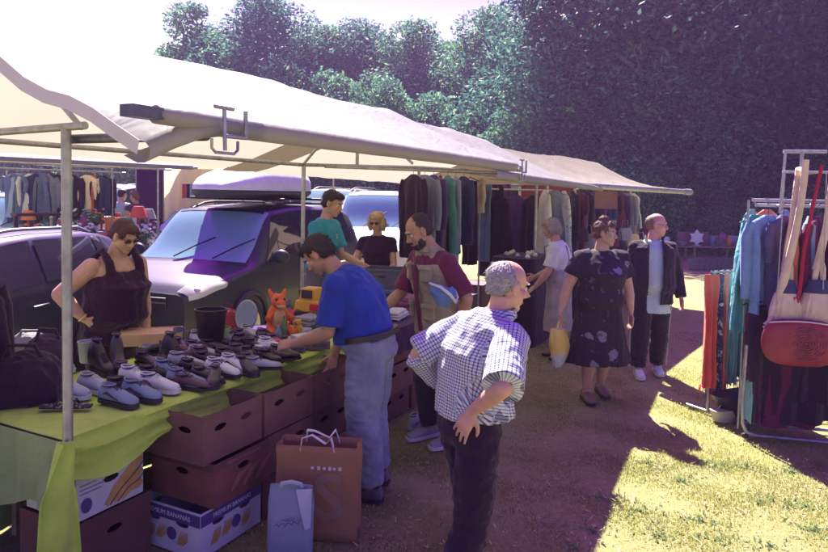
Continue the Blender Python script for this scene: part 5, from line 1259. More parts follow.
    for sx in (-1, 1): g.tube([(sx*.05, .03, .17), (sx*.10, .09, .14)], [.03, .022]); g.tube([(sx*.05, .02, .05), (sx*.08, .12, .035)], [.045, .035]); g.ell((sx*.085, .13, .04), (.035, .045, .035)); g.tube([(sx*.04, .0, .30), (sx*.065, -.02, .355)], [.022, .010])
    remesh_build(g, 'body', OR, b, voxel=.006, disp=fold_noise(.004, 30, 1)); g = MB(); g.ell((0, .045, .125), (.06, .048, .09)); g.ell((0, .115, .243), (.036, .042, .022)); g.build('belly', CR, b)
    g = MB(); 
    for i in range(6): z = .32-.045*i; g.lathe([(.018, 0), (.001, .035)], (0, -.045-.02*i*.7, z-.02), n=8, rot=Matrix.Rotation(R(60), 3, 'X'))
    g.build('spines', RE, b)
    for sx in (-1, 1): g = MB(); g.ell((sx*.03, .085, .29), .011, n=10, m=6); g.build('eye', DKT, b)
    q = on(312, 330); b = thing('toy_digger', 'chunky yellow toy vehicle with red and dark parts at the back of the table', 'toy', (q.x+.0, q.y+.27, TZ+.002), R(-20)); b.scale = (1.35,)*3; g = MB(); g.box((0, 0, .12), (.26, .14, .07), taper=.9); g.box((-.04, 0, .185), (.12, .12, .09), taper=.8); g.tube([(.09, 0, .15), (.16, 0, .22), (.20, 0, .15)], [.03, .025, .03]); g.build('body', YE, b, bevel=.012); g = MB(); g.box((-.04, -.063, .195), (.07, .01, .05)); g.box((-.102, 0, .19), (.01, .08, .05)); g.build('cab_window', DKT, b); g = MB(); g.box((.03, -.075, .12), (.08, .02, .04)); g.build('side_panel', RE, b, bevel=.005); g = MB(); g.ell((.20, 0, .13), (.045, .06, .04)); g.build('scoop', RE, b)
    for x in (-.08, .07):
        for y in (-.08, .08): g = MB(); g.lathe([(.02, -.02), (.042, -.02), (.048, 0), (.042, .02), (.02, .02)], (x, y, .05), n=16, rot=Matrix.Rotation(math.pi/2, 3, 'X')); g.build('wheel', DKT, b)
    # small toys around
    def plush(label, px, py, m, s, dy=.1, acc=None, name='soft_toy'):
        q = on(px, py); b = thing(name, label, 'soft toy', (q.x, q.y+dy, TZ+.002), R(180+rnd.uniform(-40, 40))); g = MB(); g.ell((0, 0, s*.45), (s*.42, s*.36, s*.45)); g.ell((0, .02*s, s*1.0), (s*.34, s*.32, s*.30)); g.ell((0, s*.33, s*.94), (s*.13, s*.12, s*.10))
        for sx in (-1, 1): g.ell((sx*s*.27, 0, s*1.27), (s*.11, s*.07, s*.12)); g.tube([(sx*s*.3, .0, s*.65), (sx*s*.5, s*.25, s*.45)], [s*.13, s*.10]); g.ell((sx*s*.28, s*.32, s*.14), (s*.15, s*.2, s*.14))
        remesh_build(g, 'body', m, b, voxel=.005, disp=fold_noise(.003, 40, s)); g = MB(); g.ell((0, s*.43, s*.97), s*.045); 
        for sx in (-1, 1): g.ell((sx*s*.13, s*.30, s*1.08), s*.04)
        g.build('face', DKT, b); return b
    plush('small yellow soft toy in front of the red one', 296, 334, YE, .085, .08); plush('red soft toy beside the orange dinosaur', 290, 328, RE, .10, .16); plush('grey soft toy slumped behind the dinosaur', 281, 322, cloth('plush_grey', (.14, .15, .2)), .13, .22); plush('pale soft toy between dinosaur and yellow toy vehicle', 302, 324, CR, .08, .2); plush('dark teal soft toy right of the small yellow one', 316, 334, cloth('plush_teal', (.05, .14, .16)), .075, .1)
    for px, py, m, w, h, lab in ((283, 338, plastic('bottle_green', (.12, .22, .10), .15), .022, .17, 'slim green glass bottle beside the small yellow soft toy'), (277, 341, plastic('bottle_blue', (.20, .30, .38), .15), .026, .12, 'squat blue-grey bottle in front of the green one'), (306, 340, plastic('jar_glass', (.34, .38, .42), .1), .04, .09, 'glass jar at the right of the bottles'), (316, 342, plastic('jar_glass2', (.30, .33, .38), .1), .045, .075, 'wide glass jar next to the man in blue'), (326, 334, plastic('jar_glass3', (.26, .34, .36), .1), .035, .11, 'tall glass jar behind the wide one')):
        q = on(px, py); lathe_thing('bottle' if h > .115 else 'jar', lab, 'bottle' if h > .115 else 'jar', (q.x, q.y+.04, TZ+.002), [(w*.9, 0), (w, .01), (w, h*.6), (w*.45, h*.8), (w*.42, h), (.003, h)] if h > .115 else [(w*.9, 0), (w, .01), (w, h*.85), (w*.8, h), (w*.7, h), (.003, h)], m, n=16)
    # printed boxes and packets
    C = [(.55, .56, .6), (.45, .06, .08), (.58, .6, .64), (.12, .12, .2), (.5, .5, .54), (.30, .3, .36), (.50, .42, .3), (.2, .1, .16)]
    for i, (px, py, w, d, h, lab) in enumerate(((262, 352, .10, .08, .05, 'small white packet left of the red printed box'), (272, 348, .09, .10, .06, 'small red printed box at the end of the shoes'), (286, 350, .16, .10, .05, 'white printed box at the front of the table'), (296, 351, .10, .08, .04, 'dark flat packet on the table edge by the white box'), (300, 345, .13, .09, .075, 'pale upright carton beside the hands of the man in blue'), (308, 347, .12, .12, .05, 'grey carton under the hands of the man in blue'), (290, 343, .10, .07, .04, 'tan packet behind the white printed box'), (318, 348, .15, .12, .06, 'plum carton at the hip of the man in blue'))):
        q = on(px, py); b = thing('packet', lab, 'packet', (q.x, q.y+.05, TZ+.002), rnd.uniform(-.4, .8)); m = mat('packet_%d' % i, C[i], rough=.6, var=.08); g = MB(); g.box((0, 0, h/2), (w, d, h)); g.build('carton', m, b, smooth=False, bevel=.002); g = MB(); g.box((0, -d/2-.001, h*.5), (w*.7, .002, h*.45)); g.build('printed_panel', mat('panel_%d' % i, (C[i][2]*.5, C[i][0]*.4, C[i][1]), var=.3, scale=60), b, smooth=False)
    # heap of dark bags and clothes left of the pole
    for px, py, rx, ry, rz_, m, lab in ((22, 398, .20, .16, .13, cloth('bag_black', (.03, .012, .035)), 'black holdall slumped at the near end of the table'), (48, 372, .13, .12, .12, cloth('bag_plum', (.06, .03, .07)), 'dark plum rucksack behind the grey hiking boot'), (30, 352, .14, .10, .07, cloth('towel_grey', (.20, .19, .22)), 'folded grey cloth at the back of the near end')):
        q = on(px, py); b = thing('holdall' if 'holdall' in lab else ('rucksack' if 'rucksack' in lab else 'folded_cloth'), lab, 'bag' if 'cloth' not in lab else 'cloth', (q.x, q.y, TZ), .5); g = MB(); g.ell((0, 0, rz_*.98), (rx, ry, rz_), sup=1); g.ell((rx*.3, 0, rz_*.8), (rx*.7, ry*.9, rz_*.78)); g.box((0, 0, rz_*.4), (rx*1.6, ry*1.6, rz_*.78)); o = remesh_build(g, 'body', m, b, voxel=.010, smooth=3, disp=fold_noise(.014, 9, px)); g = MB(); g.tube([(-rx*.5, -ry*.3, rz_*1.7), (-rx*.3, -ry*.5, rz_*2.4), (rx*.3, -ry*.5, rz_*2.3), (rx*.5, -ry*.2, rz_*1.6)], .010); g.build('strap', m, b)
    q = on(64, 408); b = thing('sandal', 'black and white strappy sandal at the foot of the pole', 'shoe', (q.x, q.y+.02, TZ+.002), .1); g = MB(); g.tube([(-.12, 0, .012), (0, 0, .012), (.12, 0, .012)], [.03, .035, .03], flat=.3, side=(0, 1, 0)); g.build('sole', spot_mat('zebra', (.03, .02, .04), [((.6, .6, .62), 1, .28)], scale=30), b); g = MB(); g.tube([(-.05, -.035, .015), (-.03, 0, .05), (-.01, .035, .015)], .006); g.tube([(.05, -.038, .015), (.05, 0, .05), (.05, .038, .015)], .006); g.build('strap', SOLE_D, b)
    # goods on the far end of the table, beyond the man in blue
    for i, (s, t, w, d, h, c, lab) in enumerate(((-.3, 2.2, .34, .26, .08, (.45, .04, .07), 'red folded jumper beside the waistcoat man'), (-.25, 2.6, .3, .25, .07, (.55, .55, .6), 'white folded shirts beside the red jumper'), (-.6, 2.4, .3, .3, .10, (.09, .06, .14), 'dark folded trousers behind the red jumper'), (-.3, 3.1, .35, .28, .12, (.2, .07, .14), 'plum folded blankets on the far part of the table'), (-.6, 3.4, .3, .3, .12, (.10, .12, .22), 'navy folded jeans on the far part of the table'), (-.3, 3.9, .3, .3, .10, (.4, .36, .38), 'pale folded towels on the far part of the table'), (-.55, 1.8, .24, .2, .11, (.28, .3, .36), 'grey folded sweatshirt behind the man in blue'), (-.5, 4.4, .3, .28, .14, (.12, .04, .1), 'maroon folded curtains at the end of the table'))):
        q = P(s, t, TZ+.002); b = thing('folded_clothes', lab, 'clothes', q, ROWA+rnd.uniform(-.2, .2)); m = cloth('fold_%d' % i, c); n = 3
        for k in range(n): g = MB(); g.box((rnd.uniform(-.01, .01), rnd.uniform(-.01, .01), h*(k+.5)/n), (w*(1-.04*k), d*(1-.03*k), h/n*1.02)); remesh_build(g, 'layer', m, b, voxel=.012, smooth=3, disp=fold_noise(.006, 12, k+i))
    # dark plastic crate behind the table by the blonde woman, yellow tray
    q = atY(386, 285, 7.0); b = thing('storage_crate', 'dark grey ribbed plastic crate on its side before the blonde woman', 'crate', (q.x, q.y, .70), R(-12)); g = MB(); M = Matrix.Identity(4)
    for ang, w, off in ((0, .42, .32), (math.pi, .42, .32), (math.pi/2, .32, .42), (-math.pi/2, .32, .42)): wall_hole(g, Matrix.Rotation(ang, 4, 'Z') @ Matrix.Translation((0, -off/2, 0)), w, .40, .008, [(0, .33)])
    cm = plastic('crate_grey', (.10, .10, .14), .5); g.build('walls', cm, b, smooth=False); g = MB(); g.box((0, 0, .008), (.41, .31, .01)); g.build('bottom', cm, b); g = MB()
    for a_ in (-.215, .215): g.box((a_, 0, .40), (.02, .34, .02))
    for a_ in (-.165, .165): g.box((0, a_, .40), (.43, .02, .02))
    g.build('rim', cm, b)
    b2 = thing('folding_table', 'small folding table carrying the dark plastic crate', 'table', (q.x, q.y, 0), R(-12)); g = MB(); g.box((0, 0, .685), (.7, .5, .02)); g.build('tabletop', plastic('ftable', (.12, .1, .14)), b2)
    for sx in (-.32, .32):
        for sy in (-.2, .2): g = MB(); g.tube([(sx, sy, 0), (sx, sy, .675)], .012); g.build('leg', STEEL, b2)
    q2 = atY(391, 290, 6.7); b = thing('tray', 'small yellow tray at the side of the dark crate', 'tray', (q2.x, q2.y+.12, .697), 0); g = MB(); g.box((0, 0, .012), (.16, .12, .022)); g.build('body', plastic('tray_y', (.6, .42, .08)), b, bevel=.005)

def boxes():
    Kz = .74; K = onz(203, 418, Kz); s0, t0 = st(K); t1 = tpx(s0, 262, Kz); sB = spx(t0, 139, Kz); ln = s0-sB; lu = t1-t0
    cs = (s0+sB)/2; c1 = P(cs, (t0+t1)/2)
    b1 = box('open cardboard box on top of the nearest stack, at table height', c1, lu, ln, .255, z=.485)
    t2 = tpx(s0, 313, Kz); box('open cardboard box second along the table edge', P(cs, (t1+t2)/2+.01), t2-t1-.02, ln*1.02, .25, z=.485)
    t3 = t2+.50; box('open cardboard box third along the table edge, where the man in blue dips his hand', P(cs, (t2+t3)/2+.01), t3-t2-.02, ln, .24, z=.485, fill=[(cloth('junk_a', (.12, .07, .13)), .07), (cloth('junk_b', (.2, .2, .26)), .06), (cloth('junk_c', (.08, .05, .1)), .07)])
    # middle layer
    m = box('printed cardboard box in the middle of the nearest stack', P(cs+.03, (t0+t1)/2+.05), lu*.98, ln*.98, .235, m=mat('cardboard_red', (.19, .075, .06), rough=.85, var=.2, scale=7), z=.245)
    lw = P(0, 0); ad = lambda o, nm, mt, verts: None
    # printed words on the sides of the cartons
    def face_txt(b, lu_, ln_, side, body, size, zc, mt, xoff=0, xs=1.0):
        Mb = basis(b)
        if side == 'aisle': M = Mb @ frame((xoff, -ln_/2-.0015, zc), (1, 0, 0), (0, 0, 1))
        else: M = Mb @ frame((-lu_/2-.0015, xoff, zc), (0, -1, 0), (0, 0, 1))
        return text_mesh(body, size, 'lettering', mt, b, M, xs=xs)
    for sd in ('aisle', 'end'):
        g = MB(); 
        if sd == 'aisle': g.box((0, -ln*.49-.002, .21), (lu*.96, .002, .035))
        else: g.box((-lu*.49-.002, 0, .21), (.002, ln*.96, .035))
        g.build('printed_band', KRAFT2, m, smooth=False)
    face_txt(m, lu*.98+.006, ln*.98+.006, 'aisle', 'PREMIUM BANANAS', .030, .21, mat('ink_rust', (.32, .16, .13), var=.1, bump=0))
    g = MB(); 
    for i in range(3): g.tube([(-.10+.10*i, -ln*.49-.004, .05), (-.04+.10*i, -ln*.49-.004, .11), (.06+.08*i, -ln*.49-.004, .145)], [.010, .020, .004], flat=.1, side=(0, 0, 1))
    g.build('banana_print', mat('ink_rust2', (.30, .13, .09), var=.1, bump=0), m)
    # banana carton at the bottom
    lu2, ln2 = lu*1.02, ln*1.0; bb = box('white and purple banana carton at the bottom of the nearest stack', P(cs-.0, (t0+t1)/2-.01), lu2, ln2, .242, m=KRAFTW, z=0, name='banana_carton')
    for sd in ('aisle', 'end'):
        w = lu2 if sd == 'aisle' else ln2; g = MB()
        if sd == 'aisle': g.box((0, -ln2/2-.0015, .200), (w-.004, .002, .062))
        else: g.box((-lu2/2-.0015, 0, .200), (.002, w-.004, .062))
        g.build('purple_band', PURP, bb, smooth=False)
        face_txt(bb, lu2+.004, ln2+.004, sd, 'PREMIUM BANANAS', .036, .200, TXT, xs=w/.52 if sd == 'aisle' else w/.46)
        g = MB()
        for k, (x, z) in enumerate(((-.13, .09), (-.05, .10), (.10, .09))):
            for j in range(4):
                a = [(x-.03+j*.012, z-.04), (x-.015+j*.016, z-.01), (x+j*.014, z+.035)]
                pts = [(p_[0], -ln2/2-.003, p_[1]) for p_ in a] if sd == 'aisle' else [(-lu2/2-.003, -p_[0], p_[1]) for p_ in a]; g.tube(pts, [.004, .008, .002], flat=.2, n=6, side=(0, 0, 1))
            g.build('banana_print', ORNG, bb); g = MB()
        pts = [(math.cos(a)*.035, math.sin(a)*.035+.10) for a in [i*.449 for i in range(14)]]
        g.add([((x+.03), -ln2/2-.0025, z) if sd == 'aisle' else (-lu2/2-.0025, -(x+.03), z) for x, z in pts], [tuple(range(14))]); g.build('round_badge', PURP, bb, smooth=False)
    # more stacks below the second and third boxes and further along by the waistcoat man
    for i, (ta, tb, lab) in enumerate(((t1, t2, 'second'), (t2, t3, 'third'))):
        for j, z in enumerate((0, .245)): box('cardboard box %s the %s stack along the table' % (('at the bottom of', 'in the middle of')[j], lab), P(cs+.01*j-.02*i, (ta+tb)/2+.01), tb-ta-.03, ln*.97, .235, m=(KRAFT2, KRAFT)[(i+j) % 2], z=z)
    tt = t3+.12
    for i in range(4):
        for j in range(3): 
            if i == 3 and j == 2: continue
            box('cardboard box, %s layer of the %s stack beyond the man in blue' % (('bottom', 'middle', 'top')[j], ORD[i]), P(cs-.12+.02*((i*3+j*2) % 3), tt+.26+i*.56), .50, .36, .235, m=(KRAFT, KRAFT2, mat('cardboard_red', (0, 0, 0)))[(i+2*j) % 3], z=.24*j, fill=[(cloth('junk_a', (0, 0, 0)), .07), (cloth('junk_b', (0, 0, 0)), .06)] if j == 2 else None)
    # white carton with yellow and bananas print under the near end of the table, and dark crate beneath it
    A = onz(76, 523, .34); sA, tA = st(A); tE = tpx(sA, 143, .45); ww = tE-tA; cc = P(sA-.18, (tA+tE)/2); 
    db = box('dark cardboard box under the near end of the table', P(sA-.20, (tA+tE)/2+.02), ww*1.15, .40, .325, m=KRAFT2, z=0, group='boxes under the table', lid=True)
    wb_ = box('white banana carton with yellow bananas printed on it, under the table', cc, ww, .36, .215, m=KRAFTW, z=.335, group='boxes under the table', name='banana_carton')
    g = MB(); yy = -.18-.0035
    for j in range(3): g.add([(-.02+.055*j+.0, yy, .012), (.02+.055*j, yy, .012), (.12+.03*j, yy, .10+.0*j), (ww/2-.004, yy, .205-.055*j), (ww/2-.004, yy, .205-.055*j-.045), (.06+.05*j, yy, .08-.01*j)][:0] or [], [])
    for j in range(3):
        pts = [(-.03+.045*j, yy, .02), (.03+.04*j, yy, .085-.012*j), (.12+.02*j, yy, .150-.045*j), (ww/2-.01, yy, .195-.062*j)]; g.tube(pts, [.012, .024, .025, .015], flat=.06, n=10, side=(0, 0, 1)); g.build('banana_print', ORNG, wb_); g = MB()
    for j in range(2): g.tube([(-.01+.045*j, yy-.002, .015), (.055+.04*j, yy-.002, .075-.012*j), (.14+.02*j, yy-.002, .125-.045*j), (ww/2-.004, yy-.002, .165-.062*j)], .003, flat=.3, n=6)
    g.build('print_outline', INK, wb_); g = MB(); pts = [(math.cos(a)*.030, math.sin(a)*.036+.065) for a in [i*.393 for i in range(16)]]; g.add([(x-ww*.36, yy, z) for x, z in pts], [tuple(range(16))]); g.build('round_badge', PURP, wb_, smooth=False)
    g = MB()
    for j, (x0, x1, z) in enumerate(((-.45, -.22, .165), (-.45, -.10, .145), (-.45, -.15, .125))): g.box(((x0+x1)/2*ww, yy, z), ((x1-x0)*ww, .001, .006))
    g.build('print_lines', mat('print_blue', (.25, .3, .45), bump=0), wb_, smooth=False)

    # brown paper bag with white handles and big S
    a, b = onz(275, 538, 0), onz(356, 543, 0); c = (a+b)/2; w = (b-a).length; dr = (b-a).normalized(); rz = math.atan2(dr.y, dr.x); dp = .16; c = c+V((-dr.y, dr.x, 0))*dp/2
    t = thing('paper_bag', 'large brown paper carrier bag with a big pale S, standing on the ground', 'bag', (c.x, c.y, 0), rz); H_ = .52; g = MB()
    rows = []
    for i in range(13):
        z = H_*i/12; rr = []
        for x, y in [(-1, -1), (-.5, -1), (0, -1), (.5, -1), (1, -1), (1, -.5), (1, 0), (1, .5), (1, 1), (.5, 1), (0, 1), (-.5, 1), (-1, 1), (-1, .5), (-1, 0), (-1, -.5)]:
            inn = (.028*math.sin(math.pi*i/12)+.012) if abs(y) < .3 and abs(x) == 1 else 0
            bul = .006*noise.noise(V((x*2, y*2, z*6))); rr.append(V((x*(w/2-inn)+bul, y*dp/2+bul, z)))
        rows.append(rr)
    g.loft(rows, caps=False); g.add(rows[0], [tuple(range(16))]); PB = mat('paper_brown', (.33, .17, .09), rough=.8, var=.1, scale=6, bump=.35, bscale=9, bdist=.02); o = g.build('paper', PB, t); sm = o.modifiers.new('s', 'SOLIDIFY'); sm.thickness = .002
    for sy in (-1, 1): g = MB(); g.tube([(-w*.20, sy*(dp/2-.006), H_-.03), (-w*.19, sy*dp*.40, H_+.035), (-w*.08, sy*dp*.2, H_+.045), (w*.10, sy*dp*.3, H_+.005), (w*.17, sy*dp*.40, H_+.045), (w*.22, sy*(dp/2-.006), H_-.03)], .012, n=8, flat=.35, side=(0, 1, 0)); g.build('handle', WHITE_S, t)
    Mb = basis(t); text_mesh('S', .36, 'logo', mat('logo_pale', (.30, .19, .14), bump=0, var=.1), t, Mb @ frame((.07, -dp/2-.006, .235), (1, 0, 0), (0, 0, 1)), bold=True, xs=1.05)
    g = MB(); 
    for i, x in enumerate((-.02, .015, .045, .075, .10, .13)): g.box((x, -dp/2-.0075, .405), (.016, .001, .020 if i % 2 else .014))
    g.build('print', TXT, t, smooth=False)
    # white plastic bag leaning on it
    a, b = onz(270, 548, 0), onz(314, 552, 0); c = (a+b)/2; w = .235; t = thing('plastic_bag', 'white plastic bag with faint script print leaning on the brown paper bag', 'bag', (c.x-.0, c.y-.06, 0), rz+.05); g = MB(); rows = []
    for i in range(19):
        z = .37*i/18; t_ = i/18; lean = .028*t_*t_; wd = w*.5*(1-.05*t_+.05*math.sin(t_*3)); th_ = .040*(math.sin(math.pi*min(1, t_+.15))**.6)*(1-.55*t_)+.004; rows.append([V((math.copysign(abs(math.cos(a_))**.6, math.cos(a_))*wd+.006*noise.noise(V((a_, z*9, 1))), lean+math.copysign(abs(math.sin(a_))**.8, math.sin(a_))*th_+.009*noise.noise(V((math.cos(a_)*3, math.sin(a_)*3, z*10))), z)) for a_ in [2*math.pi*j/32 for j in range(32)]])
    g.loft(rows); PW = mat('film_white', (.34, .38, .50), rough=.35, var=.08, scale=5, bump=.5, bscale=11, bdist=.02, transl=.2); g.build('bag_body', PW, t)
    g = MB(); g.tube([(-.055, .02, .355), (-.05, .018, .375), (0, .02, .385), (.05, .018, .375), (.055, .02, .355)], .012, n=8, flat=.4); g.add([(.03, -.012, .36), (.115, -.018, .37), (.112, -.030, .17), (.085, -.042, .16), (.06, -.035, .25)], [(0, 1, 2, 3, 4)]); g.build('handle_flap', mat('film_white_hi', (.5, .54, .62), rough=.3, var=.05, bump=.2, bscale=9, bdist=.01), t, smooth=False)
    g = MB(); g.tube([(-.07+i*.011, -.052-.0005, .185+.010*math.sin(i*2.2)+.002*i) for i in range(13)], .0022, n=5); g.tube([(-.03+i*.01, -.053, .215+.006*math.sin(i*2.7)) for i in range(7)], .0018, n=5); g.build('script_print', PURP, t)
    # odds and ends on the ground by the waistcoat man
    for px, py, lab, m in ((417, 425, 'pale trainer standing on end by the boxes at the feet of the waistcoat man', cloth('shoe_pale', (.40, .42, .5))), (430, 430, 'dark shoe with white toe lying on the ground before the boxes', cloth('shoe_d', (.08, .07, .1)))):
        q = onz(px, py); shoe('shoe', lab, m, plastic('rubber_white', (.5, .5, .5)), (q.x, q.y, .0), 1.2, 'trainer', group='shoes on the ground')

# ----------------------------------------------------------------- clothes on rails
def garment(label, m, loc, rz, w=.46, h=.85, th=.06, kind='jacket', group=None, seed=0, cat=None, name=None, drop=.09, m2=None, fold=1.0, n=28, nz_=16):
    """origin = rail; the garment hangs below, its width along local x"""
    t = thing(name or kind, label, cat or {'jacket': 'jacket', 'dress': 'dress', 'shirt': 'shirt', 'scarf': 'scarf', 'trousers': 'trousers', 'coat': 'coat'}[kind], loc, rz, group)
    g = MB(); g.tube([(0, 0, -drop), (0, 0, -.03), (.012, 0, .006), (0, 0, .022), (-.016, 0, .010)], .003, n=5); g.tube([(-w*.40, 0, -drop-.055), (0, 0, -drop), (w*.40, 0, -drop-.055)], .007, n=6); g.build('hanger', plastic('hanger', (.05, .04, .06)), t)
    secs = []; ztop = -drop+.012 if kind != 'trousers' else -drop-.05
    for i in range(nz_+1):
        v = i/nz_; z = ztop-h*v
        if kind in ('jacket', 'shirt', 'coat'): hw = w*.5*min(1, .22+v*9)*(1-.06*v if kind != 'coat' else 1+.08*v)
        elif kind == 'dress': hw = w*.5*min(1, .25+v*8)*(.86-.16*math.sin(min(1, v*2.2)*math.pi)+.45*max(0, v-.35))
        elif kind == 'trousers': hw = w*.30*(1+.0*v)
        else: hw = w*.5*(1+.10*math.sin(v*5+seed))
        tk = th*.5*(min(1, .35+v*4))*(1+.35*v); rr = []
        for j in range(n):
            a = 2*math.pi*j/n; ca, sa = math.cos(a), math.sin(a); fo = fold*tk*.55*math.sin(ca*7+seed*1.7+.8*math.sin(v*3+seed))*min(1, v*3); fx = 1+.02*math.sin(v*9+seed)
            rr.append(V((ca*hw*fx+.010*noise.noise(V((ca, v*4, seed))), math.copysign(abs(sa)**.7, sa)*tk+fo+.012*noise.noise(V((ca*2, v*5, seed+3))), z+(.012*math.sin(ca*6+seed) if i == nz_ else 0))))
        secs.append(rr)
    g = MB(); g.loft(secs); 
    if kind in ('jacket', 'coat', 'shirt'):
        sl = min(h*.85, .60) if kind != 'shirt' else .30
        for sx in (-1, 1): g.tube([(sx*w*.44, 0, ztop-.07), (sx*w*.52, .01, ztop-.18), (sx*w*.53, -.005, ztop-.07-sl*.7), (sx*w*.50, .0, ztop-.07-sl)], [.045, .055, .05, .045], n=10, flat=.75)
    g.build('cloth', m, t)
    if m2: 
        g = MB(); z0 = ztop; g.tube([(-.05, -th*.4, z0-.02), (0, -th*.62, z0-.10), (.05, -th*.4, z0-.02)], .016, n=6, flat=.5); g.build('collar', m2, t)
    return t

def clothes():
    CB = cloth('g_black', (.026, .010, .032)); CN = cloth('g_navy', (.035, .035, .12)); CM = cloth('g_maroon', (.085, .015, .05)); CT = cloth('g_teal', (.06, .20, .20)); CC = cloth('g_cream', (.52, .44, .36)); CG = cloth('g_greyblue', (.16, .19, .28)); CD = cloth('g_denim', (.11, .15, .30)); CW = cloth('g_white', (.55, .56, .60)); CP = cloth('g_purple', (.07, .03, .13))
    G1 = 'garments on the rear rail of the second stall'
    for i, (t, w, h, mc, lab) in enumerate(((3.7, .5, .34, (.10, .10, .14), 'dark grey storage box under the rear rail near the steel pole'), (4.4, .6, .30, (.22, .22, .28), 'grey storage box under the teal dress'), (5.1, .5, .42, (.06, .02, .07), 'dark plum chest under the navy jacket'), (5.8, .55, .36, (.14, .08, .07), 'brown carton under the cream shirt'), (6.5, .6, .40, (.05, .03, .06), 'black crate by the second steel pole'), (7.3, .6, .5, (.10, .04, .07), 'dark maroon crate beyond the second steel pole'))):
        box(lab, P(-1.25, t), w, .42, h, m=mat('store_%d' % i, mc, var=.15), holes=False, lid=True, group='boxes behind the stalls')
    L = [(413, 'jacket', CB, 1.0, 'black jacket with white piping, first garment left of the steel pole'), (424, 'jacket', CG, 1.02, 'grey-blue jacket just right of the steel pole'), (433, 'coat', CP, 1.15, 'dark plum long coat beside the grey-blue jacket'), (440, 'coat', CM, 1.2, 'maroon long coat left of the teal one'), (447, 'dress', CT, 1.15, 'teal dress hanging in the middle of the rear rail'), (455, 'jacket', CG, 1.05, 'faded grey jacket right of the teal dress'), (463, 'jacket', CN, .95, 'short navy jacket on a dark hanger'), (470, 'trousers', CB, 1.2, 'black trousers behind the cream shirt'), (479, 'shirt', CC, .52, 'cream shirt hanging highest among the dark clothes'), (484, 'trousers', CD, 1.2, 'dark denim trousers below the cream shirt'), (491, 'coat', CB, 1.2, 'black coat against the second steel pole'), (503, 'coat', CP, 1.2, 'plum coat just beyond the second steel pole')]
    for i, (px, k, m, h, lab) in enumerate(L):
        z = 2.20+.004*i; t = tpx(-1.0, px, 1.8); q = P(-1.0, t, z); garment(lab, m, (q.x, q.y, z), ROWA+math.pi/2+rnd.uniform(-.5, .2)-.55, w=.48, h=h, th=.08, kind=k, group=G1, seed=i)
    # large black dresses beyond, on a portable rail
    q = atY(516, 187, 10.2); rr = thing('clothes_rail', 'portable steel clothes rail carrying three long black dresses', 'clothes rail', (q.x, q.y, 0), R(10)); zr = 1.98
    for x in (-.55, .55): bar_l(rr, 'upright', (x, 0, .03), (x, 0, zr)); bar_l(rr, 'foot', (x, -.25, .03), (x, .25, .03))
    bar_l(rr, 'top_rail', (-.58, 0, zr), (.58, 0, zr))
    for i, x in enumerate((-.28, .0, .27)): garment('long black %s, %s on the portable rail beyond the second pole' % (('dress', 'gown', 'frock')[i], ORD[i]), (CB, CP, CB)[i], (q.x+math.cos(R(10))*x, q.y+math.sin(R(10))*x, zr+.0), R(10+25*(i-1)), w=.50, h=1.25-.05*i, th=.10, kind='dress', group='black dresses on the portable rail', seed=30+i)
    # coats at the left edge, on the end rail of the first stall
    for i, s in enumerate((-.78, -.92, -1.06)): q = P(s, T67, 2.12); garment('long %s coat hanging at the left edge, %s from the pole' % (('black', 'dark plum', 'navy')[i], ORD[i]), (CB, CP, CN)[i], (q.x, q.y, 1.53), ROWA+.25, w=.50, h=1.12, th=.12, kind='coat', group='coats at the near end of the stall', seed=40+i, drop=.09) 
    for i, s in enumerate((-.78, -.92, -1.06)):
        q = P(s, T67, 2.12); c = thing('hook', 'long wire hook on the end rail holding the %s coat' % ('black', 'dark plum', 'navy')[i], 'hook', (q.x, q.y, 1.54), 0, 'wire hooks on the end rail'); bar_l(c, 'wire', (0, 0, 0), (0, 0, .585), .003)
    # third stall: hanging clothes
    u3 = V((.581, .814, 0)); n3 = V((.814, -.581, 0)); B3 = V((2.5, 9.1, 0)) - n3*1.25; f3 = lambda s, t, z: P2(B3, u3, n3, s, t, z); a3 = math.atan2(u3.y, u3.x)
    cols = [CW, CG, CW, CB, CM, CB, CP, CN, CB, CM, CP, CG, CW]; nm = ['white', 'grey-blue', 'pale', 'black', 'maroon', 'black', 'plum', 'navy', 'black', 'maroon', 'plum', 'grey', 'pale flowered']
    FL = spot_mat('g_floral', (.42, .48, .55), [((.10, .16, .30), 1, .3), ((.45, .20, .25), 1.5, .2)], scale=16); cols[-1] = FL; cols[2] = FL
    for i in range(13):
        t = .15+i*.33; q = f3(.4, t, 2.06); garment('%s garment, %s along the front rail of the farthest stall' % (nm[i], ORD[i]), cols[i], (q.x, q.y, 2.06), a3+math.pi/2+rnd.uniform(-.9, .1), w=.44, h=.95+.25*rnd.random(), th=.10, kind=('shirt', 'dress', 'jacket', 'coat')[i % 4] if i not in (0, 2, 12) else 'dress', group='garments on the farthest stall', seed=60+i)
    # background stall garments (left)
    B4 = V((-7.2, 11.2, 0)); u4 = V((.60, .80, 0)); n4 = V((.80, -.60, 0)); f4 = lambda s, t, z: P2(B4, u4, n4, s, t, z); a4 = math.atan2(u4.y, u4.x)
    nm = ['denim-blue', 'pale blue', 'grey', 'white', 'navy', 'denim-blue', 'pale grey', 'plum', 'black', 'maroon', 'teal', 'black', 'cream', 'orange', 'navy', 'black']; cs = [CD, cloth('g_pblue', (.24, .32, .44)), CG, CW, CN, CD, CG, CP, CB, CM, cloth('g_aqua', (.14, .42, .45)), CB, cloth('g_cream2', (.66, .60, .46)), cloth('g_orange', (.55, .12, .04)), CN, CB]
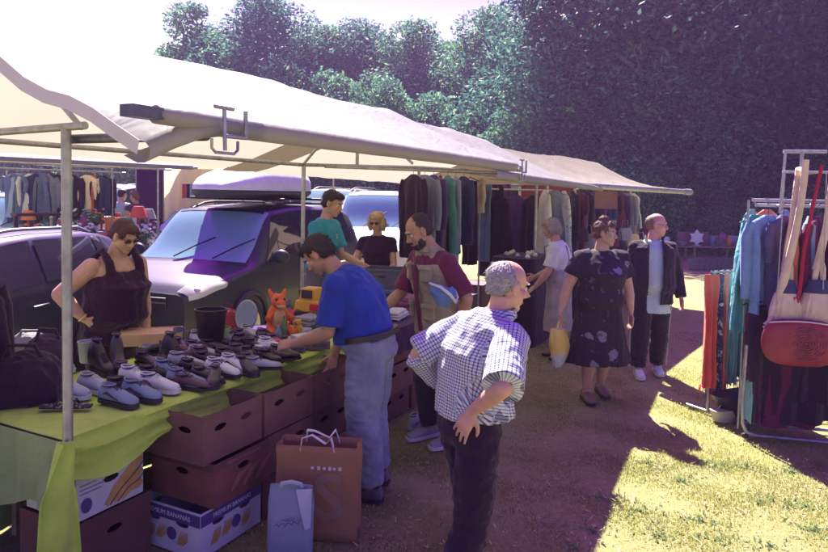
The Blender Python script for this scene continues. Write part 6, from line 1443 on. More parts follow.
    for i in range(16):
        px = 14+i*5.4+(8 if i > 11 else 0); q = atY(px, 168, 13.0+.05*i); garment('%s garment, %s along the background clothes rail' % (nm[i], ORD[i]), cs[i], (q.x, q.y, 2.20), a4+rnd.uniform(-1.2, .3), w=.42, h=.75+.25*rnd.random(), th=.12, kind=('shirt', 'dress', 'jacket', 'coat')[i % 4], group='garments on the background stall', seed=90+i, n=16, nz_=8)
    a, b = atY(6, 168, 13.0), atY(112, 168, 13.8); rr = thing('clothes_rail', 'long steel rail holding the garments of the background stall', 'clothes rail', (a.x, a.y, 0)); bar(rr, 'top_rail', (a.x, a.y, 2.2), (b.x, b.y, 2.2), .015)
    for p_ in (a, (a+b)/2, b): bar(rr, 'upright', (p_.x, p_.y+.02, 0), (p_.x, p_.y+.02, 2.2), .015)
def bar_l(root, name, a, b, r=.014, m=None): g = MB(); g.tube([a, b], r, n=8); return g.build(name, m or STEEL, root)
def right_racks():
    CB = cloth('g_black', (.026, .010, .032)); CM = cloth('g_maroon2', (.11, .012, .05)); MINT = cloth('mint_cloth', (.16, .40, .38)); DEN = cloth('denim_light', (.16, .27, .48)); NAV = spot_mat('navy_sparkle', (.06, .05, .14), [((.35, .38, .55), 1, .22)], scale=60); RED = cloth('strap_red', (.34, .02, .05)); CRM = cloth('bag_cream', (.62, .50, .36), var=.15)
    A = onz(742, 438); B = A + V((1.75, -.42, 0)); d = (B-A).normalized(); nrm = V((-d.y, d.x, 0)); rz = math.atan2(d.y, d.x); zt = 2.22
    rr = thing('clothes_rail', 'tall steel clothes rail hung with bags and jackets at the right edge', 'clothes rail', (A.x, A.y, 0), rz)
    L = (B-A).length; W2 = .62
    g = MB(); g.tube([(.0, 0, .75), (-.01, 0, .30), (-.0, 0, .12), (.03, 0, .05), (.10, 0, .03), (L, 0, .03)], .014, n=8); g.tube([(.10, 0, .03), (.02, .03, .02)], .014); g.build('base_frame', STEEL, rr)
    bar_l(rr, 'base_frame', (.0, W2, .03), (L, W2, .03)); bar_l(rr, 'base_frame', (L, 0, .03), (L, W2, .03)); bar_l(rr, 'base_frame', (.05, 0, .03), (.05, W2, .03))
    bar_l(rr, 'upright', (.42, W2/2, .03), (.42, W2/2, 2.30)); bar_l(rr, 'upright', (1.5, W2/2, .03), (1.5, W2/2, 2.30)); bar_l(rr, 'crosspiece', (.28, W2/2, 2.30), (.60, W2/2, 2.30)); bar_l(rr, 'crosspiece', (.05, W2/2, .03), (1.5, W2/2, .03))
    bar_l(rr, 'hanging_rail', (.06, .18, 1.86), (L, .18, 1.86)); bar_l(rr, 'hanging_rail', (.10, .46, 1.90), (L, .46, 1.90)); bar_l(rr, 'upright', (.22, .10, 1.80), (.24, .10, 2.28), .010)
    bar_l(rr, 'arm', (.22, .10, 1.86), (.22, .5, 1.86), .01); bar_l(rr, 'bag_rail', (.18, -.06, 2.12), (L, -.06, 2.12), .010); bar_l(rr, 'arm', (.42, -.06, 2.12), (.42, .31, 2.12), .01); bar_l(rr, 'arm', (1.5, -.06, 2.12), (1.5, .31, 2.12), .01)
    for x in (.02, L-.05):
        for y in (0, W2): g = MB(); g.ell((x, y, .022), (.03, .02, .022)); g.build('castor', SOLE_D, rr)
    M = basis(rr); W_ = lambda x, y, z: M @ V((x, y, z))
    G = 'garments on the tall rail at the right'
    def gm(x, y, z, m, w, h, kind, lab, th=.09, sd=0, ang=1.35, m2=None): q = W_(x, y, z); garment(lab, m, (q.x, q.y, q.z), rz+ang, w=w, h=h, th=th, kind=kind, group=G, seed=sd, m2=m2)
    gm(.16, .18, 1.86, DEN, .38, .78, 'jacket', 'light denim jacket at the near end of the tall rail', ang=.55, sd=3, th=.12, m2=DEN)
    gm(.27, .18, 1.86, NAV, .34, .80, 'shirt', 'navy sparkling blouse under the long cream straps', ang=.8, sd=5)
    gm(.34, .18, 1.86, cloth('coral', (.55, .16, .12)), .42, .70, 'shirt', 'coral blouse peeping out behind the long straps', sd=7)
    gm(.46, .18, 1.86, DEN, .34, .9, 'jacket', 'second light denim jacket behind the red strap', sd=8)
    for i, x in enumerate((.52, .62, .72, .82, .93, 1.05, 1.2)): gm(x, .18, 1.86, (CM, CM, CB, CM, CB, CM, CB)[i], .48, 1.0+.05*(i % 3), ('coat', 'dress')[i % 2], '%s garment, %s behind the bags on the tall rail' % (('crimson', 'maroon', 'black', 'wine red', 'dark', 'maroon', 'black')[i], ORD[i]), sd=10+i, ang=1.0)
    gm(.10, .46, 1.90, cloth('g_aqua2', (.12, .40, .42)), .36, .95, 'dress', 'aqua dress on the rear bar of the tall rail', sd=30, ang=.9)
    gm(.22, .46, 1.90, cloth('coral2', (.60, .17, .10)), .38, .9, 'shirt', 'bright coral blouse on the rear bar of the tall rail', sd=31, ang=.7)
    gm(.36, .46, 1.90, DEN, .40, .9, 'jacket', 'denim jacket on the rear bar of the tall rail', sd=32, ang=1.0)
    gm(.06, .18, 1.86, cloth('g_teal2', (.05, .26, .28)), .30, .95, 'dress', 'teal dress at the near end before the light denim jacket', sd=33, ang=.2)
    # lower tier
    g2 = [(.10, .03, MINT, 1.02, 'scarf', 'mint green scarf hanging nearly to the base frame', .12), (.20, .06, CM, .95, 'trousers', 'maroon trousers beside the mint green scarf', .5), (.28, .10, CB, 1.0, 'coat', 'black skirt-length garment right of the maroon trousers', .42), (.40, .12, CM, 1.02, 'dress', 'dark maroon dress low on the tall rail', .45), (.50, .14, CB, .98, 'dress', 'black dress low on the tall rail below the rose bag', .45), (.62, .2, CB, .8, 'coat', 'black cardigan low on the tall rail at the picture edge', .45), (.13, .10, CM, .62, 'trousers', 'maroon trousers folded short at the left corner below the denim jacket', .40)]
    bar_l(rr, 'lower_rail', (.0, .14, 1.20), (L, .14, 1.20), .010); bar_l(rr, 'upright', (.0, .14, .03), (.0, .14, 1.90), .010)
    for i, (x, y, m, h, k, lab, w) in enumerate(g2): q = W_(x, .14, 1.20); garment(lab, m, (q.x, q.y, q.z), rz+(.1 if k == 'scarf' else .35), w=w, h=h, th=.10, kind=k, group=G, seed=120+i)
    # --- bags with long straps
    def strap(b, pts, r, m, flat=.45, name='strap'): g = MB(); g.tube(pts, r, n=10, flat=flat, side=(1, 0, 0)); return g.build(name, m, b)
    def pbag(label, x, y, ztop, w, h, m, name='shoulder_bag', ruff=True):
        q = W_(x, y, ztop); b = thing(name, label, 'bag', (q.x, q.y, q.z), rz, 'handbags on the tall rail'); g = MB(); secs = []
        for i in range(13):
            v = i/12; z = -h*v; wd = w*.5*(.55+.45*math.sin(min(1, v*1.5+.1)*math.pi/2))*(1-.12*max(0, v-.7)/.3); td = .07*math.sin(math.pi*min(.95, v*.9+.12))**.7+.008; secs.append([V((math.copysign(abs(math.cos(a))**.75, math.cos(a))*wd, math.sin(a)*td*(1+(.10*math.sin(math.cos(a)*18) if ruff else 0)), z+.006*math.sin(a*5))) for a in [2*math.pi*j/40 for j in range(40)]])
        g.loft(secs); g.build('bag_body', m, b); return b
    px_at = lambda px, py, Y: atY(px, py, Y)
    Minv = M.inverted()
    def loc_of(px, py, y_): # local point on plane y=y_ of the rail seen at the pixel
        o, dd = Minv @ CAM, (Minv.to_3x3() @ ray(px, py)); k = (y_-o.y)/dd.y; return o+dd*k
    y0 = -.10
    a = loc_of(787, 295, y0); wpx = lambda n: n*abs(loc_of(787, 295, y0).x-loc_of(788, 295, y0).x)
    for i, (px0, px1, py0, py1, lab) in enumerate(((772, 799, 290, 338, 'ruffled cream bag with a navy band, left one above the red rose bag'), (800, 834, 290, 338, 'ruffled cream bag with a navy band, right one at the picture edge'))):
        pa, pb = loc_of(px0, py0, y0), loc_of(px1, py1, y0); w = (pb.x-pa.x)*1.15; h = pa.z-pb.z; xc = (pa.x+pb.x)/2
        b = pbag(lab, xc, y0, pa.z, w, h, CRM); g = MB(); zc = .055; g.loft([[V((math.cos(q)*w*.27*k_, math.sin(q)*.045*k_, z)) for q in [2*math.pi*j/24 for j in range(24)]] for z, k_ in ((.085, .85), (.045, 1.0), (.0, 1.25), (-.015, 1.35))]); g.build('navy_band', cloth('band_navy', (.05, .05, .12)), b)
        g = MB(); tp = W_(xc, y0, pa.z); 
        top_z = 2.13-pa.z
        pts = [V((-w*.10, 0, .07)), V((-w*.06, .0, .18)), V((.0, 0, .30)), V((w*.08, 0, .18)), V((w*.10, 0, .07))]; g.tube(pts, .022, n=10, flat=.7); g.build('knot', CRM, b)
        strap(b, [V((-.02, 0, .16)), V((.02+.02*i, .01, .5)), V((.05+.02*i, .02, top_z)), V((.06+.02*i, .05, top_z+.02)), V((.065+.02*i, .07, top_z-.02))], .028, CRM)
    # long cream strap looping down to the left
    p0, p1, p2, p3 = [loc_of(*q, y0-.03) for q in ((806, 160), (793, 250), (780, 300), (767, 330))]; b = thing('long_strap', 'thick cream fabric strap looping from the bag rail down to the left', 'strap', W_(p0.x, p0.y, p0.z), rz, 'handbags on the tall rail'); o_ = p0
    strap(b, [V((0, .03, -.02))]+[loc_of(x_, y_, y0-.03)-o_ for x_, y_ in ((806, 160), (804, 180), (801, 202), (797, 225), (792, 248), (786, 272), (779, 298), (768, 328))], [.020, .024, .026, .026, .027, .030, .034, .032, .024], CRM, flat=.7); q_ = loc_of(786, 262, y0-.05)-o_
    g = MB(); g.tube([loc_of(765, 325, y0-.04)-o_, loc_of(772, 318, y0-.05)-o_, loc_of(778, 330, y0-.04)-o_, loc_of(768, 336, y0-.04)-o_, loc_of(764, 326, y0-.04)-o_], .018, n=8, flat=.6); g.build('bow', CRM, b)
    # red strap
    b = thing('red_strap', 'narrow red strap crossing in front of the cream bags', 'strap', W_(*(loc_of(818, 190, y0-.05))), rz, 'handbags on the tall rail'); o_ = loc_of(818, 190, y0-.05); strap(b, [loc_of(x, y, y0-.05)-o_ for x, y in ((822, 165), (812, 210), (804, 250), (800, 290), (797, 303))], .013, RED); g = MB(); g.box(loc_of(796, 300, y0-.05)-o_, (.035, .02, .045)); g.build('tag', RED, b)
    # red bag with rose relief
    pa, pb = loc_of(762, 317, y0-.10), loc_of(838, 369, y0-.10); w = pb.x-pa.x; h = pa.z-pb.z; xc = (pa.x+pb.x)/2; q = W_(xc, y0-.10, pa.z); b = thing('rose_clutch', 'crimson handbag with a large embossed rose on its front', 'bag', q, rz, 'handbags on the tall rail'); RS = mat('rose_leather', (.24, .022, .045), rough=.5, var=.15, bump=.1); g = MB(); secs = []
    for i in range(13):
        a_ = math.pi*i/12; z = -h/2+math.cos(a_)*h/2; wd = w/2*(max(.02, math.sin(a_))**.45); td = .055*max(.05, math.sin(a_))**.6; secs.append([V((math.copysign(abs(math.cos(q2))**.7, math.cos(q2))*wd, math.sin(q2)*td, z)) for q2 in [2*math.pi*j/36 for j in range(36)]])
    g.loft(secs); bo = g.build('bag_body', RS, b); g = MB()
    for k in range(7):
        rk = .018+.019*k; n_ = 4+k; a0 = k*.9
        for j in range(n_): aa = a0+j*2*math.pi/n_; g.tube([V((.03+math.cos(aa+u_)*rk*(1+.05*math.sin(u_*3)), -.058+.004*k*.55, -h/2+math.sin(aa+u_)*rk*.92)) for u_ in [2*math.pi/n_*i_/6*.95 for i_ in range(7)]], [.002, .0055, .007, .0075, .007, .0055, .002], n=6)
    g.build('rose_relief', mat('rose_dark', (.15, .015, .045), rough=.55, var=.15), bo); g = MB(); g.tube([V((-w*.42+w*.84*i/12, -.03-.012*math.sin(i/12*math.pi), -.02-.012+.02*math.sin(i/12*math.pi))) for i in range(13)], .005, n=6); g.build('zip', plastic('zip_white', (.6, .6, .6)), b)
    bar_l(b, 'chain', (-w*.3, .05, -.03), (-w*.3+.02, .06, 2.12-pa.z), .004); bar_l(b, 'chain', (w*.3, .05, -.03), (w*.3-.02, .06, 2.12-pa.z), .004)
    # --- scarf stand behind on the left
    A2 = onz(706, 414); B2 = A2+V((.62, .35, 0)); d2 = (B2-A2).normalized(); r2 = math.atan2(d2.y, d2.x); zs = 1.26; s2 = thing('scarf_stand', 'low steel stand of scarves left of the tall rail', 'clothes rail', (A2.x, A2.y, 0), r2); L2 = .62
    bar_l(s2, 'top_rail', (-.02, 0, zs), (L2+.05, 0, zs)); bar_l(s2, 'upright', (.02, 0, .02), (.02, 0, zs)); bar_l(s2, 'upright', (L2, 0, .02), (L2, 0, zs)); bar_l(s2, 'foot', (.02, -.22, .02), (.02, .22, .02)); bar_l(s2, 'foot', (L2, -.22, .02), (L2, .22, .02)); bar_l(s2, 'lower_rail', (.02, 0, .25), (L2, 0, .25))
    M2 = basis(s2); ZB = spot_mat('scarf_print', (.06, .04, .12), [((.62, .60, .66), 1.0, .30), ((.3, .3, .45), 2.0, .2)], scale=14)
    S_ = [(.0, cloth('sc_coral', (.72, .12, .08)), 1.0, 'bright coral scarf with fringe, leftmost on the low stand'), (.07, ZB, 1.05, 'black and white patterned scarf second on the low stand'), (.14, cloth('sc_salmon', (.72, .20, .16)), 1.1, 'salmon scarf with fringe third on the low stand'), (.21, cloth('sc_aqua', (.18, .42, .46)), .92, 'aqua scarf fourth on the low stand'), (.27, cloth('sc_pale', (.30, .50, .54)), 1.0, 'pale turquoise scarf fifth on the low stand'), (.34, cloth('sc_teal', (.08, .26, .30)), .95, 'deep teal scarf sixth on the low stand'), (.41, cloth('sc_slate', (.14, .16, .28)), .9, 'slate scarf seventh on the low stand'), (.48, cloth('sc_pink', (.5, .12, .2)), .85, 'pink scarf eighth on the low stand'), (.55, cloth('sc_navy', (.05, .05, .14)), .95, 'navy scarf last on the low stand')]
    for i, (x, m, h, lab) in enumerate(S_):
        x *= 1.12; q = M2 @ V((x, 0, zs)); t = garment(lab, m, q, r2-.35+rnd.uniform(-.3, .3), w=.12, h=h, th=.05, kind='scarf', group='scarves on the low stand', seed=140+i, drop=.03, fold=1.6)
        g = MB()
        for k in range(16): a = 2*math.pi*k/16; x_, y_ = math.cos(a)*.12, math.sin(a)*.03; z_ = -.03-h+.01; g.tube([(x_*.6, y_, z_+.02), (x_*.6+rnd.uniform(-.01, .01), y_+rnd.uniform(-.01, .01), z_-.045-.02*rnd.random())], [.0035, .0015], n=4)
        g.build('fringe', m, t)
        hk = MB(); hk.tube([V((math.cos(a)*.018, 0, .0+math.sin(a)*.018)) for a in [i_*.524 for i_ in range(13)]], .004, n=5); hk.build('ring', plastic('hanger', (.05, .04, .06)), t)
    for i, (x, y, m, lab) in enumerate(((.0, -.10, plastic('box_pale', (.45, .42, .36)), 'small pale basket at the foot of the scarf stand'), (.25, -.12, plastic('box_dark', (.03, .015, .04)), 'dark bag on the ground below the scarves'))):
        q = M2 @ V((x, y-.08, 0)); b = thing('basket' if i == 0 else 'ground_bag', lab, 'basket' if i == 0 else 'bag', q, .4); g = MB(); g.loft([ring(V((0, 0, z)), V((1, 0, 0)), V((0, 1, 0)), (.10+.5*z)*(1+i*.8), .07*(1+i*.9), 20, .8) for z in (0, .03, .07, .10+.12*i)]); g.build('body', m, b); g = MB(); g.tube([(-.08, 0, .1), (0, 0, .19), (.08, 0, .1)], .006); g.build('handle', m, b)

def background_stuff():
    r = random.Random(5)
    # plant pots row with low table and goods
    GR = mat('zinc', (.17, .17, .22), rough=.55, metal=.3, var=.2, dirt=.3); CH = plastic('china2', (.62, .64, .68), .3)
    for i in range(9):
        q = onz(693+i*6.0, 270.0-.10*i); lathe_thing('plant_pot', 'grey zinc pot, %s from the left in the row under the trees' % ORD[i], 'pot', (q.x, q.y, .0), [(.10, 0), (.105, .01), (.135, .30), (.145, .31), (.13, .31), (.10, .03), (.005, .02)], GR, group='grey pots in a row on the grass', n=18)
    a, b = onz(655, 262), onz(792, 264); c = (a+b)/2+V((0, .9, 0)); L = (b-a).length; t = thing('low_table', 'low trestle under the dark trees covered with ornaments', 'table', (c.x, c.y, 0), math.atan2(b.y-a.y, b.x-a.x)); g = MB(); g.box((0, 0, .43), (L, .8, .03)); g.build('tabletop', WOOD, t, smooth=False)
    for sx in (-.48, -.16, .16, .48):
        for sy in (-.3, .3): g = MB(); g.box((sx*L, sy, .21), (.05, .05, .415)); g.build('leg', WOOD, t)
    Mt = basis(t); put = lambda x, y: Mt @ V((x*L, y, .447))
    fr = lambda px: (px-655)/137.-.5
    q = put(fr(707), .2); box('brown upright box behind the white star on the low table', (q.x, q.y), .85, .35, .42, m=mat('box_umber', (.16, .08, .09), var=.1), z=.447, holes=False, lid=True, group='things on the low table', rz=.2)
    q = put(fr(745), .28); box('long pale blue chest behind the ornaments on the low table', (q.x, q.y), 1.35, .30, .30, m=mat('chest_blue', (.25, .36, .44), var=.08), z=.447, holes=False, lid=True, group='things on the low table', name='chest', rz=.2)
    q = put(fr(706), -.12); b_ = thing('star_ornament', 'white star-shaped ornament standing on the low table', 'ornament', q, .15); pl = [(math.cos(R(90+i*30))*(.26 if i % 2 == 0 else .16), .25+math.sin(R(90+i*30))*(.26 if i % 2 == 0 else .16)) for i in range(12)]; g = MB(); g.prism(pl, -.03, .03); g.build('star', CH, b_, smooth=False, bevel=.01); g = MB(); g.box((0, 0, .012), (.2, .12, .02)); g.build('foot', CH, b_)
    kinds = [('vase', [(.05, 0), (.08, .08), (.09, .14), (.04, .22), (.05, .26), (.035, .26), (.003, .2)]), ('jug', [(.06, 0), (.08, .06), (.07, .14), (.05, .18), (.055, .20), (.045, .20), (.003, .1)]), ('bowl', [(.04, 0), (.06, .01), (.12, .09), (.11, .09), (.003, .03)]), ('lamp', [(.07, 0), (.07, .02), (.02, .03), (.02, .18), (.11, .18), (.06, .32), (.003, .32)]), ('candlestick', [(.05, 0), (.05, .02), (.015, .04), (.02, .10), (.015, .16), (.03, .18), (.003, .20)])]
    pal = [('white', (.6, .62, .66)), ('red', (.5, .05, .06)), ('pale blue', (.25, .36, .48)), ('dark', (.05, .04, .08)), ('grey', (.28, .28, .34)), ('cream', (.58, .5, .38)), ('plum', (.2, .05, .14)), ('orange', (.6, .2, .06)), ('teal', (.1, .3, .32)), ('green', (.14, .26, .12))]
    seq = [(664, 'vase', 4), (670, 'bowl', 0), (677, 'jug', 0), (684, 'candlestick', 3), (691, 'bowl', 4), (718, 'bowl', 6), (726, 'jug', 3), (733, 'lamp', 6), (741, 'vase', 7), (748, 'bowl', 1), (752, 'jug', 0), (758, 'vase', 0), (763, 'jug', 4), (770, 'bowl', 0), (779, 'vase', 3), (787, 'jug', 0)]
    for i, (px, kd, ci) in enumerate(seq):
        q = put(fr(px), -.22+.1*(i % 3)); pr = dict(kinds)[kd]; lathe_thing(kd, '%s %s, %s ornament from the left on the low table' % (pal[ci][0], kd, ORD[i]), kd, q, [(a_*1.25, z*1.3) for a_, z in pr], plastic('pal_%d' % ci, pal[ci][1]), n=14, group='ornaments on the low table')
    # background bric-a-brac tables at left
    RW = [(-.2, 13.0, 10, 160, 'rear'), (0, 10.8, -4, 150, 'front')]
    cnt = {}
    for ti, (dz, Y, pxa, pxb, word) in enumerate(RW):
        a, b = atY(pxa, 240, Y), atY(pxb, 240, Y+1.1); a.z = b.z = 0; c = (a+b)/2; L = (b-a).length; rz_ = math.atan2(b.y-a.y, b.x-a.x); t = thing('stall_table', '%s background table loaded with bric-a-brac' % word, 'table', (c.x, c.y, 0), rz_); g = MB(); H2 = (.98, .80)[ti]; g.box((0, 0, H2-.03), (L, .9, .03)); g.build('tabletop', WOOD, t, smooth=False)
        for sx in (-.47, 0, .47):
            for sy in (-.38, .38): g = MB(); g.box((sx*L, sy, H2/2-.03), (.05, .05, H2-.05)); g.build('leg', WOOD, t)
        cl = thing('tablecloth', 'pale blue cloth hanging over the %s background table' % word, 'tablecloth', (c.x, c.y, H2), rz_); g = MB(); rows = []
        for i in range(41):
            x = -L/2+L*i/40; w_ = .02*math.sin(i*1.7); rows.append([V((x, .46, -.008)), V((x, 0, -.008)), V((x, -.455, -.008))]+[V((x, -.465-w_*k/4, -.008-.55*k/4)) for k in range(1, 5)])
        g.grid(rows, thick=.004); g.build('cloth', cloth('bgcloth_%d' % ti, ((.20, .28, .38), (.26, .34, .42))[ti]), cl, fix=False)
        Mt = basis(t); n_it = 26
        for i in range(n_it):
            kd = r.choice(['vase', 'jug', 'bowl', 'lamp', 'candlestick', 'carton', 'flowers', 'toy', 'carton', 'flowers']); ci = r.randrange(10); cn, cc = pal[ci]; x = -L*.47+L*.94*(i+.5)/n_it; y = r.uniform(-.36, .34); q = Mt @ V((x, y, H2+.004)); k = (ti, kd, cn); lab = '%s %s, item %s of the %s background table counted from the left' % (cn, {'carton': 'box', 'toy': 'plush toy', 'flowers': 'bunch of silk flowers'}.get(kd, kd), 'number', word)
            ordw = ORD[i] if i < 18 else ['nineteenth', 'twentieth', 'twenty-first', 'twenty-second', 'twenty-third', 'twenty-fourth', 'twenty-fifth', 'twenty-sixth'][i-18]
            lab = '%s %s, %s thing from the left on the %s background table' % (cn, {'carton': 'box', 'toy': 'plush toy', 'flowers': 'bunch of silk flowers'}.get(kd, kd), ordw, word); G_ = 'bric-a-brac on the background tables'; m = plastic('pal_%d' % ci, cc)
            if kd in dict(kinds): s_ = r.uniform(1.1, 1.7); lathe_thing(kd, lab, kd, q, [(a_*s_, z*s_) for a_, z in dict(kinds)[kd]], m, n=12, group=G_)
            elif kd == 'carton': t_ = thing('carton', lab, 'box', q, r.random()*3, G_); g = MB(); hh_ = r.uniform(.12, .34); g.box((0, 0, hh_/2), (r.uniform(.15, .34), r.uniform(.12, .25), hh_)); g.build('carton_body', m, t_, smooth=False, bevel=.004); g = MB(); g.box((0, 0, hh_+.006), (.12, .10, .01)); g.build('flap', m, t_, smooth=False)
            elif kd == 'flowers':
                t_ = thing('silk_flowers', lab, 'flowers', q, 0, G_); g = MB(); g.lathe([(.05, 0), (.07, .12), (.06, .12), (.003, .02)], n=12); g.build('pot', plastic('pal_%d' % ((ci+3) % 10), pal[(ci+3) % 10][1]), t_); g = MB(); h_ = MB()
                for _ in range(22): a_ = r.random()*6.28; rr_ = r.random()**.5*.17; z_ = .24+.22*r.random(); p_ = V((math.cos(a_)*rr_, math.sin(a_)*rr_, z_)); g.ell(p_, (.032, .032, .022), n=7, m=4); h_.tube([(0, 0, .08), p_], .004, n=4); h_.add([p_*.8, p_*.8+V((.05, .01, .02)), p_*.8+V((.08, 0, -.02)), p_*.8+V((.04, -.03, -.01))], [(0, 1, 2, 3)])
                g.build('blossom', m, t_); h_.build('stems', mat('stem_green', (.06, .12, .05)), t_)
            else:
                t_ = thing('plush_toy', lab, 'soft toy', q, math.pi+r.uniform(-.7, .7), G_); g = MB(); s_ = r.uniform(.12, .2); g.ell((0, 0, s_*.5), (s_*.4, s_*.35, s_*.5)); g.ell((0, .02, s_*1.15), (s_*.33, s_*.3, s_*.3)); 
                for sx in (-1, 1): g.ell((sx*s_*.28, 0, s_*1.4), s_*.1); g.tube([(sx*s_*.3, 0, s_*.7), (sx*s_*.55, .05, s_*.4)], s_*.11)
                remesh_build(g, 'body', cloth('plushbg_%d' % ci, cc), t_, voxel=.018)
    # shelf frame dark (far left table rack)
    q = atY(42, 225, 12.6); t = thing('display_frame', 'dark open wooden display frame on the background stall', 'shelf', (q.x, q.y, .984), R(50)); g = MB(); 
    for x in (-.45, .45): g.box((x, 0, .17), (.06, .06, .34))
    g.box((0, 0, .365), (.98, .3, .05)); g.build('frame', PURP if False else mat('dark_wood', (.05, .02, .05), rough=.6), t)
    # tall dark screen and wheel behind the background table
    q = atY(150, 190, 15.2); t = thing('canvas_screen', 'dark purple canvas screen behind the couple', 'screen', (q.x, q.y, 0), R(5)); g = MB(); g.box((0, 0, 1.25), (.56, .05, 2.1)); g.build('cloth', cloth('screen', (.06, .012, .08)), t); 
    for sx in (-.3, .3): bar_l(t, 'post', (sx, .0, 0), (sx, 0, 2.35), .02)
    # red market trailer and grey cabinet behind the second stall
    q = atY(552, 230, 12.4); t = thing('market_trailer', 'dark red boarded market trailer behind the second stall', 'trailer', (q.x, q.y+.8, 0), R(-8)); RD = mat('trailer_red', (.17, .03, .05), rough=.6, var=.2, scale=3); g = MB(); g.box((0, 0, 1.28), (1.0, 1.6, 1.9)); g.build('body', RD, t, smooth=False); g = MB()
    for k in range(9): g.box((0, -.805, .5+k*.2), (.98, .012, .014))
    g.build('board_gap', INK, t, smooth=False); g = MB()
    for sx in (-.5, .5): g.box((sx, -.81, 1.28), (.05, .03, 1.92))
    g.build('corner_post', plastic('post_grey', (.4, .4, .45)), t)
    for sx in (-.42, .42): g = MB(); g.lathe([(.1, -.08), (.27, -.08), (.3, 0), (.27, .08), (.1, .08)], (sx, .2, .30), n=20, rot=Matrix.Rotation(math.pi/2, 3, 'Y')); g.build('wheel', RUBBER, t)
    q = atY(519, 230, 12.9); t = thing('grey_cabinet', 'pale grey van side with a dark window behind the black dresses', 'cabinet', (q.x, q.y+.3, 0), R(-6)); g = MB(); g.box((0, 0, 1.1), (1.0, .5, 2.15)); g.build('body', plastic('cab_grey', (.34, .36, .42), .5), t, smooth=False, bevel=.02); g = MB(); g.box((0, -.255, 1.7), (.72, .012, .60)); g.build('window', GLASSC2, t)
    # table with black cloth near the woman in the pinafore
    a, b = atY(513, 252, 8.2), atY(546, 250, 8.8); c = (a+b)/2; c.z = 0; t = thing('stall_table', 'small table with a black floor-length cloth and jewellery on top', 'table', (c.x-.05, c.y+.25, 0), ROWA); g = MB(); rows = []
    g.loft([ring(V((0, 0, z)), V((1, 0, 0)), V((0, 1, 0)), .48+.01*math.sin(z*20), .30, 48, .35) for z in (0, .2, .4, .6, .8, 1.0, 1.11)]); g.build('black_cloth', cloth('g_black', (0, 0, 0)), t)
    for i in range(12): 
        q = basis(t) @ V((-.4+.075*i, r.uniform(-.2, .2), 1.113)); ci = r.choice([0, 5, 9, 4, 7]); lathe_thing('trinket', '%s trinket, %s along the black-clothed table' % (pal[ci][0], ORD[i]), 'trinket', q, [(.025, 0), (.035, .02), (.02, .05), (.003, .055)], plastic('pal_%d' % ci, pal[ci][1]), n=10, group='trinkets on the black-clothed table')
    # cardboard sign box and bags hanging at the third stall
    q = atY(606, 200, 9.9); t = thing('hanging_box', 'tan cardboard sheet hanging under the edge of the farthest canopy', 'cardboard', (q.x, q.y, q.z), R(5)); g = MB(); g.box((0, 0, 0), (.34, .02, .26)); g.build('sheet', KRAFT, t, smooth=False); bar_l(t, 'string', (-.1, 0, .13), (-.1, 0, .27), .003); bar_l(t, 'string', (.1, 0, .13), (.1, 0, .27), .003)
    CT_ = [cloth('hb_a', (.03, .015, .04)), cloth('hb_b', (.2, .2, .28)), cloth('hb_c', (.45, .35, .2)), cloth('hb_d', (.5, .5, .55)), cloth('hb_e', (.12, .03, .08))]
    for i in range(10):
        q = atY(580+i*7.5, 228+6*(i % 3), 10.4+.22*i); t = thing('handbag', '%s handbag, %s in the row hanging at the farthest stall' % (('black', 'grey', 'tan', 'white', 'maroon')[i % 5], ORD[i]), 'bag', (q.x, q.y, q.z), r.uniform(-.5, .5), 'handbags on the farthest stall'); g = MB(); g.loft([ring(V((0, 0, z)), V((1, 0, 0)), V((0, 1, 0)), w_, .05, 16, .7) for z, w_ in ((-.22, .12), (-.2, .15), (-.05, .14), (0, .10))]); g.build('bag_body', CT_[i % 5], t); g = MB(); g.tube([(-.07, 0, 0), (-.05, 0, .14), (.05, 0, .14), (.07, 0, 0)], .008, n=6); g.build('handle', CT_[i % 5], t)
    a, b = atY(572, 275, 10.2), atY(650, 262, 13.0); c = (a+b)/2; c.z = 0; L = (V((b.x, b.y, 0))-V((a.x, a.y, 0))).length; t = thing('stall_table', 'table of the farthest stall under a dark cloth', 'table', c, math.atan2(b.y-a.y, b.x-a.x)); g = MB(); g.box((0, .3, .42), (L, .8, .80)); g.build('dark_cloth', cloth('g_plumcloth', (.05, .015, .06)), t, smooth=False)
    ctr = 0
    for i in range(11):
        q = basis(t) @ V((-L*.45+L*.09*i, .1, .824)); ci = r.choice([0, 3, 5, 6, 2]); kd = r.choice(['vase', 'bowl', 'jug']); lathe_thing(kd, '%s %s, %s ware along the table of the farthest stall' % (pal[ci][0], kd, ORD[i]), kd, q, [(a_*1.1, z*1.1) for a_, z in dict(kinds)[kd]], plastic('pal_%d' % ci, pal[ci][1]), n=12, group='wares on the farthest stall')

tables(); shoe_field(); table_goods(); boxes(); clothes(); right_racks(); background_stuff()
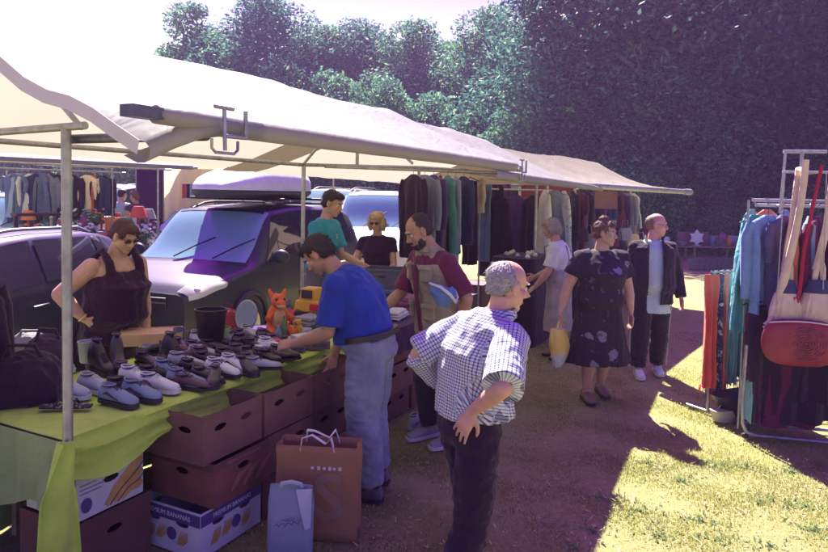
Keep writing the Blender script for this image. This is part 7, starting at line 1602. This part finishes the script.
# ================================================================= TREES
def leaf_mesh(name, n, blobs, size, mats, seed=0, droop=.3):
    """leaves set through the crown's clumps; every leaf is a small folded face of its own"""
    rs = np.random.RandomState(seed); nb = len(blobs)
    w = np.array([b[1][0]*b[1][1]+b[1][2]*b[1][0] for b in blobs]); w = w/w.sum(); idx = rs.choice(nb, n, p=w)
    C = np.array([b[0] for b in blobs])[idx]; Rr = np.array([b[1] for b in blobs])[idx]
    d = rs.normal(size=(n, 3)); d /= np.linalg.norm(d, axis=1)[:, None]; rad = rs.rand(n)**.42
    # knots of leaves: pull towards random twig ends
    nt_ = max(20, n//22); td = rs.normal(size=(nt_, 3)); td /= np.linalg.norm(td, axis=1)[:, None]; ti = rs.randint(0, nt_, n)
    p = C + Rr*d*rad[:, None]*(.92+.16*rs.rand(n)[:, None])
    twr = (td[ti]*(rs.rand(nt_)**.33)[ti][:, None])
    mask = rs.rand(n) < .62
    q = C + Rr*twr + rs.normal(size=(n, 3))*Rr*.055
    p[mask] = q[mask]
    a = rs.normal(size=(n, 3)); a[:, 2] *= .7; a /= np.linalg.norm(a, axis=1)[:, None]; b = rs.normal(size=(n, 3)); b -= a*(a*b).sum(1)[:, None]; b /= np.linalg.norm(b, axis=1)[:, None]
    s = size*(.55+.9*rs.rand(n))[:, None]
    v = np.stack([p-a*s, p-b*s*.45, p+a*s, p+b*s*.45], 1).reshape(-1, 3)
    me = bpy.data.meshes.new(name); me.vertices.add(n*4); me.vertices.foreach_set('co', v.reshape(-1).astype(np.float32)); me.loops.add(n*4); me.loops.foreach_set('vertex_index', np.arange(n*4, dtype=np.int32))
    me.polygons.add(n); me.polygons.foreach_set('loop_start', (np.arange(n)*4).astype(np.int32)); me.polygons.foreach_set('loop_total', np.full(n, 4, np.int32))
    for m in mats: me.materials.append(m)
    me.polygons.foreach_set('material_index', (rs.rand(n)**1.3*len(mats)).astype(np.int32)); me.update(calc_edges=True); me.validate(); return me
def leafmat(name, col, tr=.35): return mat('leaf_' + name, col, rough=.62, var=.35, scale=1.4, bump=0, transl=tr, spec=.35)
BARK = mat('bark', (.10, .075, .065), rough=.95, var=.35, scale=9, bump=.9, bscale=14, bdist=.03)
LF = {'mid': [leafmat('mid_a', (.035, .13, .11), .5), leafmat('mid_b', (.06, .19, .15), .5), leafmat('mid_c', (.14, .32, .20), .5)],
      'pale': [leafmat('pale_a', (.05, .16, .12), .5), leafmat('pale_b', (.10, .25, .16), .5), leafmat('pale_c', (.22, .42, .20), .5)],
      'dark': [leafmat('dark_a', (.018, .008, .028), .12), leafmat('dark_b', (.024, .018, .036), .15), leafmat('dark_b2', (.030, .045, .050), .2), leafmat('dark_c', (.07, .15, .13), .45)]}  # shade of the backlit wood painted into the leaves, last tone paints lit specks
def crown_blobs(h, w, seed, low=.25, n=16, shape='round'):
    r = random.Random(seed); bl = []
    for i in range(n):
        t = (i+.5)/n; z = h*(low+(1-low)*t*.94)
        env = math.sin(math.pi*min(1, max(.06, (t*.86+.16))))**.7 if shape == 'round' else (1-t)**.7*.9+.12
        a = i*2.4+r.random(); rr = w*.5*env*(.35+.45*r.random()); s = w*(.17+.13*r.random())*(.65+.5*env)
        bl.append(((math.cos(a)*rr, math.sin(a)*rr, z), (s, s, s*(.65+.35*r.random()))))
    return bl
def make_tree(name, label, kind, h, w, seed, n, low=.25, size=.16, nb=16, shape='round', group='trees round the field', loc=(0, 0, 0), rz=0, extra=None):
    t = thing(name, label, 'tree', loc, rz, group); bl = crown_blobs(h, w, seed, low, nb, shape) + (extra or [])
    tr = MB(); r = random.Random(seed+5); tk = .022*h
    pts = [V((0, 0, -.2))] + [V((r.uniform(-.02, .02)*h*i/5, r.uniform(-.02, .02)*h*i/5, h*.78*i/5)) for i in range(1, 6)]
    tr.tube(pts, [tk*1.25, tk, tk*.85, tk*.65, tk*.42, tk*.18], n=10)
    for c, s in bl:
        c = V(c); z0 = max(h*.14, c.z*.62); k = min(4, int(z0/(h*.78)*5)); a = pts[k].lerp(pts[min(5, k+1)], .5); a.z = min(a.z, c.z-.1)
        mid = a.lerp(c, .5)+V((r.uniform(-.3, .3), r.uniform(-.3, .3), -.15)); tr.tube([a, mid, c], [tk*.30, tk*.2, tk*.06], n=6)
    tr.build('trunk', BARK, t)
    n = int(n*1.9); size *= .66; me = leaf_mesh('crown', n, bl, size, LF[kind], seed); o = bpy.data.objects.new('crown', me); COL.objects.link(o); o.parent = t; return t

def trees():
    def spot(px, Y): q = atY(px, 200, Y); return (q.x, q.y, 0)
    def hh(py, px, Y): return atY(px, py, Y).z
    A = make_tree('broadleaf_tree', 'tall rounded blue-green tree rising highest at the left, just right of a gap of sky', 'mid', 14, 8.5, 3, 26000, low=.12, nb=22, size=.17)
    A.location = spot(262, 38); A.scale = (1.05, 1, hh(-12, 262, 38)/14)
    Bt = make_tree('broadleaf_tree', 'spindly light tree at the left end of the tree line, beside the sky gap', 'pale', 12, 5.0, 8, 9000, low=.15, nb=14, size=.16); Bt.location = spot(193, 37); Bt.scale = (1, 1, hh(-8, 193, 37)/12)
    Ct = make_tree('broadleaf_tree', 'mid-green tree whose pointed top breaks the skyline above the second stall', 'pale', 13, 7.5, 21, 21000, low=.1, nb=20, size=.17); Ct.location = spot(488, 36); Ct.scale = (.92, 1, hh(-2, 488, 36)/13)
    specs = [  # px, Y, top py, source, label
        (222, 40, 42, Bt, 'thin young tree between the spindly tree and the tall rounded one'),
        (322, 40, 28, Ct, 'light green tree right of the tallest left-hand tree'),
        (362, 41, 26, A, 'blue-green tree with a flat top in the middle of the tree line'),
        (412, 39, 22, Ct, 'round-topped tree above the ridge of the second stall'),
        (447, 41, 42, Bt, 'small thin tree in the dip of the skyline'),
        (528, 37, 30, A, 'broad tree at the right of the skyline gap'),
        (60, 44, 96, A, 'low tree mostly hidden by the first canopy at far left'),
        (130, 44, 84, Ct, 'low tree behind the first canopy near the skyline gap'),
        (-20, 44, 90, Ct, 'low tree beyond the left edge of the picture'),
        (566, 29, -50, A, 'tall blue-green tree where the dark wood begins'), (606, 27.5, -30, Ct, 'lighter tree in front of the dark wood above the farthest canopy'), (648, 26, 20, A, 'blue-green tree standing out before the dark wood')]
    for px, Y, py, src, lab in specs:
        s = hh(py-9, px, Y)/(14 if src is A else (12 if src is Bt else 13)); dup(src, spot(px, Y), rnd.random()*6, lab, scale=(max(.8, s**.5), max(.8, s**.5), s))
    # bushy lower storey: lighter hawthorn-like shrubs
    G = make_tree('bush', 'pale leafy bush in front of the tree line behind the second ridge', 'pale', 5, 5.0, 31, 15000, low=.05, nb=14, size=.13, group='bushes along the edge of the field'); G['category'] = 'bush'
    G.location = spot(520, 27); G.scale = (1, 1, hh(112, 520, 27)/5)
    for px, Y, py, lab in ((585, 26, 128, 'light green bush behind the ridge of the farthest stall'), (470, 30, 112, 'bush between the second ridge and the middle trees'), (430, 31, 100, 'bush left of centre behind the second canopy'),
                           (385, 32, 84, 'bush right behind the joint of the two canopies'), (340, 34, 80, 'bush under the light green tree'), (290, 34, 70, 'bush under the tallest left-hand tree'), (235, 36, 60, 'bush under the thin young tree'), (545, 29, 90, 'tall bush at the start of the dark wood'),
                           (650, 24, 150, 'shaded bush right of the farthest stall'), (735, 23, 205, 'low shaded bush above the plant pots'), (700, 25, 180, 'shaded bush behind the brown box'), (780, 24, 200, 'shaded bush behind the denim jacket'), (840, 24, 190, 'shaded bush at the right edge'), (610, 27, 150, 'shaded bush behind the end of the farthest canopy'),
                           (160, 38, 60, 'bush below the spindly tree'), (100, 40, 120, 'bush far left behind the background stalls'), (20, 40, 130, 'bush at far left behind the parked estate car')):
        s = hh(py, px, Y)/5; dup(G, spot(px, Y), rnd.random()*6, lab, scale=(max(.7, s*.8), max(.7, s*.8), s))
    # dark wood on the right
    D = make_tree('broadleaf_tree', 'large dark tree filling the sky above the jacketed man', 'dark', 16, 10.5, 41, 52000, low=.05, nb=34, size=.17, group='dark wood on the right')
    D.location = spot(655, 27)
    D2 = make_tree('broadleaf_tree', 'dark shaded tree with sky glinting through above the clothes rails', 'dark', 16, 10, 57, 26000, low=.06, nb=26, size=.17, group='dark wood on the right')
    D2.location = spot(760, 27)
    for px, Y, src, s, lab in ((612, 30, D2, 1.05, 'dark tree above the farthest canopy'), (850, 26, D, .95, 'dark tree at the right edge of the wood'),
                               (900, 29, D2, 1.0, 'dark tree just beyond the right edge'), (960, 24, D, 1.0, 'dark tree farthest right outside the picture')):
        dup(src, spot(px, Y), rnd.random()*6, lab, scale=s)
    br = thing("tree_limb", 'long bare dark limb reaching out of the dark wood towards the left', 'branch', spot(640, 24)); q = [atY(700, 100, 24), atY(672, 88, 23.6), atY(650, 80, 23.4), atY(628, 62, 23.3), atY(612, 50, 23.2)]
    g = MB(); g.tube(q, [.16, .12, .10, .07, .03], n=8); g.tube([q[2], atY(640, 66, 23.2), atY(630, 40, 23.0)], [.07, .05, .02], n=6); g.build('limb', BARK, br, world=True)
trees()
# ================================================================= LIGHT, SKY, CAMERA
def world():
    w = bpy.data.worlds.new('World'); S.world = w; w.use_nodes = True; nt = w.node_tree; N, L = nt.nodes, nt.links
    bg = N['Background']
    sky = N.new('ShaderNodeTexSky'); sky.sky_type = 'NISHITA'; sky.sun_disc = False; sky.sun_elevation = SUNEL; sky.sun_rotation = -SUNAZ
    sky.dust_density = 3.0; sky.air_density = 1.0
    # pale hazy horizon; violet added at the unseen zenith to tint the shade
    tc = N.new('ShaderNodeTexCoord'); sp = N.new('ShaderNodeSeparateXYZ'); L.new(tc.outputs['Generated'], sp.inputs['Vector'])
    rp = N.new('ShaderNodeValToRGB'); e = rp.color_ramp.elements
    e[0].position = .19; e[0].color = (.93, .90, .95, 1); e[1].position = .38; e[1].color = ZEN_TINT
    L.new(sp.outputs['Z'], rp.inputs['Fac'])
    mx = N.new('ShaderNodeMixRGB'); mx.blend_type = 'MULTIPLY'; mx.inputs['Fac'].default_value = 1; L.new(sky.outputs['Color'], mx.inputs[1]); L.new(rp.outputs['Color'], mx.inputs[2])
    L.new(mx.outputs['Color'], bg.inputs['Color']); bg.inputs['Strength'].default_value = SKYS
ZEN_TINT = (.66, .04, 1.45, 1); SKYS = 0.050
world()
sd = bpy.data.lights.new('sun', 'SUN'); sd.energy = 5.0; sd.angle = R(.53); sd.color = (1.0, .95, .78)
so = bpy.data.objects.new('sun', sd); COL.objects.link(so)
sv = V((-math.sin(SUNAZ)*math.cos(SUNEL), math.cos(SUNAZ)*math.cos(SUNEL), math.sin(SUNEL)))
so.rotation_euler = sv.to_track_quat('Z', 'Y').to_euler(); so.location = sv*30
if HAZE:
    h = MB(); h.box((0, 25, 13.5), (150, 110, 31)); m = bpy.data.materials.new('haze_air'); m.use_nodes = True; nt = m.node_tree
    for n in list(nt.nodes):
        if n.type != 'OUTPUT_MATERIAL': nt.nodes.remove(n)
    pv = nt.nodes.new('ShaderNodeVolumePrincipled'); pv.inputs['Density'].default_value = HAZE; pv.inputs['Color'].default_value = (.68, .46, 1.0, 1); pv.inputs['Anisotropy'].default_value = .25
    nt.links.new(pv.outputs['Volume'], [n for n in nt.nodes if n.type == 'OUTPUT_MATERIAL'][0].inputs['Volume'])
    o = h.build('haze', m, None, smooth=False); tag(o, kind='stuff')
cd = bpy.data.cameras.new('camera'); cam = bpy.data.objects.new('camera', cd); COL.objects.link(cam)
cd.sensor_width = 36; cd.sensor_fit = 'HORIZONTAL'; cd.lens = 36*FPX/828; cd.clip_end = 600; cd.clip_start = .05
cd.shift_y = -(276-CY)/828
Mc = Matrix((RGT, UPV, -FWD)).transposed().to_4x4(); Mc.translation = CAM; cam.matrix_world = Mc
S.camera = cam
S.view_settings.view_transform = 'Standard'; S.view_settings.look = 'None'; S.view_settings.gamma = 1; S.view_settings.exposure = EXPO
S.view_settings.use_curve_mapping = False
S.cycles.max_bounces = 6; S.cycles.transparent_max_bounces = 6; S.cycles.volume_bounces = 0
